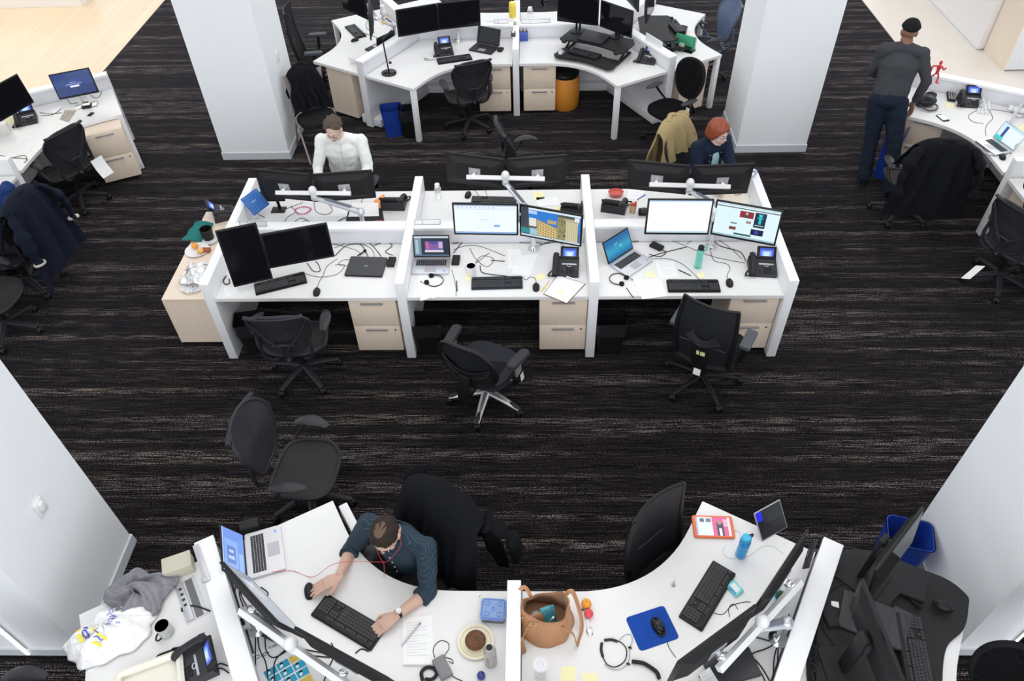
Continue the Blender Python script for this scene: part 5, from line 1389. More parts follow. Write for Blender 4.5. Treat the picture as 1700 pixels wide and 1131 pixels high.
def headset(lb, px, rz, z=.742):
    t = small('headset', lb, 'headset', px, z, rz)
    G().tube([(.075*math.cos(R(a)), .075*math.sin(R(a)), .006) for a in range(-150, 131, 14)], .0035, 8, flat=1.4).obj('headband', black, t)
    for a in (-150, 130): G().cyl((.075*math.cos(R(a)), .075*math.sin(R(a)), .0), (.075*math.cos(R(a)), .075*math.sin(R(a)), .02), .022).obj('ear_pad', black_fabric, t)
    G().tube(smooth_path([(-.065, -.037, .008), (-.09, -.05, .008), (-.12, -.03, .006)], 4), .002, 6).ball((-.12, -.03, .007), .006, 8, 6).obj('microphone_boom', black, t)
sheet_paper('white paper sheet lying aslant under the headset beside the news-video laptop', [(695, 457), (717, 451), (730, 490), (698, 500)], n=0)
sheet_paper('white paper sheet near the headset of the news-video bay', [(712, 462), (737, 463), (738, 488), (718, 496)], z=.7405, n=6)
headset('black headset lying on paper beside the news-video laptop', (722, 467), -10)
headset('black headset lying beside the blue-desktop laptop', (1026, 464), 160)
wire('cable', 'headset cord with inline control falling over the desk edge near the aslant laptop', [(1040, 478), (1044, 484), (1052, 495)], .0035)
pen('black pen on the desk beside the news-video laptop', (759, 484), (758, 466), black)
pen('black pen lying above the keyboard of the green bottle bay', (1126, 448.5), (1148, 459), black)
pen('yellow pencil beside the clipboard', (899, 485), (912, 467), mat('pencil_yellow', (.80, .55, .12), .5), name='pencil')
def mug(lb, px, r=.042, h=.095, out=white_pl, inn=None, hz=40, name='mug'):
    t = small(name, lb, 'mug', px, .74, 0)
    G().lathe([(0, .003), (r*.92, .003), (r, .012), (r, h), (r*.93, h)], seg=28).obj('mug_body', out, t)
    G().lathe([(r*.93, h), (r*.9, .02), (0, .018)], seg=28).obj('mug_inside', inn or out, t)
    d = Vector((math.cos(R(hz)), math.sin(R(hz)), 0))
    G().tube([Vector((0, 0, h*.5))+d*(r-.003+.032*math.sin(PI*k/10))+Vector((0, 0, .030*math.cos(PI*k/10))) for k in range(11)], .006, 8, flat=.8).obj('handle', inn if name == 'patterned_mug' else out, t); return t
mug('white mug with dark green inside beside the blue-black keyboard', (783, 455), inn=mat('bottle_green_glaze', (.01, .08, .06), .2), hz=150)
note('yellow sticky note peeking out by the green-lined mug', [(772, 455), (779, 454), (781, 467), (774, 467)])
note('yellow sticky note beside the phone cord and pencil', [(887, 458), (902, 454), (908, 461), (892, 466)])
note('yellow sticky note right of the aslant laptop', [(1072, 453), (1086, 450), (1088, 460), (1073, 461)])
note('yellow sticky note below the green water bottle', [(1157, 455), (1168, 452), (1170, 460), (1160, 462)])
sheet_paper('white sheet with a printed table below the document monitor', [(842, 414), (864, 414), (869, 444), (844, 446)], n=9, a=.2, b=.8)
sheet_paper('white sheet half under another below the street-scene monitor', [(862, 424), (893, 422), (880, 458), (848, 455)], z=.7395, n=0)
sheet_paper('typed white sheet hanging near the desk edge in the green bottle bay', [(1053, 465), (1096, 463), (1107, 492), (1066, 497)], n=12)
sheet_paper('typed white sheet above the one at the desk edge in the green bottle bay', [(1088, 435), (1118, 434), (1126, 460), (1096, 463)], n=10)
c_px = [(926, 457), (972, 472), (941, 505), (902, 489)]
t = thing('clipboard', 'clipboard with white pages lying by the desk edge', 'clipboard', at(936, 481, .74)); q = [at(*p, .74)-at(936, 481, .74) for p in c_px]
G().prism([(p.x, p.y) for p in q], .001, .005).obj('board', mat('brown_hardboard', (.10, .06, .04), .6), t)
G().prism([(p.x*.96, p.y*.96) for p in q], .005, .007).obj('pages', paper, t)
m_ = (q[0]+q[1])/2; d_ = (q[1]-q[0]).normalized(); G().tube([m_-d_*.05-d_.cross(Vector((0, 0, 1)))*-.0+Vector((0, 0, .014)), m_+d_*.05+Vector((0, 0, .014))], .012, 8, flat=.5).obj('clip', chrome, t)
G().box(-.05, -.01, -.07, -.03, .0072, .008).obj('sticky_note', yellow_note, t, label='yellow note')
# water bottles
def bottle(lb, px, m, capm, r=.036, h=.23, tilt=0, rz=0, loopm=None, z=.74):
    t = small('water_bottle', lb, 'bottle', px, z, rz)
    G().lathe([(0, .0), (r*.9, .002), (r, .01), (r, h*.45), (r*.93, h*.5), (r, h*.56), (r, h*.82), (r*.8, h*.88)], seg=26).obj('bottle_body', m, t)
    G().lathe([(r*.84, h*.86), (r*.86, h*.97), (r*.7, h), (0, h)], seg=22).obj('cap', capm, t)
    if loopm: G().tube([(r*.6+.030*math.sin(PI*k/8)*1.0, 0, h*.90+.022*math.cos(PI*k/8)*1.2) for k in range(9)], .005, 8, flat=1.3).obj('carry_loop', loopm, t)
    return t
teal = mat('aqua_clear_plastic', (.25, .80, .68), .08, trans=.75)
bottle('aqua green water bottle with black cap on the desk', (1158, 444), teal, black, .032, .24, loopm=teal, rz=-10)
bottle('blue water bottle with black and blue cap at the handbag desk', (1229, 922), mat('blue_clear_plastic', (.02, .42, .85), .1, trans=.6), mat('blue_cap', (.03, .45, .75), .3), .034, .22, loopm=black, rz=30)
def clear_dispenser(lb, px, h=.17, r=.034):
    t = small('pump_bottle', lb, 'bottle', px)
    G().lathe([(0, .002), (r, .004), (r, h*.7), (r*.7, h*.8)], seg=22).obj('bottle_body', clear, t); G().lathe([(r*.72, h*.78), (r*.72, h*.98), (r*.5, h), (0, h)], seg=18).obj('cap', white_pl, t)
clear_dispenser('clear pump bottle behind the spine in the middle bay', (728, 329))
clear_dispenser('clear jar standing on the far pod worktop behind two nameplates', (880, 27), .13, .04)
def nameplate(lb, a, b, z=.92, h=.055, words=None, facing=-1):
    A, B = at(*a, z), at(*b, z); L = (B-A).length; t = thing('nameplate', lb, 'nameplate', A, math.atan2((B-A).y, (B-A).x))
    M = Matrix.Rotation(R(-18), 4, 'X')
    G(M).box(0, L, 0, .006, 0, h, .001).obj('plate', white_pl, t)
    g = G(M)
    for x0, x1, z0, z1 in ((.004, L-.004, .003, .006), (.004, L-.004, h-.006, h-.003), (.004, .007, .003, h-.003), (L-.007, L-.004, .003, h-.003), (L*.3, L*.3+.003, .003, h-.003)): g.box(x0, x1, -.0006, 0, z0, z1)
    g.obj('frame_lines', black_ink, t, smooth=0)
    if words: text(words, .022, ink, t, 'lettering', (L*.62, -.002, h*.5), (PI/2-R(18), 0, 0))
nameplate('nameplate on the spine behind the upright dark monitor', (398, 377), (444, 376))
nameplate('nameplate on the spine behind the news-video laptop', (688, 374), (732, 373))
nameplate('nameplate on the far spine beside the yellow tub', (820, 40), (844, 39))
nameplate('double nameplate on the far spine by the blue pencil box', (865, 40), (914, 38))
# --- back row
t = thing('keyboard', 'bright blue slim keyboard leaning at the end divider beside the hanging phone', 'keyboard', at(434, 352, .82), R(62))
M = Matrix.Translation((0, 0, .02)) @ Matrix.Rotation(R(50), 4, 'X')
G(M).box(-.10, .12, -.005, .19, 0, .008, .004).obj('key_tray', mat('cobalt_plastic', (.02, .10, .40), .4), t)
g = G(M)
for i in range(7):
    for j in range(9): g.box(-.092+.023*j, -.073+.023*j, .008+.025*i, .028+.025*i, .008, .011)
g.obj('keys', mat('light_cobalt', (.06, .20, .55), .5), t, smooth=0); G().box(-.03, .03, .06, .09, 0, .11).obj('stand', white_pl, t)
t = small('tablet_stand', 'small black slanted stand beside the pink bead string', 'stand', (463, 349)); G().box(-.07, .07, -.05, .05, 0, .008, .003).obj('stand_base', black, t); G().cbox((0, .03, .07), (.03, .012, .13), .003, (R(10), 0, 0)).obj('stand_post', black, t); G().cbox((-.03, .02, .15), (.24, .012, .10), .004, (R(-25), 0, 0)).obj('stand_plate', black, t)
t = small('bead_string', 'magenta bead string curled in a ring at the desk of the man in white', 'beads', (503, 350)); g = G()
for k in range(26): a = 2*PI*k/26; g.ball((.075*math.cos(a)*(1+.1*math.sin(3*a)), .06*math.sin(a), .0065), .0068, 8, 6)
g.obj('bead', mat('magenta_bead', (.62, .05, .38), .3), t)
flat('folder', 'black folder under white papers at the desk of the man in white', 'folder', [(578, 352), (634, 346), (638, 368), (574, 370)], black_soft, th=.006)
sheet_paper('stack of white pages on the black folder', [(585, 337), (628, 337), (629, 359), (578, 360)], z=.747, n=6)
sheet_paper('white page beside the black folder of the man in white', [(556, 341), (584, 339), (576, 360), (548, 360)], n=5)
flat('envelope', 'orange envelope standing out behind the phone of the man in white', 'envelope', [(620, 334), (638, 322), (640, 345), (626, 347)], mat('orange_paper', (.85, .30, .08), .7))
pen('red pen on the black folder', (622, 368), (636, 366), mat('pen_red', (.6, .03, .03), .4), z=.746)
for q in ([(458, 353), (480, 345), (503, 336)], [(470, 372), (478, 360), (490, 352), (483, 342)], [(480, 376), (500, 362), (520, 372)], [(500, 370), (510, 365), (508, 375)], [(521, 325), (524, 350), (540, 356), (552, 350), (545, 338)], [(610, 320), (600, 335), (604, 350), (598, 372)], [(440, 361), (420, 352), (402, 347)], [(545, 378), (570, 362), (600, 352), (560, 368)]):
    wire('cable', 'one of the cables lying behind the spine at the desk of the man in white', q, .0025, group='cables at the desk of the man in white')
for q in ([(771, 300, .0), (790, 318), (800, 334)], [(845, 318), (860, 330), (875, 338)], [(800, 300), (812, 334)]): wire('cable', 'one of the thin cables behind the document monitor', q, .002, group='cables behind the document monitor')
sheet_paper('loose white sheet behind the street-scene monitor', [(890, 328), (925, 326), (930, 340), (893, 343)], n=3)
note('yellow sticky note behind the street-scene monitor', [(918, 345), (940, 340), (944, 350), (925, 355)])
note('pale yellow sheet near the divider behind the street-scene monitor', [(884, 320), (902, 318), (904, 330), (888, 333)])
t = small('food_tub', 'red food tub with clear rim at the desk of the red-haired woman', 'tub', (1022, 325))
G().lathe([(0, .002), (.062, .004), (.078, .05), (.074, .052), (.058, .012), (0, .010)], seg=26, sy=.75).obj('tub_body', mat('red_clear_plastic', (.85, .20, .20), .2, trans=.3), t); G().lathe([(0, .03), (.05, .034), (.066, .03)], seg=22, sy=.75).obj('tub_contents', mat('tomato_red', (.6, .12, .08), .7, bump=.8, bscale=90), t)
sheet_paper('white page with a blue pen beside the red food tub', [(1045, 313), (1072, 312), (1066, 333), (1040, 330)], n=3)
pen('blue pen on the white page beside the red food tub', (1058, 332), (1072, 323), mat('pen_blue', (.03, .06, .45), .4), z=.742)
sheet_paper('stacked white pages below the phone of the red-haired woman', [(1001, 342), (1036, 344), (1034, 360), (999, 357)], n=3)
t = small('pen_cup', 'tan paper cup with a red object in it at the desk of the red-haired woman', 'cup', (1050, 352)); G().lathe([(0, .002), (.028, .003), (.036, .085), (.033, .085), (.026, .01), (0, .008)]).obj('cup_body', mat('kraft_paper', (.62, .42, .24), .7), t); G().tube([(-.01, 0, .07), (.03, .01, .11)], .014, 8, flat=.6).obj('red_clip', mat('pen_red', (.6, .03, .03), .4), t)
t = small('camera', 'small dark object beside the tan cup behind the blank-page monitor', 'camera', (1068, 356)); G().box(-.05, .05, -.03, .03, 0, .06, .01).obj('body', black_soft, t); G().ball((0, -.02, .06), (.035, .03, .03), 12, 8).obj('lens', slate, t)
sheet_paper('cream sheet behind the news-page monitor', [(1200, 322), (1232, 322), (1240, 340), (1198, 338)], n=3, m=mat('cream_paper', (.82, .76, .64), .8))
t = small('tape_roll', 'pale lilac tape roll on the end divider of the red-haired woman', 'tape', (1248, 294), .92); G().tube([(.033*math.cos(2*PI*k/20), .0, .045+.033*math.sin(2*PI*k/20)) for k in range(20)], .011, 8, closed=True, flat=1.3).obj('roll', mat('lilac_tape', (.55, .55, .75), .4), t)
t = small('sticker_card', 'white card with small black shapes behind the news-page monitor', 'card', (1255, 335)); G().box(-.05, .05, -.03, .03, 0, .02, .003).obj('card', paper, t); G().ball((-.02, 0, .021), (.01, .008, .003), 8, 6).ball((.02, .01, .021), (.008, .012, .003), 8, 6).obj('black_shapes', black_ink, t)
# --- credenza
def plate(lb, px, z, r=.115, m=None, rim=None):
    t = small('plate', lb, 'plate', px, z)
    G().lathe([(0, .004), (r*.62, .004), (r*.98, .018), (r, .019), (r*.98, .014), (r*.6, .0), (0, .0)], seg=40).obj('plate_body', m or white_pl, t)
    if rim: G().tube([(r*.82*math.cos(2*PI*k/40), r*.82*math.sin(2*PI*k/40), .0125) for k in range(40)], .0022, 6, closed=True).obj('rim_band', rim, t)
    return t
zc = .585
plate('white plate with two orange fruits on the wood credenza', (328, 417), zc)
org = mat('orange_peel', (.85, .33, .03), .5, bump=.3, bscale=250)
for px, lb, c in (((325, 412), 'orange clementine on the credenza plate', org), ((334, 420), 'cut yellowish fruit half on the credenza plate', mat('cut_fruit', (.80, .45, .12), .5, bump=.4, bscale=120))):
    o = G().ball((0, 0, .028), (.032, .032, .026), 16, 12).obj('clementine', c); o.location = at(*px, zc+.006); tag(o, lb, 'fruit')
plate('white plate holding crumpled foil on the wood credenza', (321, 476), zc)
plate('small white plate at the end divider on the credenza', (350, 400), zc, .08)
def foil(a, b):
    return (-.11+.22*a, -.10+.30*b, .02+.05*math.sin(PI*a)*math.sin(PI*b)+.008*math.sin(11*a+7*b)+.007*math.sin(13*b-9*a))
o = G().sheet(foil, 30, 30, .002).obj('crumpled_foil', mat('aluminium_foil', (.75, .75, .76), .22, metal=.7, bump=.4, bscale=40)); o.location = at(322, 462, zc+.02); tag(o, 'crumpled aluminium foil with dark burnt bits on the credenza plate', 'foil')
g = G(); 
for k in range(16): g.ball((rr.uniform(-.07, .07), rr.uniform(-.05, .05), .006+.003), rr.uniform(.002, .005), 6, 5)
o = g.obj('crumbs', black_ink); o.location = at(318, 481, zc+.012); tag(o, 'dark burnt crumbs on the foil plate', 'crumbs'); o['kind'] = 'stuff'
o = G().sheet(lambda a, b: (-.11+.2*a, -.14+.30*b, .012+.02*math.sin(PI*a)+.006*math.sin(14*b)), 16, 20, .01).obj('folded_cloth', cloth('teal_felt', (.02, .17, .16))); o.location = at(330, 388, zc+.008); o.rotation_euler = (0, 0, R(-8)); tag(o, 'teal green cloth on the wood credenza behind the fruit plate', 'cloth')
t = small('pen_holder', 'black round holder on the credenza below the hanging phone', 'holder', (347, 396), zc); G().lathe([(0, .0), (.05, .002), (.062, .12), (.057, .12), (.048, .01), (0, .008)]).obj('holder_body', black, t)
o = G().box(-.04, .04, -.025, .025, 0, .035, .003).obj('snack_box', mat('red_brown_card', (.30, .08, .05), .6)); o.location = at(343, 418, zc); tag(o, 'small red-brown box beside the fruit plate', 'box')
# --- bins
def bin_(lb, px, m, wx=.135, wy=.11, h=.38, rz=0, liner=False, z=0, cat='bin'):
    t = small('waste_bin', lb, cat, px, z, rz); a = G()
    def ring(k, zz, e=0): return [(x*(k)+0, y*k, zz) for x, y in rrect(-wx-e, wx+e, -wy-e, wy+e, .045)]
    rows = [ring(.80, .0), ring(1.0, h), ring(1.04, h), ring(1.04, h-.02)]; inn = [ring(.96, h), ring(.76, .02)]
    n = len(rows[0]); R_ = rows[:3]+[]; vs = [v for r_ in (rows[0], rows[1], rows[2], inn[0], inn[1]) for v in r_]; fs = [list(range(n))[::-1], [4*n+k for k in range(n)]]
    for i in range(4):
        for k in range(n): fs.append((i*n+k, i*n+(k+1) % n, (i+1)*n+(k+1) % n, (i+1)*n+k))
    a.add(vs, fs).obj('bin_body', m, t)
    if liner:
        def fn(u, v):
            i = u*n; k = int(i) % n; p = Vector(rows[1][k]).lerp(Vector(rows[1][(k+1) % n]), i-int(i)); w_ = 1+.03*math.sin(31*u)+.02*math.sin(57*u)
            if v < .5: q = v/.5; return (p.x*w_*(1.06), p.y*w_*1.06, h-.12*(1-q)+.014*math.sin(23*u))
            q = (v-.5)/.5; return (p.x*(1.02-.3*q), p.y*(1.02-.3*q), h+.012-.26*q+.01*math.sin(19*u))
        G().sheet(fn, 72, 12, .003).obj('bin_liner', bag_black, t)
    return t
bin_('black waste bin with liner behind the chair at the upright monitor desk', (431, 578), black, liner=True, rz=10)
bin_('black waste bin with liner below the news-video laptop', (714, 578), black, liner=True, rz=4)
bin_('black waste bin with liner below the aslant laptop', (1010, 577), black, liner=True)
bin_('blue recycling bin standing by the leg of the far pod desk', (655, 222), blue_bin, rz=12)
bin_('black lined waste bin next to the blue recycling bin at the far pod', (685, 224), black, liner=True, rz=8)
bin_('blue recycling bin under the far pod desk behind the padded chair', (1066, 160), blue_bin, h=.36, rz=-15)
bin_('blue recycling bin between the near column and the black riser desk', (1478, 935), blue_bin, h=.42, rz=-15, wx=.15, wy=.12)
bin_('tall blue recycling bin at the legs of the man in the beanie', (1464, 288), blue_bin, h=.58, rz=-30, wx=.10, wy=.17)
t = small('pouf_bin', 'round orange bin with black rounded lid under the far pod desk', 'bin', (937, 176), 0)
G().lathe([(0, .0), (.165, .0), (.185, .03), (.20, .22), (.19, .44), (.178, .46)], seg=36).obj('bin_body', orange_pl, t); G().lathe([(.182, .455), (.186, .49), (.16, .525), (.10, .545), (0, .55)], seg=36).obj('lid', mat('black_lid', (.012, .012, .012), .25), t)
# --- far pod
t = small('desk_lamp', 'thin black desk lamp with folded bar head on the far pod', 'lamp', (646, 122))
G().lathe([(0, 0), (.095, 0), (.095, .018), (.08, .024), (0, .026)], seg=36).obj('base', black_gloss, t); G().tube([(0, 0, .02), (-.02, .0, .44)], .009, 10).obj('pole', black, t)
a_ = at(636, 70, 1.16)-at(646, 122, .74); b_ = at(652, 55, 1.22)-at(646, 122, .74); G().tube([(-.02, 0, .43), a_.lerp(b_, .0)*.0+Vector((-.02, 0, .44)), Vector((-.02, 0, .44))+(b_-a_)], [.012, .014, .014], 8, flat=.6).obj('lamp_head', black, t)
t = small('cable_grommet', 'small white box with a black plug beside the desk lamp base', 'socket', (646, 108)); G().box(-.05, .05, -.02, .02, 0, .02, .003).obj('socket_box', white_pl, t); G().box(.0, .035, -.012, .012, .02, .045, .004).obj('plug', black, t)
t = small('pencil_box', 'blue and white patterned box holding pens on the far pod', 'pen box', (867, 66)); G().box(-.075, .075, -.05, .05, 0, .10, .003).obj('box_body', mat('blue_pattern', (.05, .10, .40), .5, var=.4, vscale=70), t)
for k in range(6): G().tube([(-.05+.02*k, .01, .06), (-.06+.024*k, .02+.01*(k % 2), .135)], .005, 6).obj('marker', (mat('pencil_yellow', (.8, .55, .12)), black)[k % 2], t)
t = thing('wipes_tub', 'yellow tub standing on the divider of the far pod', 'tub', at(851, 28, .92)); G().lathe([(0, 0), (.045, 0), (.047, .01), (.047, .15), (.04, .155)]).obj('tub_body', mat('wipes_yellow', (.85, .55, .05), .4, var=.2, vscale=30), t); G().lathe([(.043, .15), (.043, .19), (.03, .20), (0, .20)]).obj('lid', mat('lid_yellow', (.90, .70, .10), .4), t)
t = thing('label_maker', 'small dark handheld device on top of the far pod divider', 'device', at(852, 58, .92)); G().box(-.03, .03, -.06, .06, 0, .03, .006).obj('device_body', slate, t); G().box(-.015, .015, .0, .04, .030, .032).obj('display', white_pl, t)
o = G().box(-.10, .08, -.04, .04, 0, .12, .004).obj('storage_box', mat('teal_card', (.02, .50, .42), .5)); o.location = at(820, 60, .74)+Vector((0, .16, 0)); tag(o, 'teal box behind the open laptop of the far pod', 'box')
t = small('card_stand', 'white folded card beside the phone seen from behind at the far pod', 'card', (590, 108)); G().cbox((0, 0, .05), (.20, .004, .11), .001, (R(30), 0, R(-30))).obj('card', paper, t)
flat('envelope', 'tan envelope among cables behind the edge-on monitor of the far pod', 'envelope', [(628, 30), (642, 24), (650, 38), (634, 42)], mat('tan_paper', (.72, .52, .28), .7))
for q in ([(612, 20), (625, 32), (650, 44)], [(618, 10), (612, 28), (608, 45), (622, 55)], [(632, 20), (640, 35), (655, 40)], [(605, 55), (625, 62), (632, 70)], [(760, 62), (770, 55), (790, 60), (785, 52)], [(745, 75), (765, 60), (785, 50)], [(778, 58), (800, 64), (796, 72)], [(712, 98), (704, 97), (708, 100), (722, 99)]):
    wire('cable', 'one of the thin black cables on the far pod around the pair of dark monitors', q, .003, group='cables of the far pod')
for q in ([(1028, 100), (1034, 93), (1044, 94), (1044, 106), (1032, 110), (1024, 108)],): wire('cable', 'white cable curled beside the far desk riser', q, .003, m=white_cable)
def riser(lb, c, rz, w=.92, top_z=.17, kb=True, dep=.40):
    """sit-stand converter: raised deck on side lifts over a keyboard tray"""
    t = thing('desk_riser', lb, 'desk riser', c, rz); bk = mat('black_deck', (.013, .013, .014), .55, bump=.3, bscale=700)
    P = [(-w/2, -.10)]+[(-w/2+.05, -.14)]+[(x*w, -.14+.07*math.cos(x*PI*1.0)*1.0) for x in [k/12-.38 for k in range(10)]]+[(w/2-.05, -.14), (w/2, -.10), (w/2, dep-.20), (w/2-.06, dep-.10), (-w/2+.06, dep-.10), (-w/2, dep-.20)]
    G().prism(P, top_z-.018, top_z, .003).obj('upper_deck', bk, t)
    for s_ in (-1, 1):
        G().box(s_*w*.42-.015, s_*w*.42+.015, -.14, dep-.14, .0, .025, .004).tube([(s_*w*.42, -.10, .02), (s_*w*.42, .20, top_z-.02)], .014, 6).tube([(s_*w*.42, .24, .02), (s_*w*.42, -.04, top_z-.02)], .014, 6).obj('lift_arm', black, t)
        G().ball((s_*w*.40, -.15, top_z-.01), (.04, .03, .02), 10, 8).obj('grip', black, t)
    Q = [(-w*.46, -.32), (-w*.40, -.38)]+[(x*w, -.38+.06*math.cos(x*PI)**2) for x in [k/10-.34 for k in range(8)]]+[(w*.40, -.38), (w*.46, -.32), (w*.44, -.10), (-w*.44, -.10)]
    G().prism(Q, .035, .055, .003).obj('keyboard_deck', bk, t)
    G().box(-.2, .2, -.12, -.06, .0, .04).obj('deck_support', black, t)
    return t
e1 = at(988, 70, .91); riser('black sit-stand riser with two dark monitors on the far pod', (e1.x, e1.y, .74), R(-30))
g = G()
for k, s_ in (('E1', -1), ('E2', 1)):
    p = Vector(MON[k].location); t = thing('monitor_stand', ('black stand post under the dark monitor beside the blue pencil box', 'black stand post under the dark monitor nearer the handset phone')[s_ > 0], 'monitor stand', (p.x, p.y, .91), MON[k].rotation_euler.z)
    G().box(-.07, .07, -.06, .12, 0, .010, .003).obj('foot', black, t); G().box(-.035, -.012, .045, .065, 0, .26, .002).box(.012, .035, .045, .065, 0, .26, .002).obj('post', black, t)
e2 = at(1100, 46, .91); riser('second black sit-stand riser with side-on monitors on the far pod', (e2.x, e2.y, .74), R(88), w=.80)
t = small('privacy_card', 'upright white card panel on the slanting divider by the far risers', 'panel', (1085, 75), .92); G(Matrix.Rotation(R(-60), 4, 'Z')).box(-.17, .17, -.004, .004, -.02, .10).obj('card', panel_white, t)
t = small('sanitizer_bottle', 'small white pump bottle behind the white card panel of the far pod', 'bottle', (1101, 72)); G().lathe([(0, 0), (.025, .002), (.026, .09), (.012, .11), (.012, .13)]).obj('bottle_body', white_pl, t); G().cbox((.01, 0, .145), (.04, .012, .012), .003).obj('pump', white_pl, t)
t = small('file_rack', 'black file rack with green and teal folders on the far pod', 'file rack', (1133, 84)); Mz = Matrix.Rotation(R(-35), 4, 'Z')
for k, (nm, m_) in enumerate((('folder', mat('green_card', (.04, .30, .16), .5)), ('rack_panel', black), ('folder', paper), ('folder', mat('teal_card', (.02, .5, .42))))): G(Mz @ Matrix.Translation((0, .035-.02*-k, 0))).box(-.13, .13, 0, .008, 0, .19-.01*k, .001).obj(nm, m_, t)
G(Mz).box(-.14, .14, -.03, .10, 0, .01).obj('rack_base', black, t); G(Mz).box(-.05, .02, -.02, .0, .01, .10).obj('card', mat('sage_card', (.40, .48, .40), .6), t)
# --- left pod
flat('magazine', 'glossy magazine with a dark photo at the left pod', 'magazine', [(108, 183), (127, 183.5), (114, 203), (99, 199)], mat('magazine_print', (.22, .20, .17), .4, var=.9, vscale=28), th=.003)
sheet_paper('crumpled white wrapper beside the magazine at the left pod', [(97, 200), (113, 196), (106, 206), (94, 205)], n=0)
sheet_paper('white card stack behind the magazine at the left pod', [(84, 182), (100, 176), (103, 181), (88, 188)], n=2)
t = small('watch_dock', 'black square gadget with a lit face by the lit monitor of the left pod', 'gadget', (145, 178), .74, 15); G().box(-.055, .055, -.045, .045, 0, .035, .012).obj('dock_body', black, t); G().box(-.042, .042, -.02, .034, .035, .037, .004).obj('dock_face', mat('pale_lit_face', (.75, .8, .6), .3, emit=.5), t)
o = G().box(-.022, .022, -.04, .04, 0, .012, .003).obj('car_key', black); o.location = at(151, 190.5, .74); o.rotation_euler = (0, 0, R(-12)); tag(o, 'small black key fob on the left pod worktop', 'key fob')
t = small('letter_box', 'pale box with a letter R at the left border', 'box', (8, 222)); G(Matrix.Rotation(R(20), 4, 'Z')).box(-.12, .07, -.05, .05, 0, .13, .004).obj('box_body', mat('cream_card', (.72, .70, .64), .6), t); text('R', .07, black_ink, t, 'lettering', (.045, -.028, .07), (R(80), 0, R(20)))
note('yellow sticky notes pad at the left border', [(9, 196), (28, 190), (33, 203), (14, 208)])
sheet_paper('white sheet near the border of the left pod worktop', [(28, 235), (62, 228), (50, 252), (10, 262)], n=5)
sheet_paper('folded white sheet in front of the phone at the left pod', [(70, 214), (88, 216), (84, 220), (68, 218)], n=0)
for q in ([(66, 187), (85, 189), (103, 187)], [(68, 192), (88, 190), (102, 180)], [(150, 158), (160, 163), (168, 155), (165, 148)], [(112, 165), (118, 172), (130, 170)], [(0, 258), (22, 262), (45, 264), (40, 270)], [(10, 265), (40, 258), (44, 266)]):
    wire('cable', 'one of the thin cables on the left pod worktop', q, .003, group='cables of the left pod')
# --- right pod
t = thing('toy_figure', 'small red bendable toy figure standing at the right pod divider', 'toy', at(1549, 138, .92), R(10)); rt = mat('red_rubber', (.62, .04, .06), .45)
g = G(Matrix.Scale(1.35, 4)); fg = [((-.03, 0, .0), (-.035, .01, .045), (-.012, 0, .085)), ((.03, 0, .0), (.035, .01, .045), (.012, 0, .085)), ((-.018, 0, .15), (-.06, .0, .155), (-.065, .0, .11)), ((.018, 0, .15), (.05, .0, .115), (.068, .0, .13))]
for a in fg: g.tube(smooth_path(a, 4), .0075, 8)
g.tube([(0, 0, .08), (0, 0, .115), (0, 0, .155)], [.016, .013, .022], 10, flat=.7).ball((0, 0, .18), (.013, .014, .018), 12, 8).tube([(0, 0, .15), (0, 0, .17)], .007, 8); g.box(-.045, -.02, -.02, .01, 0, .008, .002).box(.02, .045, -.02, .01, 0, .008, .002)
g.obj('body', rt, t, remesh=.0025, smooth=180)
t = small('shoulder_bag', 'black leather bag slumped on the desk beside the man in the beanie', 'bag', (1534, 176))
G().ball((0, .02, .055), (.13, .09, .07), 18, 12).ball((.06, .07, .09), (.08, .04, .05), 14, 8).obj('bag_body', mat('black_leather_bag', (.010, .013, .016), .3, bump=.8, bscale=25), t, remesh=.01, relax=1)
G().tube(smooth_path([(-.10, -.04, .06), (-.02, -.13, .02), (.08, -.12, .02), (.12, -.05, .03), (.05, -.04, .05)], 6), .012, 8, flat=.5).obj('strap', black_gloss, t)
t = small('keypad_phone', 'black cordless handset with many buttons at the right pod', 'phone', (1578, 162), .74, -18); G().box(-.045, .045, -.11, .11, 0, .03, .015).obj('handset_body', black, t); g = G()
for i in range(6):
    for j in range(3): g.box(-.032+.024*j, -.016+.024*j, -.09+.030*i, -.072+.030*i, .03, .034, .002)
g.obj('buttons', alu, t)
note('pale yellow note under the cordless handset', [(1571, 170), (1584, 172), (1582, 180), (1570, 178)])
t = small('smartphone', 'black smartphone with a lit white screen on the right pod worktop', 'phone', (1565, 196.5), .74, 14); G().prism(rrect(-.040, .040, -.072, .072, .012), 0, .010, .002).obj('phone_body', black, t); G().box(-.033, .033, -.050, .055, .0102, .011).obj('screen', mat('pale_cyan_display', (.70, .92, .95), .3, emit=.9, var=.02), t)
t = small('acrylic_stand', 'clear crumpled plastic packet in front of the right pod phone', 'packet', (1632, 182)); G(Matrix.Rotation(R(-25), 4, 'Z')).sheet(lambda a, b: (-.06+.12*a, -.12+.24*b, .01+.06*b+.012*math.sin(9*a+5*b)), 12, 14, .002).obj('packet', clear, t)
for q in ([(1622, 183), (1608, 192), (1615, 202), (1633, 205)], [(1637, 175), (1648, 195), (1640, 205), (1636, 215), (1637, 225)], [(1634, 168), (1640, 163), (1641, 168), (1635, 172)], [(1630, 184), (1650, 182), (1680, 187)], [(1622, 236), (1640, 252), (1660, 254), (1680, 255)], [(1636, 256), (1650, 259), (1672, 256)]):
    wire('cable', 'one of the thin grey cables on the right pod worktop', q, .0025, m=graph, group='cables of the right pod')
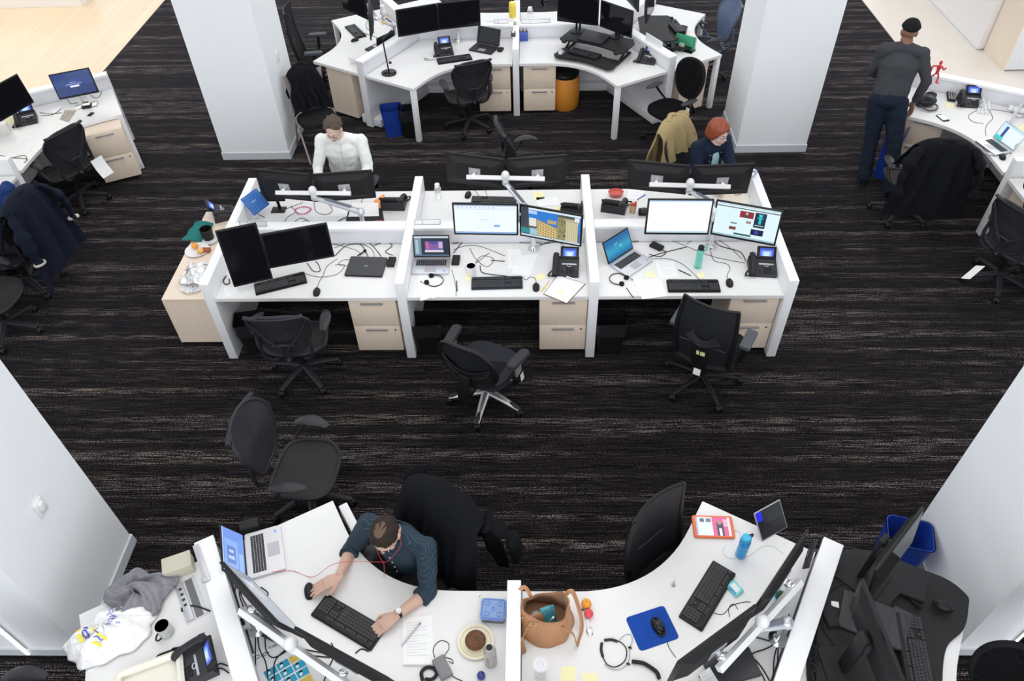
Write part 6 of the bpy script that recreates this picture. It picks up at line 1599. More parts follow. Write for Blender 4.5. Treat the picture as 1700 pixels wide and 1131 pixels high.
t = small('tablet_stand', 'silver slanted stand at the right border behind the thin laptop', 'stand', (1683, 200)); G().tube([(-.16, -.16, .02), (.12, .16, .12)], .016, 4, flat=.6).box(-.2, -.08, -.2, -.14, 0, .012, .003).box(.05, .2, .05, .2, 0, .02, .003).obj('stand_body', silver, t)
nameplate('nameplate against the spine at the right border', (1671, 183), (1700, 190), z=.76, h=.07)
note('green and yellow papers behind the thin laptop at the right border', [(1690, 212), (1700, 205), (1700, 222), (1694, 220)])

# ---------------------------------------------------------------- near pod, left side desk
def scarf(a, b):
    r_ = .5-.5*math.cos(PI*a); an = 2*PI*b
    R0 = (.195+.03*math.sin(3*an+1)+.025*math.sin(5*an))*a
    z = .012+.10*(1-a**2.2)*(1+.35*math.sin(4*an+5*a)+.25*math.sin(9*a+2*an))+.018*abs(math.sin(7*an+9*a))
    return (R0*math.cos(an)*1.0, R0*math.sin(an)*1.0, z)
o = G().sheet(scarf, 30, 110, .006).obj('wool_scarf', cloth('heather_grey_wool', (.24, .235, .265), .95, .5, 60), smooth=180); o.location = at(232, 994, .742); o.rotation_euler = (0, 0, R(20)); tag(o, 'heather grey wool scarf heaped on the worktop', 'scarf')
for k in range(5):
    p0 = at(205+3*k, 1010+2*k, .76)-Vector(o.location); p1 = at(174+9*k, 1024+2*k, .742)-Vector(o.location)
    G(Matrix.Rotation(-R(20), 4, 'Z')).tube(smooth_path([p0+Vector((0, 0, .03)), p0.lerp(p1, .5)+Vector((0, .01*math.sin(k), .012)), p1+Vector((0, 0, .004))], 4), .004, 6).obj('fringe', MATS['heather_grey_wool'], o)
bagm = mat('white_carrier_film', (.86, .86, .86), .35, bump=.9, bscale=14, var=.02, alpha=1)
for n_ in bagm.node_tree.nodes:
    if n_.type == 'BUMP': n_.inputs['Distance'].default_value = .03
bagm.node_tree.nodes['Principled BSDF'].inputs['Subsurface Weight'].default_value = .0
def pbag(a, b):
    an = 2*PI*b; R0 = a*(1+.06*math.sin(5*an)+.04*math.sin(11*an+2))
    z = .006+.135*max(0, 1-a**2.6)*(1+.10*math.sin(6*an+7*a))+.010*abs(math.sin(9*an+8*a))*(1-.5*a)
    return (.255*R0*math.cos(an)*1.0, .165*R0*math.sin(an), z)
bc = at(186, 1056, .742); br = R(28)
o = G().sheet(pbag, 26, 90, .002).obj('carrier_bag', bagm, smooth=180); o.location = bc; o.rotation_euler = (0, 0, br); tag(o, 'white plastic carrier bag with blue and yellow marks lying by the grey scarf', 'bag')
def on_bag(px, dz=.0):
    q = at(*px, .742)-bc; q = rot2((q.x, q.y), -br); a = math.hypot(q.x/.255, q.y/.165); return Vector((q.x, q.y, pbag(min(a, 1), (math.atan2(q.y/.165, q.x/.255)/(2*PI)) % 1)[2]+.008+dz))
blu = mat('royal_blue_print', (.03, .06, .45), .5); yel = mat('yellow_print', (.90, .72, .05), .5)
def stroke(pts, r, m, nm): G().tube(smooth_path([on_bag(p) for p in pts], 5), r, 6, flat=.35, up=(0, 0, 1)).obj(nm, m, o)
stroke([(146, 1062), (148, 1072), (152, 1081)], .013, yel, 'yellow_mark'); stroke([(160, 1074), (172, 1082), (182, 1086)], .008, yel, 'yellow_mark'); stroke([(170, 1062), (180, 1070), (192, 1078)], .007, yel, 'yellow_mark')
stroke([(155, 1060), (161, 1058), (163, 1064), (157, 1066)], .004, blu, 'blue_lettering'); stroke([(154, 1068), (160, 1066), (162, 1072), (156, 1073), (154, 1068)], .004, blu, 'blue_lettering'); stroke([(158, 1078), (162, 1072), (165, 1075), (160, 1074), (165, 1069)], .004, blu, 'blue_lettering')
stroke([(173, 1064), (178, 1068), (182, 1070), (187, 1075)], .003, blu, 'blue_lettering'); stroke([(172, 1076), (178, 1074), (182, 1078), (188, 1076)], .003, blu, 'blue_lettering')
for (u, v, s_) in ((199, 1036, 'CO'), (206, 1043, 'H'), (202, 1050, 'ROL'), (212, 1052, 'S')):
    p = on_bag((u, v), .006); text(s_, .035, blu, o, 'blue_lettering', p, (.0, .0, R(-95)-br), ext=.0006)
sheet_paper('white card slipping out from under the carrier bag', [(142, 1098), (176, 1098), (150, 1118), (146, 1117)], n=0)
t = small('hinged_case', 'beige plastic box on the worktop above the grey scarf', 'box', (301, 946), .74, 0); mz = Matrix.Rotation(heading(at(278, 940), at(322, 925)), 4, 'Z')
bg_ = mat('putty_plastic', (.50, .48, .38), .55); G(mz).box(-.085, .085, -.055, .055, 0, .085, .008).obj('box_body', bg_, t); G(mz).box(-.088, .088, -.058, .058, .085, .098, .006).obj('lid', bg_, t); G(mz).box(-.09, -.07, -.066, -.05, .01, .03, .003).obj('foot', black, t)
q = [at(289, 972), at(318, 965), at(338, 1022), at(309, 1033)]; c = sum(q, Vector())/4; ph_ = heading(q[0], q[3])
t = thing('power_outlet_unit', 'grey power outlet unit sunk in the worktop beside the patterned mug', 'power unit', c, ph_); L = (q[3]-q[0]).length
G().box(-L/2-.01, L/2+.01, -.055, .075, .0, .003, .001).obj('frame', mat('pale_grey_plate', (.66, .66, .67), .4), t); G().box(-L/2, L/2, -.045, .0, .003, .016, .003).obj('socket_strip', alu, t); G().box(-L/2, L/2, .012, .055, .0028, .0045, 0).obj('cable_gap', mat('gap_shadow_grey', (.16, .16, .17), .5, metal=.3), t)
for k in range(4): G().box(-L/2+.04+.04*k, -L/2+.055+.04*k, -.032, -.014, .0155, .0172, 0).obj('socket', graph_dk, t)
wire('outlet_cable', 'black power cord plugged into the outlet unit', [(303, 1016), (302, 1010), (312, 1006), (330, 1008), (349, 1015)], .005)
mug('black mug with a white line pattern beside the outlet unit', (278, 1051), .043, .10, out=mat('black_white_pattern', (.25, .25, .25), .3, var=2.5, vscale=120), inn=black_gloss, hz=-110, name='patterned_mug')
wire('phone_cord', 'thick coiled phone cord at the cream tray', [(258, 1098), (262, 1090), (272, 1085), (290, 1079), (304, 1073)], .007)
t = small('desk_tray', 'cream plastic tray at the near border beside the lit phone', 'tray', (252, 1142), .74, 0); mz = Matrix.Rotation(heading(at(230, 1120), at(290, 1098)), 4, 'Z'); cr = mat('cream_plastic', (.78, .75, .66), .45)
G(mz).prism(rrect(-.17, .17, -.13, .13, .03), 0, .006).obj('tray_base', cr, t); G(mz).tube([(x, y, .028) for x, y in rrect(-.17, .17, -.13, .13, .03)], .022, 6, closed=True, flat=1.1).obj('tray_rim', cr, t)
wire('cable', 'black cables behind the lit phone at the near divider', [(356, 1108), (366, 1102), (378, 1106)], .004); wire('cable', 'second black cable behind the lit phone at the near divider', [(357, 1112), (368, 1110), (380, 1118)], .004)
q0, q1 = at(325, 906, .92), at(345, 966, .92); t = thing('whiteboard_tray', 'slim metal rail lying on top of the divider beside the silver laptop', 'rail', q0, heading(q0, q1)); L = (q1-q0).length; G().box(0, L, -.018, .018, .0, .012, .003).box(L-.03, L, -.03, .0, .0, .02, .003).obj('rail', alu, t)
# ---------------------------------------------------------------- near pod, checked-shirt desk
t = small('paper_tray', 'white drawer box hanging below the tip of the checked-shirt desk', 'drawer', (582, 885), .55); G(Matrix.Rotation(R(-58), 4, 'Z')).box(-.16, .16, 0, .06, 0, .12, .004).obj('drawer_body', panel_white, t)
for q in ([(365, 925), (372, 950), (388, 985), (395, 1010)], [(395, 970), (402, 992), (412, 1012), (416, 1030)], [(398, 968), (398, 990), (404, 1010), (397, 1028)], [(392, 972), (385, 1010), (396, 1045), (402, 1070), (405, 1090)], [(405, 985), (420, 978), (432, 985), (428, 1000), (412, 1008)],
          [(412, 1020), (425, 1008), (445, 1010), (460, 1020)], [(415, 1042), (450, 1060), (490, 1075), (540, 1085)], [(418, 1048), (460, 1068), (485, 1084), (548, 1092)], [(424, 1042), (424, 1085), (425, 1131)], [(428, 1045), (430, 1075), (441, 1100), (445, 1128)],
          [(440, 1060), (442, 1080), (452, 1092), (470, 1085), (488, 1070)], [(550, 1068), (556, 1085), (545, 1110), (538, 1131)], [(590, 1085), (600, 1078), (612, 1082)], [(480, 1075), (462, 1090), (455, 1105), (456, 1131)], [(402, 1030), (412, 1020), (420, 1035), (410, 1050)], [(433, 975), (445, 985), (440, 995)]):
    wire('cable', 'one of the black cables bunched behind the monitors of the checked-shirt desk', q, .0038, group='cables behind the checked-shirt monitors')
t = small('power_strip', 'white power strip under the silver monitor bracket', 'power strip', (418, 1034), .74, 30); G().box(-.09, .09, -.03, .03, 0, .045, .008).obj('strip_body', white_pl, t); G().box(-.06, -.03, -.02, .02, .045, .07, .004).obj('plug', black, t)
sp_ = [(409, 1093), (468, 1058), (512, 1131), (440, 1160)]
o = flat('sticker_sheet', 'printed sheet with teal person cards and lettering behind the checked-shirt monitors', 'printed sheet', sp_, paper, th=.0015)
P = [at(*p, .74)-Vector(o.location) for p in ((436, 1116), (498, 1080), (522, 1131), (462, 1165))]
def bil(s_, t_): return P[0].lerp(P[1], s_).lerp(P[3].lerp(P[2], s_), t_)
tl = mat('sticker_teal', (.02, .36, .56), .6); gd = mat('sticker_gold', (.72, .52, .10), .6)
for j in range(4):
    for i in range(3):
        g = G(); a0, a1, b0, b1 = i/3+.01, (i+1)/3-.015, j/4+.02, (j+1)/4-.02
        vs = [bil(a0, b0), bil(a1, b0), bil(a1, b1), bil(a0, b1)]; g.add([v+Vector((0, 0, .0018)) for v in vs], [(3, 2, 1, 0)]); cd = g.obj('card_print', gd if (i, j) in ((2, 0), (2, 3)) else tl, o, smooth=0)
        if cd.data.materials[0] is tl:
            c_ = bil(a0+.09, (b0+b1)/2); G().ball(c_+Vector((0, .012, .002)), (.010, .010, .001), 10, 4).obj('hair_print', black_ink, cd); G().ball(c_+Vector((.004, .0, .0025)), (.009, .012, .001), 10, 4).obj('shirt_print', paper, cd)
for s_, sz, px, a_ in (('UAL', .075, (452, 1052), -25), ('iconos:', .036, (460, 1070), 22), ('SFO10+', .036, (431, 1090), 22)):
    text(s_, sz, black_ink, o, 'lettering', at(*px, .7425)-Vector(o.location), (0, 0, R(a_)))
o = sheet_paper('spiral notebook with pencilled lines beside the left hand of the checked-shirt man', [(669, 1028), (717, 1022), (720, 1106), (669, 1106)], n=14, name='notebook', cat='notebook')
q = [at(*p, .742) for p in ((669, 1106), (720, 1106))]; g = G()
for k in range(22): c_ = q[0].lerp(q[1], (k+.5)/22); g.tube([(c_-Vector(o.location))+Vector((0, .006*math.cos(PI*j/5), .004+.006*math.sin(PI*j/5))) for j in range(11)], .0009, 5)
g.obj('spiral_binding', alu, o, label='wire spiral binding')
flat('page', 'loose white page on the lower part of the spiral notebook', 'page', [(669, 1091), (716, 1088), (718, 1104), (670, 1104)], paper, z=.7425)
pen('silver pen lying across the spiral notebook', (667, 1073), (699, 1034), alu, z=.743, tip=black)
def food_box():
    P = [at(798, 997), at(843, 1000), at(841, 1041), at(796, 1037)]; c = sum(P, Vector())/4; w_ = (P[1]-P[0]).length/2*.92; d_ = (P[3]-P[0]).length/2*.90
    t = thing('food_container', 'blue-lidded square food container beside the divider', 'container', c, heading(P[0], P[1]))
    bl = mat('pale_blue_plastic', (.25, .42, .78), .25, trans=.35); G().prism(rrect(-w_*.92, w_*.92, -d_*.92, d_*.92, .018), 0, .045).obj('container_body', clear, t)
    l = G().prism(rrect(-w_, w_, -d_, d_, .022), .045, .058, .004).obj('lid', bl, t); ln = mat('blue_moulding', (.10, .20, .60), .3)
    G().tube([(x, y, .059) for x, y in rrect(-w_*.86, w_*.86, -d_*.86, d_*.86, .018)], .0022, 6, closed=True).obj('lid_groove', ln, l)
    for sx in (-1, 1):
        for sy in (-1, 1): G().tube([(x+sx*w_*.48, y+sy*d_*.48, .059) for x, y in rrect(-.012, .012, -.012, .012, .005)], .0014, 6, closed=True).obj('lid_rib', ln, l)
    G().tube([(.010*math.cos(2*PI*k/16), .010*math.sin(2*PI*k/16), .059) for k in range(16)], .0016, 6, closed=True).obj('lid_rib', ln, l)
food_box()
def spoon(lb, a, b, z=.74):
    A, B = at(*a, z), at(*b, z); t = thing('spoon', lb, 'spoon', A, heading(A, B)); L = (B-A).length
    G().ball((L*.12, 0, .006), (L*.20, L*.14, .006), 16, 8).obj('bowl', chrome, t); G().tube([(L*.24, 0, .006), (L*.5, 0, .010), (L, 0, .008)], [.003, .0025, .005], 8, flat=.5).obj('handle', chrome, t)
spoon('metal spoon sticking out by the blue food container', (797, 991), (806, 1003), .765)
spoon('metal spoon below the red fruit', (980, 1054), (971, 1017))
plate('cream paper plate holding a chocolate muffin', (790, 1067), .74, .108, mat('cream_plate', (.80, .76, .62), .5), mat('olive_rim', (.60, .55, .35), .5))
t = small('muffin', 'chocolate muffin in a fluted paper case on the cream plate', 'muffin', (790, 1068), .745); brn = mat('chocolate_crumb', (.14, .060, .028), .85, bump=1, bscale=120, var=.4, vscale=60)
g = G(); rs = [(1+.05*(k % 2)) for k in range(60)]; g.add([(.042*math.cos(2*PI*k/60), .042*math.sin(2*PI*k/60), 0) for k in range(60)]+[(.060*rs[k]*math.cos(2*PI*k/60), .060*rs[k]*math.sin(2*PI*k/60), .04) for k in range(60)], [[k, (k+1) % 60, 60+(k+1) % 60, 60+k] for k in range(60)]+[list(range(60))[::-1]]); g.obj('paper_case', mat('muffin_case', (.72, .60, .42), .7), t)
g = G().ball((0, 0, .042), (.060, .060, .026), 24, 12)
for k in range(26): a = rr.uniform(0, 6.28); r_ = rr.uniform(0, .048); g.ball((r_*math.cos(a), r_*math.sin(a), .058+.006*rr.random()-r_*.15), rr.uniform(.006, .011), 8, 6)
g.obj('muffin_top', brn, t)
t = small('steel_bottle', 'brushed steel bottle without its cap beside the muffin plate', 'bottle', (815, 1100)); steel = mat('brushed_steel', (.55, .52, .50), .35, metal=.9, stretch=(1, 1, 20), var=.05)
G().lathe([(0, 0), (.034, .001), (.037, .01), (.037, .15), (.034, .165), (.024, .185), (.022, .205), (.019, .206), (.018, .19)], seg=32).obj('bottle_body', steel, t); G().lathe([(.0185, .200), (.017, .16), (0, .16)], seg=24).obj('bottle_mouth', black, t)
t = small('bottle_cap', 'dark blue bottle cap at the near border below the steel bottle', 'cap', (799, 1124)); G().lathe([(0, 0), (.022, 0), (.024, .01), (.022, .028), (.015, .032), (0, .033)]).obj('cap_body', mat('navy_gloss', (.02, .03, .22), .2), t)
P = [at(717, 1100), at(735, 1090), at(753, 1121), at(735, 1131)]; c = sum(P, Vector())/4; t = thing('power_adapter', 'grey power adapter box with loose cords at the near border', 'adapter', c, heading(P[0], P[1])); G().box(-.037, .037, -.065, .065, 0, .03, .008).obj('adapter_body', mat('mid_grey_plastic', (.20, .19, .20), .4), t)
wire('adapter_cord', 'thin cord looping above the grey power adapter', [(722, 1092), (719, 1082), (722, 1072), (732, 1064), (744, 1068), (745, 1078), (738, 1090), (750, 1095), (752, 1102), (745, 1098)], .0022); wire('adapter_cord', 'thin cord leaving the grey power adapter towards the border', [(750, 1122), (758, 1127), (768, 1131)], .0025)
def coil(lb, pts, r=.007, w_=.0022, turns=60, z=.74, m=None):
    P = smooth_path([at(*p, z)+Vector((0, 0, r+w_)) for p in pts], 30); o_ = P[0].copy(); n = len(P); q = []
    N = turns*8
    for k in range(N):
        u = k/(N-1)*(n-1); i = min(int(u), n-2); c_ = P[i].lerp(P[i+1], u-i)-o_; d = (P[i+1]-P[i]).normalized(); s_ = d.cross(Vector((0, 0, 1))); a = 2*PI*k/8
        q.append(c_+s_*r*math.cos(a)+Vector((0, 0, r*math.sin(a))))
    e = G().tube(q, w_, 5).obj('coiled_cord', m or graph_dk); e.location = o_; tag(e, lb, 'cord')
coil('coiled phone cord in a loop beside the grey power adapter', [(702, 1131), (700, 1118), (708, 1110), (720, 1111), (725, 1120), (718, 1129), (706, 1129)], .008, .003, 55)
coil('coiled phone cord bunched in links at the near border below the neckband earphones', [(1049, 1100), (1058, 1101), (1068, 1103), (1080, 1110), (1090, 1118), (1094, 1128)], .010, .0026, 42)
# ---------------------------------------------------------------- handbag desk
def handbag():
    c = at(905, 1036, .74); t = thing('handbag', 'tan leather handbag standing open on the near desk', 'bag', c, R(-8)); lt = mat('tan_leather', (.44, .22, .11), .55, bump=.5, bscale=35, var=.12, vscale=9)
    li = mat('bag_lining', (.30, .17, .10), .7)
    def ringp(an, h):
        w_ = .165-.030*h; d_ = .135-.045*h
        x = w_*math.copysign(abs(math.cos(an))**.8, math.cos(an)); y = d_*math.copysign(abs(math.sin(an))**.9, math.sin(an))
        k = 1+.05*math.sin(3*an+4*h)+.03*math.sin(7*an-6*h); z = .19*h+(.035*math.sin(an*2+.8)+.03*math.cos(an))*h*h
        return Vector((x*k, y*k+.02*h, z))
    G().sheet(lambda a, b: ringp(2*PI*(1-b), a), 22, 72, .005).obj('bag_shell', lt, t, smooth=180)
    G().prism([tuple(ringp(2*PI*k/36, 0)[:2]) for k in range(36)], .0, .008).obj('bag_base', lt, t)
    G().sheet(lambda a, b: ringp(2*PI*b, 1-a*.85)*.94+Vector((0, 0, .01)), 14, 60, .003).obj('lining', li, t, smooth=180)
    G().tube([ringp(2*PI*k/60, 1)+Vector((0, 0, .002)) for k in range(60)], .0045, 6, closed=True).obj('rim_binding', mat('dark_tan_edge', (.33, .16, .08), .5), t)
    p1, p2 = ringp(.9, .85), ringp(-.9, .85)
    G().tube(smooth_path([p1+Vector((0, 0, .0)), p1+Vector((.05, .02, .02)), Vector((.215, .02, .03)), Vector((.20, -.10, .012)), p2+Vector((.07, -.03, -.02)), p2+Vector((.0, -.01, .0))], 8), .014, 8, flat=.25, up=(0, 0, 1)).obj('strap', lt, t)
    p1, p2 = ringp(2.3, .9), ringp(3.9, .9)
    G().tube(smooth_path([p1, p1+Vector((-.05, .03, .06)), Vector((-.20, .05, .13)), Vector((-.20, -.06, .12)), p2], 8), .012, 8, flat=.25, up=(0, 0, 1)).obj('strap', lt, t)
    G().sheet(lambda a, b: (-.11+.10*a+.02*b, -.05-.04*b+.07*a, .13-.09*b*b+.02*math.sin(4*a)), 10, 12, .005).obj('inner_flap', lt, t)
    for k in range(2): G().tube([(-.075+.03*k+.012*math.cos(2*PI*j/14), -.085+.0, .16+.012*math.sin(2*PI*j/14)) for j in range(14)], .0025, 6, closed=True).obj('buckle_ring', mat('brass', (.55, .42, .20), .3, metal=.9), t)
    a_ = Vector((-.115, -.15, .09)); G().ball(a_, (.014, .014, .02), 10, 8).tube([a_, ringp(4.2, .8)], .004, 6).obj('tassel_cap', lt, t)
    g = G()
    for k in range(16): a2 = 2*PI*k/16; g.tube([a_-Vector((0, 0, .01)), a_+Vector((.012*math.cos(a2), .012*math.sin(a2)-.012, -.04)), a_+Vector((.026*math.cos(a2), .022*math.sin(a2)-.03, -.085))], .003, 5)
    g.obj('tassel', lt, t)
    s_ = thing('wallet', 'small item patterned dark blue and green inside the tan handbag', 'pouch', c+Vector((.0, .0, .03)), R(20)); G().cbox((.02, -.0, .06), (.09, .02, .13), .008, (R(-30), 0, 0)).obj('pouch_body', mat('peacock_pattern', (.03, .14, .17), .5, var=1.6, vscale=40), s_); G().tube([(.01, -.03, .03), (.03, -.05, .14)], .006, 8).obj('pale_tube', mat('mint_plastic', (.55, .75, .65), .3), s_)
    s_ = thing('pouch', 'grey folded cloth inside the tan handbag', 'cloth', c+Vector((-.05, .0, .03)), 0); G().ball((0, .0, .035), (.045, .05, .04), 14, 10).obj('cloth_body', cloth('silver_grey_cloth', (.35, .35, .40)), s_)
handbag()
def fruit(nm, lb, px, r, m, stem=None):
    t = small(nm, lb, 'fruit', px); G().lathe([(0, .0)]+[(r*math.sin(PI*k/14)*(1+.03*math.sin(PI*k/14)), r*.9-r*.9*math.cos(PI*k/14)) for k in range(1, 14)]+[(0, r*1.74)], seg=28).obj('fruit_body', m, t)
    G().ball((0, 0, r*1.76), (.004, .004, .002), 8, 5).obj('stem', mat('stem_green', (.10, .12, .03), .7), t)
fruit('tangerine', 'orange tangerine beside the tan handbag', (973, 1006), .030, org); fruit('plum', 'pinkish red fruit just below the tangerine', (977, 1022), .027, mat('coral_red_skin', (.75, .07, .09), .4))
o = G().ball((0, 0, .004), (.012, .006, .003), 10, 6).obj('leaf', mat('stem_green', (.10, .12, .03), .7)); o.location = at(967, 1013); tag(o, 'tiny dark leaf beside the red fruit', 'leaf')
t = small('drinking_glass', 'clear tumbler with a lid at the near border below the handbag', 'glass', (897, 1122)); G().lathe([(0, .0), (.030, .001), (.037, .12), (.040, .15), (.038, .15), (.034, .12), (.027, .01), (0, .009)], seg=28).obj('glass_body', clear, t); G().lathe([(.041, .148), (.041, .158), (.02, .160), (.018, .154), (0, .154)]).obj('lid', mat('frosted_plastic', (.80, .80, .84), .3, alpha=.45), t)
def neckband():
    t = small('neckband_earphones', 'black neckband earphones curled on the worktop below the spoon', 'earphones', (1020, 1085)); o_ = Vector(t.location); Z = Vector((0, 0, .006)); f = lambda L_: smooth_path([at(*p, .74)-o_+Z for p in L_], 6)
    G().tube(f([(1012, 1064), (1030, 1067), (1040, 1080), (1037, 1098), (1022, 1108), (1008, 1104), (1001, 1092)]), .003, 8).obj('band', black, t)
    G().tube(f([(1003, 1064), (1015, 1063), (1025, 1066)]), [.008]*12+[.006], 10, flat=.7).obj('band_end', graph_dk, t); G().tube(f([(999, 1068), (998, 1080), (1001, 1092)]), [.008]*12+[.006], 10, flat=.7).obj('band_end', black_gloss, t)
    for p in ((1045, 1076), (1042, 1103)): q = at(*p, .74)-o_; G().ball(q+Vector((0, 0, .008)), (.009, .006, .008), 10, 8).ball(q+Vector((.009, -.004, .007)), .005, 8, 6).obj('earbud', black_gloss, t)
    G().tube(f([(1045, 1076), (1045, 1092), (1042, 1103)]), .0012, 5).tube(f([(1003, 1104), (1015, 1112), (1030, 1112), (1042, 1103)]), .0012, 5).tube(f([(1026, 1066), (1038, 1055), (1048, 1056), (1049, 1068), (1045, 1076)]), .0012, 5).obj('earbud_cord', graph, t)
neckband()
note('yellow sticky note at the near border, the one nearer the tumbler', [(933, 1106), (956, 1107), (955, 1131), (929, 1131)]); note('yellow sticky note at the near border, the one nearer the coiled cord', [(967, 1118), (991, 1118), (992, 1134), (967, 1134)])
o = G().tube([(0, 0, 0), (0, 0, .07)], [.016, .003], 4).obj('name_tent', clear); o.location = at(1118, 972, .74); tag(o, 'small clear pointed stand alone on the white worktop', 'stand')
P = [at(1220, 962), at(1236, 979), at(1217, 992), at(1203, 982)]; c = sum(P, Vector())/4; t = thing('tissue_pack', 'teal and white tissue pack partly under the black keyboard', 'tissue pack', c, heading(P[0], P[1])-PI/2*0)
G().box(-.045, .045, -.035, .035, 0, .022, .006).obj('pack_body', mat('aqua_print', (.18, .62, .68), .35, var=.3, vscale=25), t); G().box(-.028, .030, -.015, .020, .022, .0232).obj('pack_flap', white_pl, t)
g = G()
for k in range(6): g.box(-.035+.012*k, -.028+.012*k, -.032, -.022, .0222, .0234)
g.obj('pack_lettering', blu, t)
def tablet_on(lb, px, z, base, scr, th=.012, m=black, case=None, tilt=0):
    P = [at(*p, z) for p in px]; c = sum(P, Vector())/4; w_ = ((P[1]-P[0]).length+(P[2]-P[3]).length)/4; d_ = ((P[3]-P[0]).length+(P[2]-P[1]).length)/4
    t = thing('tablet', lb, 'tablet', c, heading(P[3], P[2])); t.rotation_euler.x = R(tilt)
    if case: G().prism(rrect(-w_, w_, -d_, d_, .014), 0, th, .003).obj('case', case, t)
    else: G().prism(rrect(-w_, w_, -d_, d_, .01), 0, th, .002).obj('tablet_body', m, t)
    k = .84 if case else .94
    M = Matrix.Translation((0, 0, th+.0006)) @ Matrix.Rotation(-PI/2, 4, 'X')
    paint(G(M), w_*2*k, d_*2*k, scr[1], scr[0]).obj('screen', lit, t, smooth=0); return t
tablet_on('tablet in an orange case with a lit pink and white page', [(1150, 856), (1217, 860), (1218, 895), (1150, 893)], .745, None, ((.80, .88, .95), [(.48, .0, 1, 1, (.78, .12, .32)), (.60, .3, .80, 1, (.05, .05, .10)), (.64, .15, .74, .4, (.45, .28, .25)), (.80, .1, .95, .5, (.85, .45, .6)), (.93, 0, 1, 1, (.75, .8, .85)), (.0, 0, .05, 1, (.35, .55, .8)), (.12, .08, .25, .28, (.12, .15, .2)), (.30, .08, .45, .28, (.2, .2, .3)), (.66, .6, .74, 1, (.85, .85, .9))]), case=mat('coral_orange_case', (.80, .16, .06), .5))
def stand_tablet():
    a, b = at(1268, 898, .745), at(1305, 877, .745); t = thing('tablet', 'dark tablet propped up on its stand at the edge of the handbag desk', 'tablet', (a+b)/2, heading(a, b)); w_ = (b-a).length/2*1.15
    M = Matrix.Rotation(R(-38), 4, 'X'); G(M).box(-w_, w_, 0, .009, 0, .20, .003).obj('tablet_body', alu, t)
    paint(G(M @ Matrix.Translation((0, -.0006, .10))), w_*2-.012, .188, [(0, .0, 1, .18, (.0, .02, .04)), (.0, .0, .22, .34, (.01, .02, .75)), (.22, 0, 1, .5, (.012, .014, .018))], (.004, .004, .005)).obj('screen', lit, t, smooth=0); G().tube([(.02, .10, .10), (.03, .16, .0)], .012, 6, flat=.4).obj('kickstand', black, t)
stand_tablet()
wire('cable', 'white charging cable between the orange tablet and the blue bottle', [(1218, 880), (1228, 884), (1228, 892)], .0022, m=white_cable); wire('cable', 'white cable looping from the blue bottle towards the name plate', [(1205, 905), (1200, 915), (1208, 926), (1225, 927), (1245, 922), (1265, 908), (1285, 908), (1300, 920)], .002, m=white_cable)
wire('cable', 'black keyboard cable beside the tissue pack', [(1185, 1018), (1200, 1020), (1215, 1006), (1235, 1000), (1246, 1000)], .002); wire('cable', 'black mouse cable crossing from the blue mat to the maker-mark monitor', [(1107, 1058), (1110, 1074), (1122, 1092)], .002); wire('cable', 'second black cable beside the tissue pack', [(1211, 1025), (1210, 1010), (1218, 1003), (1225, 1012)], .002)
t = small('succulent_pot', 'small green succulent in a light blue pot behind the near monitors', 'plant', (1294, 1000)); G().lathe([(0, 0), (.032, 0), (.042, .065), (.038, .066), (.034, .05), (0, .05)]).obj('pot', mat('sky_blue_glaze', (.18, .55, .80), .3), t); g = G()
for k in range(22): a = k*2.4; r_ = .010+.0016*k; g.tube([(0, 0, .055), (r_*.7*math.cos(a), r_*.7*math.sin(a), .085-.0008*k), (r_*1.2*math.cos(a), r_*1.2*math.sin(a), .098-.0016*k)], [.006, .009, .002], 6, flat=.5)
g.obj('foliage', mat('succulent_green', (.05, .16, .05), .5, var=.4, vscale=40), t)
a, b = at(1332, 945, .86), at(1346, 899, .86); t = thing('nameplate', 'dark nameplate with pale lettering on the slanting divider behind the near monitors', 'nameplate', a, heading(a, b)); G(Matrix.Rotation(R(35), 4, 'X')).box(0, (b-a).length, -.004, .004, 0, .05, .001).obj('plate', slate, t); text('IIIIIIIIII', .022, alu, t, 'lettering', ((b-a).length/2, -.003, .03), (R(60), 0, 0))
for q in ([(1288, 1072), (1300, 1060), (1306, 1040), (1310, 1020)], [(1291, 1070), (1285, 1095), (1284, 1131)], [(1292, 1070), (1291, 1100), (1290, 1131)], [(1290, 1068), (1270, 1078), (1250, 1085), (1247, 1095), (1262, 1115), (1270, 1131)], [(1240, 1082), (1262, 1105), (1278, 1131)], [(1283, 1050), (1278, 1062), (1290, 1070)], [(1255, 1058), (1275, 1064), (1290, 1070)], [(1181, 1108), (1190, 1105), (1180, 1120), (1160, 1124)], [(1265, 1025), (1278, 1012), (1290, 1003)]):
    wire('cable', 'one of the black cables gathered behind the monitors of the handbag desk', q, .0038, group='cables behind the handbag desk monitors')
wire('cable', 'white cable over the closed black laptop of the handbag desk', [(1212, 1096), (1225, 1110), (1238, 1118), (1242, 1131)], .003, m=white_cable)
sheet_paper('small pinkish white pages under the near monitor bracket', [(1160, 1120), (1178, 1108), (1192, 1131), (1170, 1140)], n=3, z=.762)
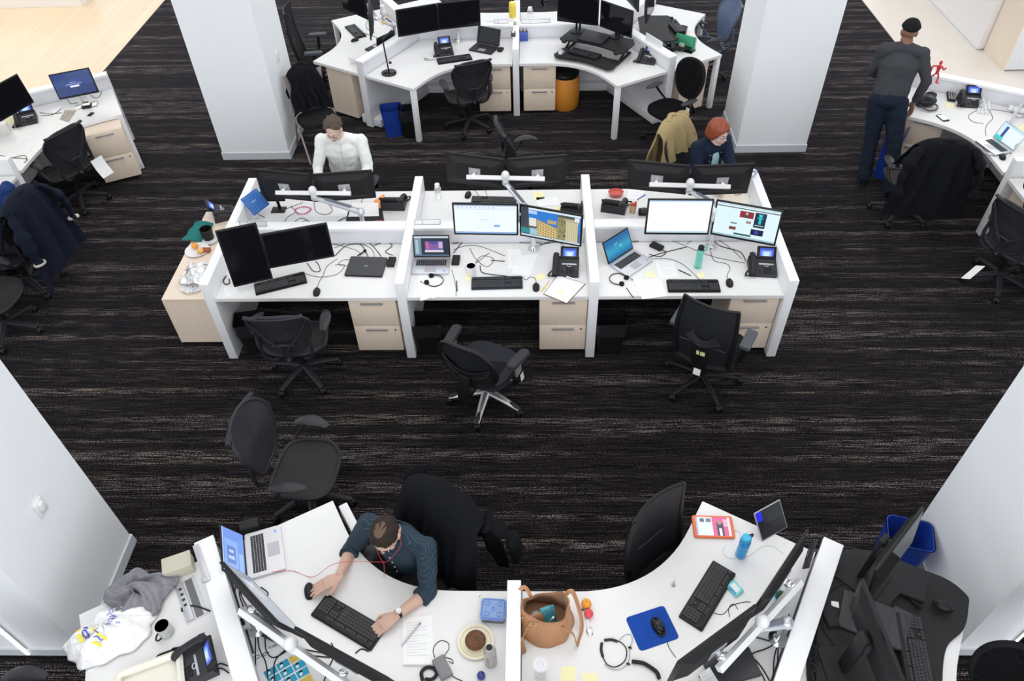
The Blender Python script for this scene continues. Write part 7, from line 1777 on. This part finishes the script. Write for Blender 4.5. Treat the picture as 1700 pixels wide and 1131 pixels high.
# ---------------------------------------------------------------- black riser desk
def near_riser():
    c = at(1440, 1010, .74); t = thing('desk_riser', 'large black sit-stand riser covering the near side desk', 'desk riser', c); bk = mat('black_deck', (.013, .013, .014), .55); o_ = c
    def poly(px, z): return [tuple((at(u, v, z)-o_)[:2]) for u, v in px]
    low = smooth_path([(1393, 917, 0), (1545, 950, 0), (1603, 985, 0), (1608, 1010, 0), (1600, 1045, 0), (1572, 1075, 0), (1565, 1131, 0), (1570, 1190, 0), (1380, 1190, 0), (1340, 1090, 0)], 5, closed=True)
    G().prism(poly([(p.x, p.y) for p in low], .762), .005, .022, .003).obj('keyboard_deck', bk, t)
    up_ = [(1386, 925), (1440, 935), (1450, 950), (1535, 950), (1542, 965), (1535, 1000), (1495, 985), (1480, 1000), (1470, 1030), (1480, 1131), (1480, 1180), (1360, 1180), (1352, 1090), (1358, 1040)]
    G().prism(poly(up_, .80), .042, .060, .003).obj('upper_deck', bk, t)
    for a_, b_ in (((1505, 990), (1530, 1010)), ((1440, 940), (1452, 990))): G().tube([at(*a_, .76)-o_, at(*b_, .795)-o_], .012, 6).obj('lift_arm', black, t)
near_riser()
closed_laptop('flat black wrist pad on the black riser beside the long keyboard', [(1478, 1005), (1512, 1022), (1500, 1085), (1470, 1070)], slate, z=.802)
for k, lb in (('G1', 'black stand plate under the riser monitor by the blue bin'), ('G2', 'black stand plate under the riser monitor over the long keyboard')):
    p = Vector(MON[k].location); rz = MON[k].rotation_euler.z; t = thing('monitor_stand', lb, 'monitor stand', (p.x, p.y, .80), rz); G().prism(rrect(-.12, .12, -.04, .20, .01), 0, .012, .002).obj('foot', black_soft, t); G().box(-.035, .035, .075, .11, .01, p.z-.72, .004).obj('post', black, t); G().box(-.05, .05, .05, .085, p.z-.86, p.z-.76, .004).obj('head_plate', graph_dk, t)
for q in ([(1372, 980), (1380, 960), (1410, 950), (1440, 945)], [(1375, 985), (1400, 968), (1440, 958)], [(1362, 1030), (1370, 1050), (1385, 1065), (1400, 1080), (1420, 1095)], [(1355, 1060), (1365, 1075), (1385, 1070), (1405, 1078)], [(1350, 1080), (1358, 1095), (1350, 1115), (1352, 1131)], [(1347, 1100), (1356, 1110), (1346, 1120)], [(1380, 1060), (1395, 1085), (1415, 1100), (1430, 1110)],
          [(1405, 1075), (1412, 1062), (1420, 1058)], [(1395, 1072), (1402, 1060), (1408, 1055)], [(1384, 1070), (1390, 1058), (1398, 1050)], [(1420, 1131), (1405, 1118), (1410, 1105), (1428, 1102)], [(1360, 1095), (1380, 1082), (1410, 1080)], [(1350, 1070), (1356, 1085), (1348, 1095)]):
    wire('cable', 'one of the black cables heaped on the black riser', q, .0045, z=.802, group='cables on the black riser')
o = flat('sticky_tag', 'white tag behind the docking box on the black riser', 'tag', [(1380, 998), (1392, 1000), (1393, 1010), (1380, 1006)], paper, z=.803)
t = thing('wall_poster', 'dark framed yellow panel edge at the right border by the padded chair', 'panel', at(1698, 1065, 1.0), R(-10)); G().box(0, .3, 0, .02, -.1, .25, .003).obj('frame', black, t); G().box(.02, .3, -.002, .0, -.09, .24).obj('panel_face', mat('lime_yellow', (.65, .65, .05), .5), t)
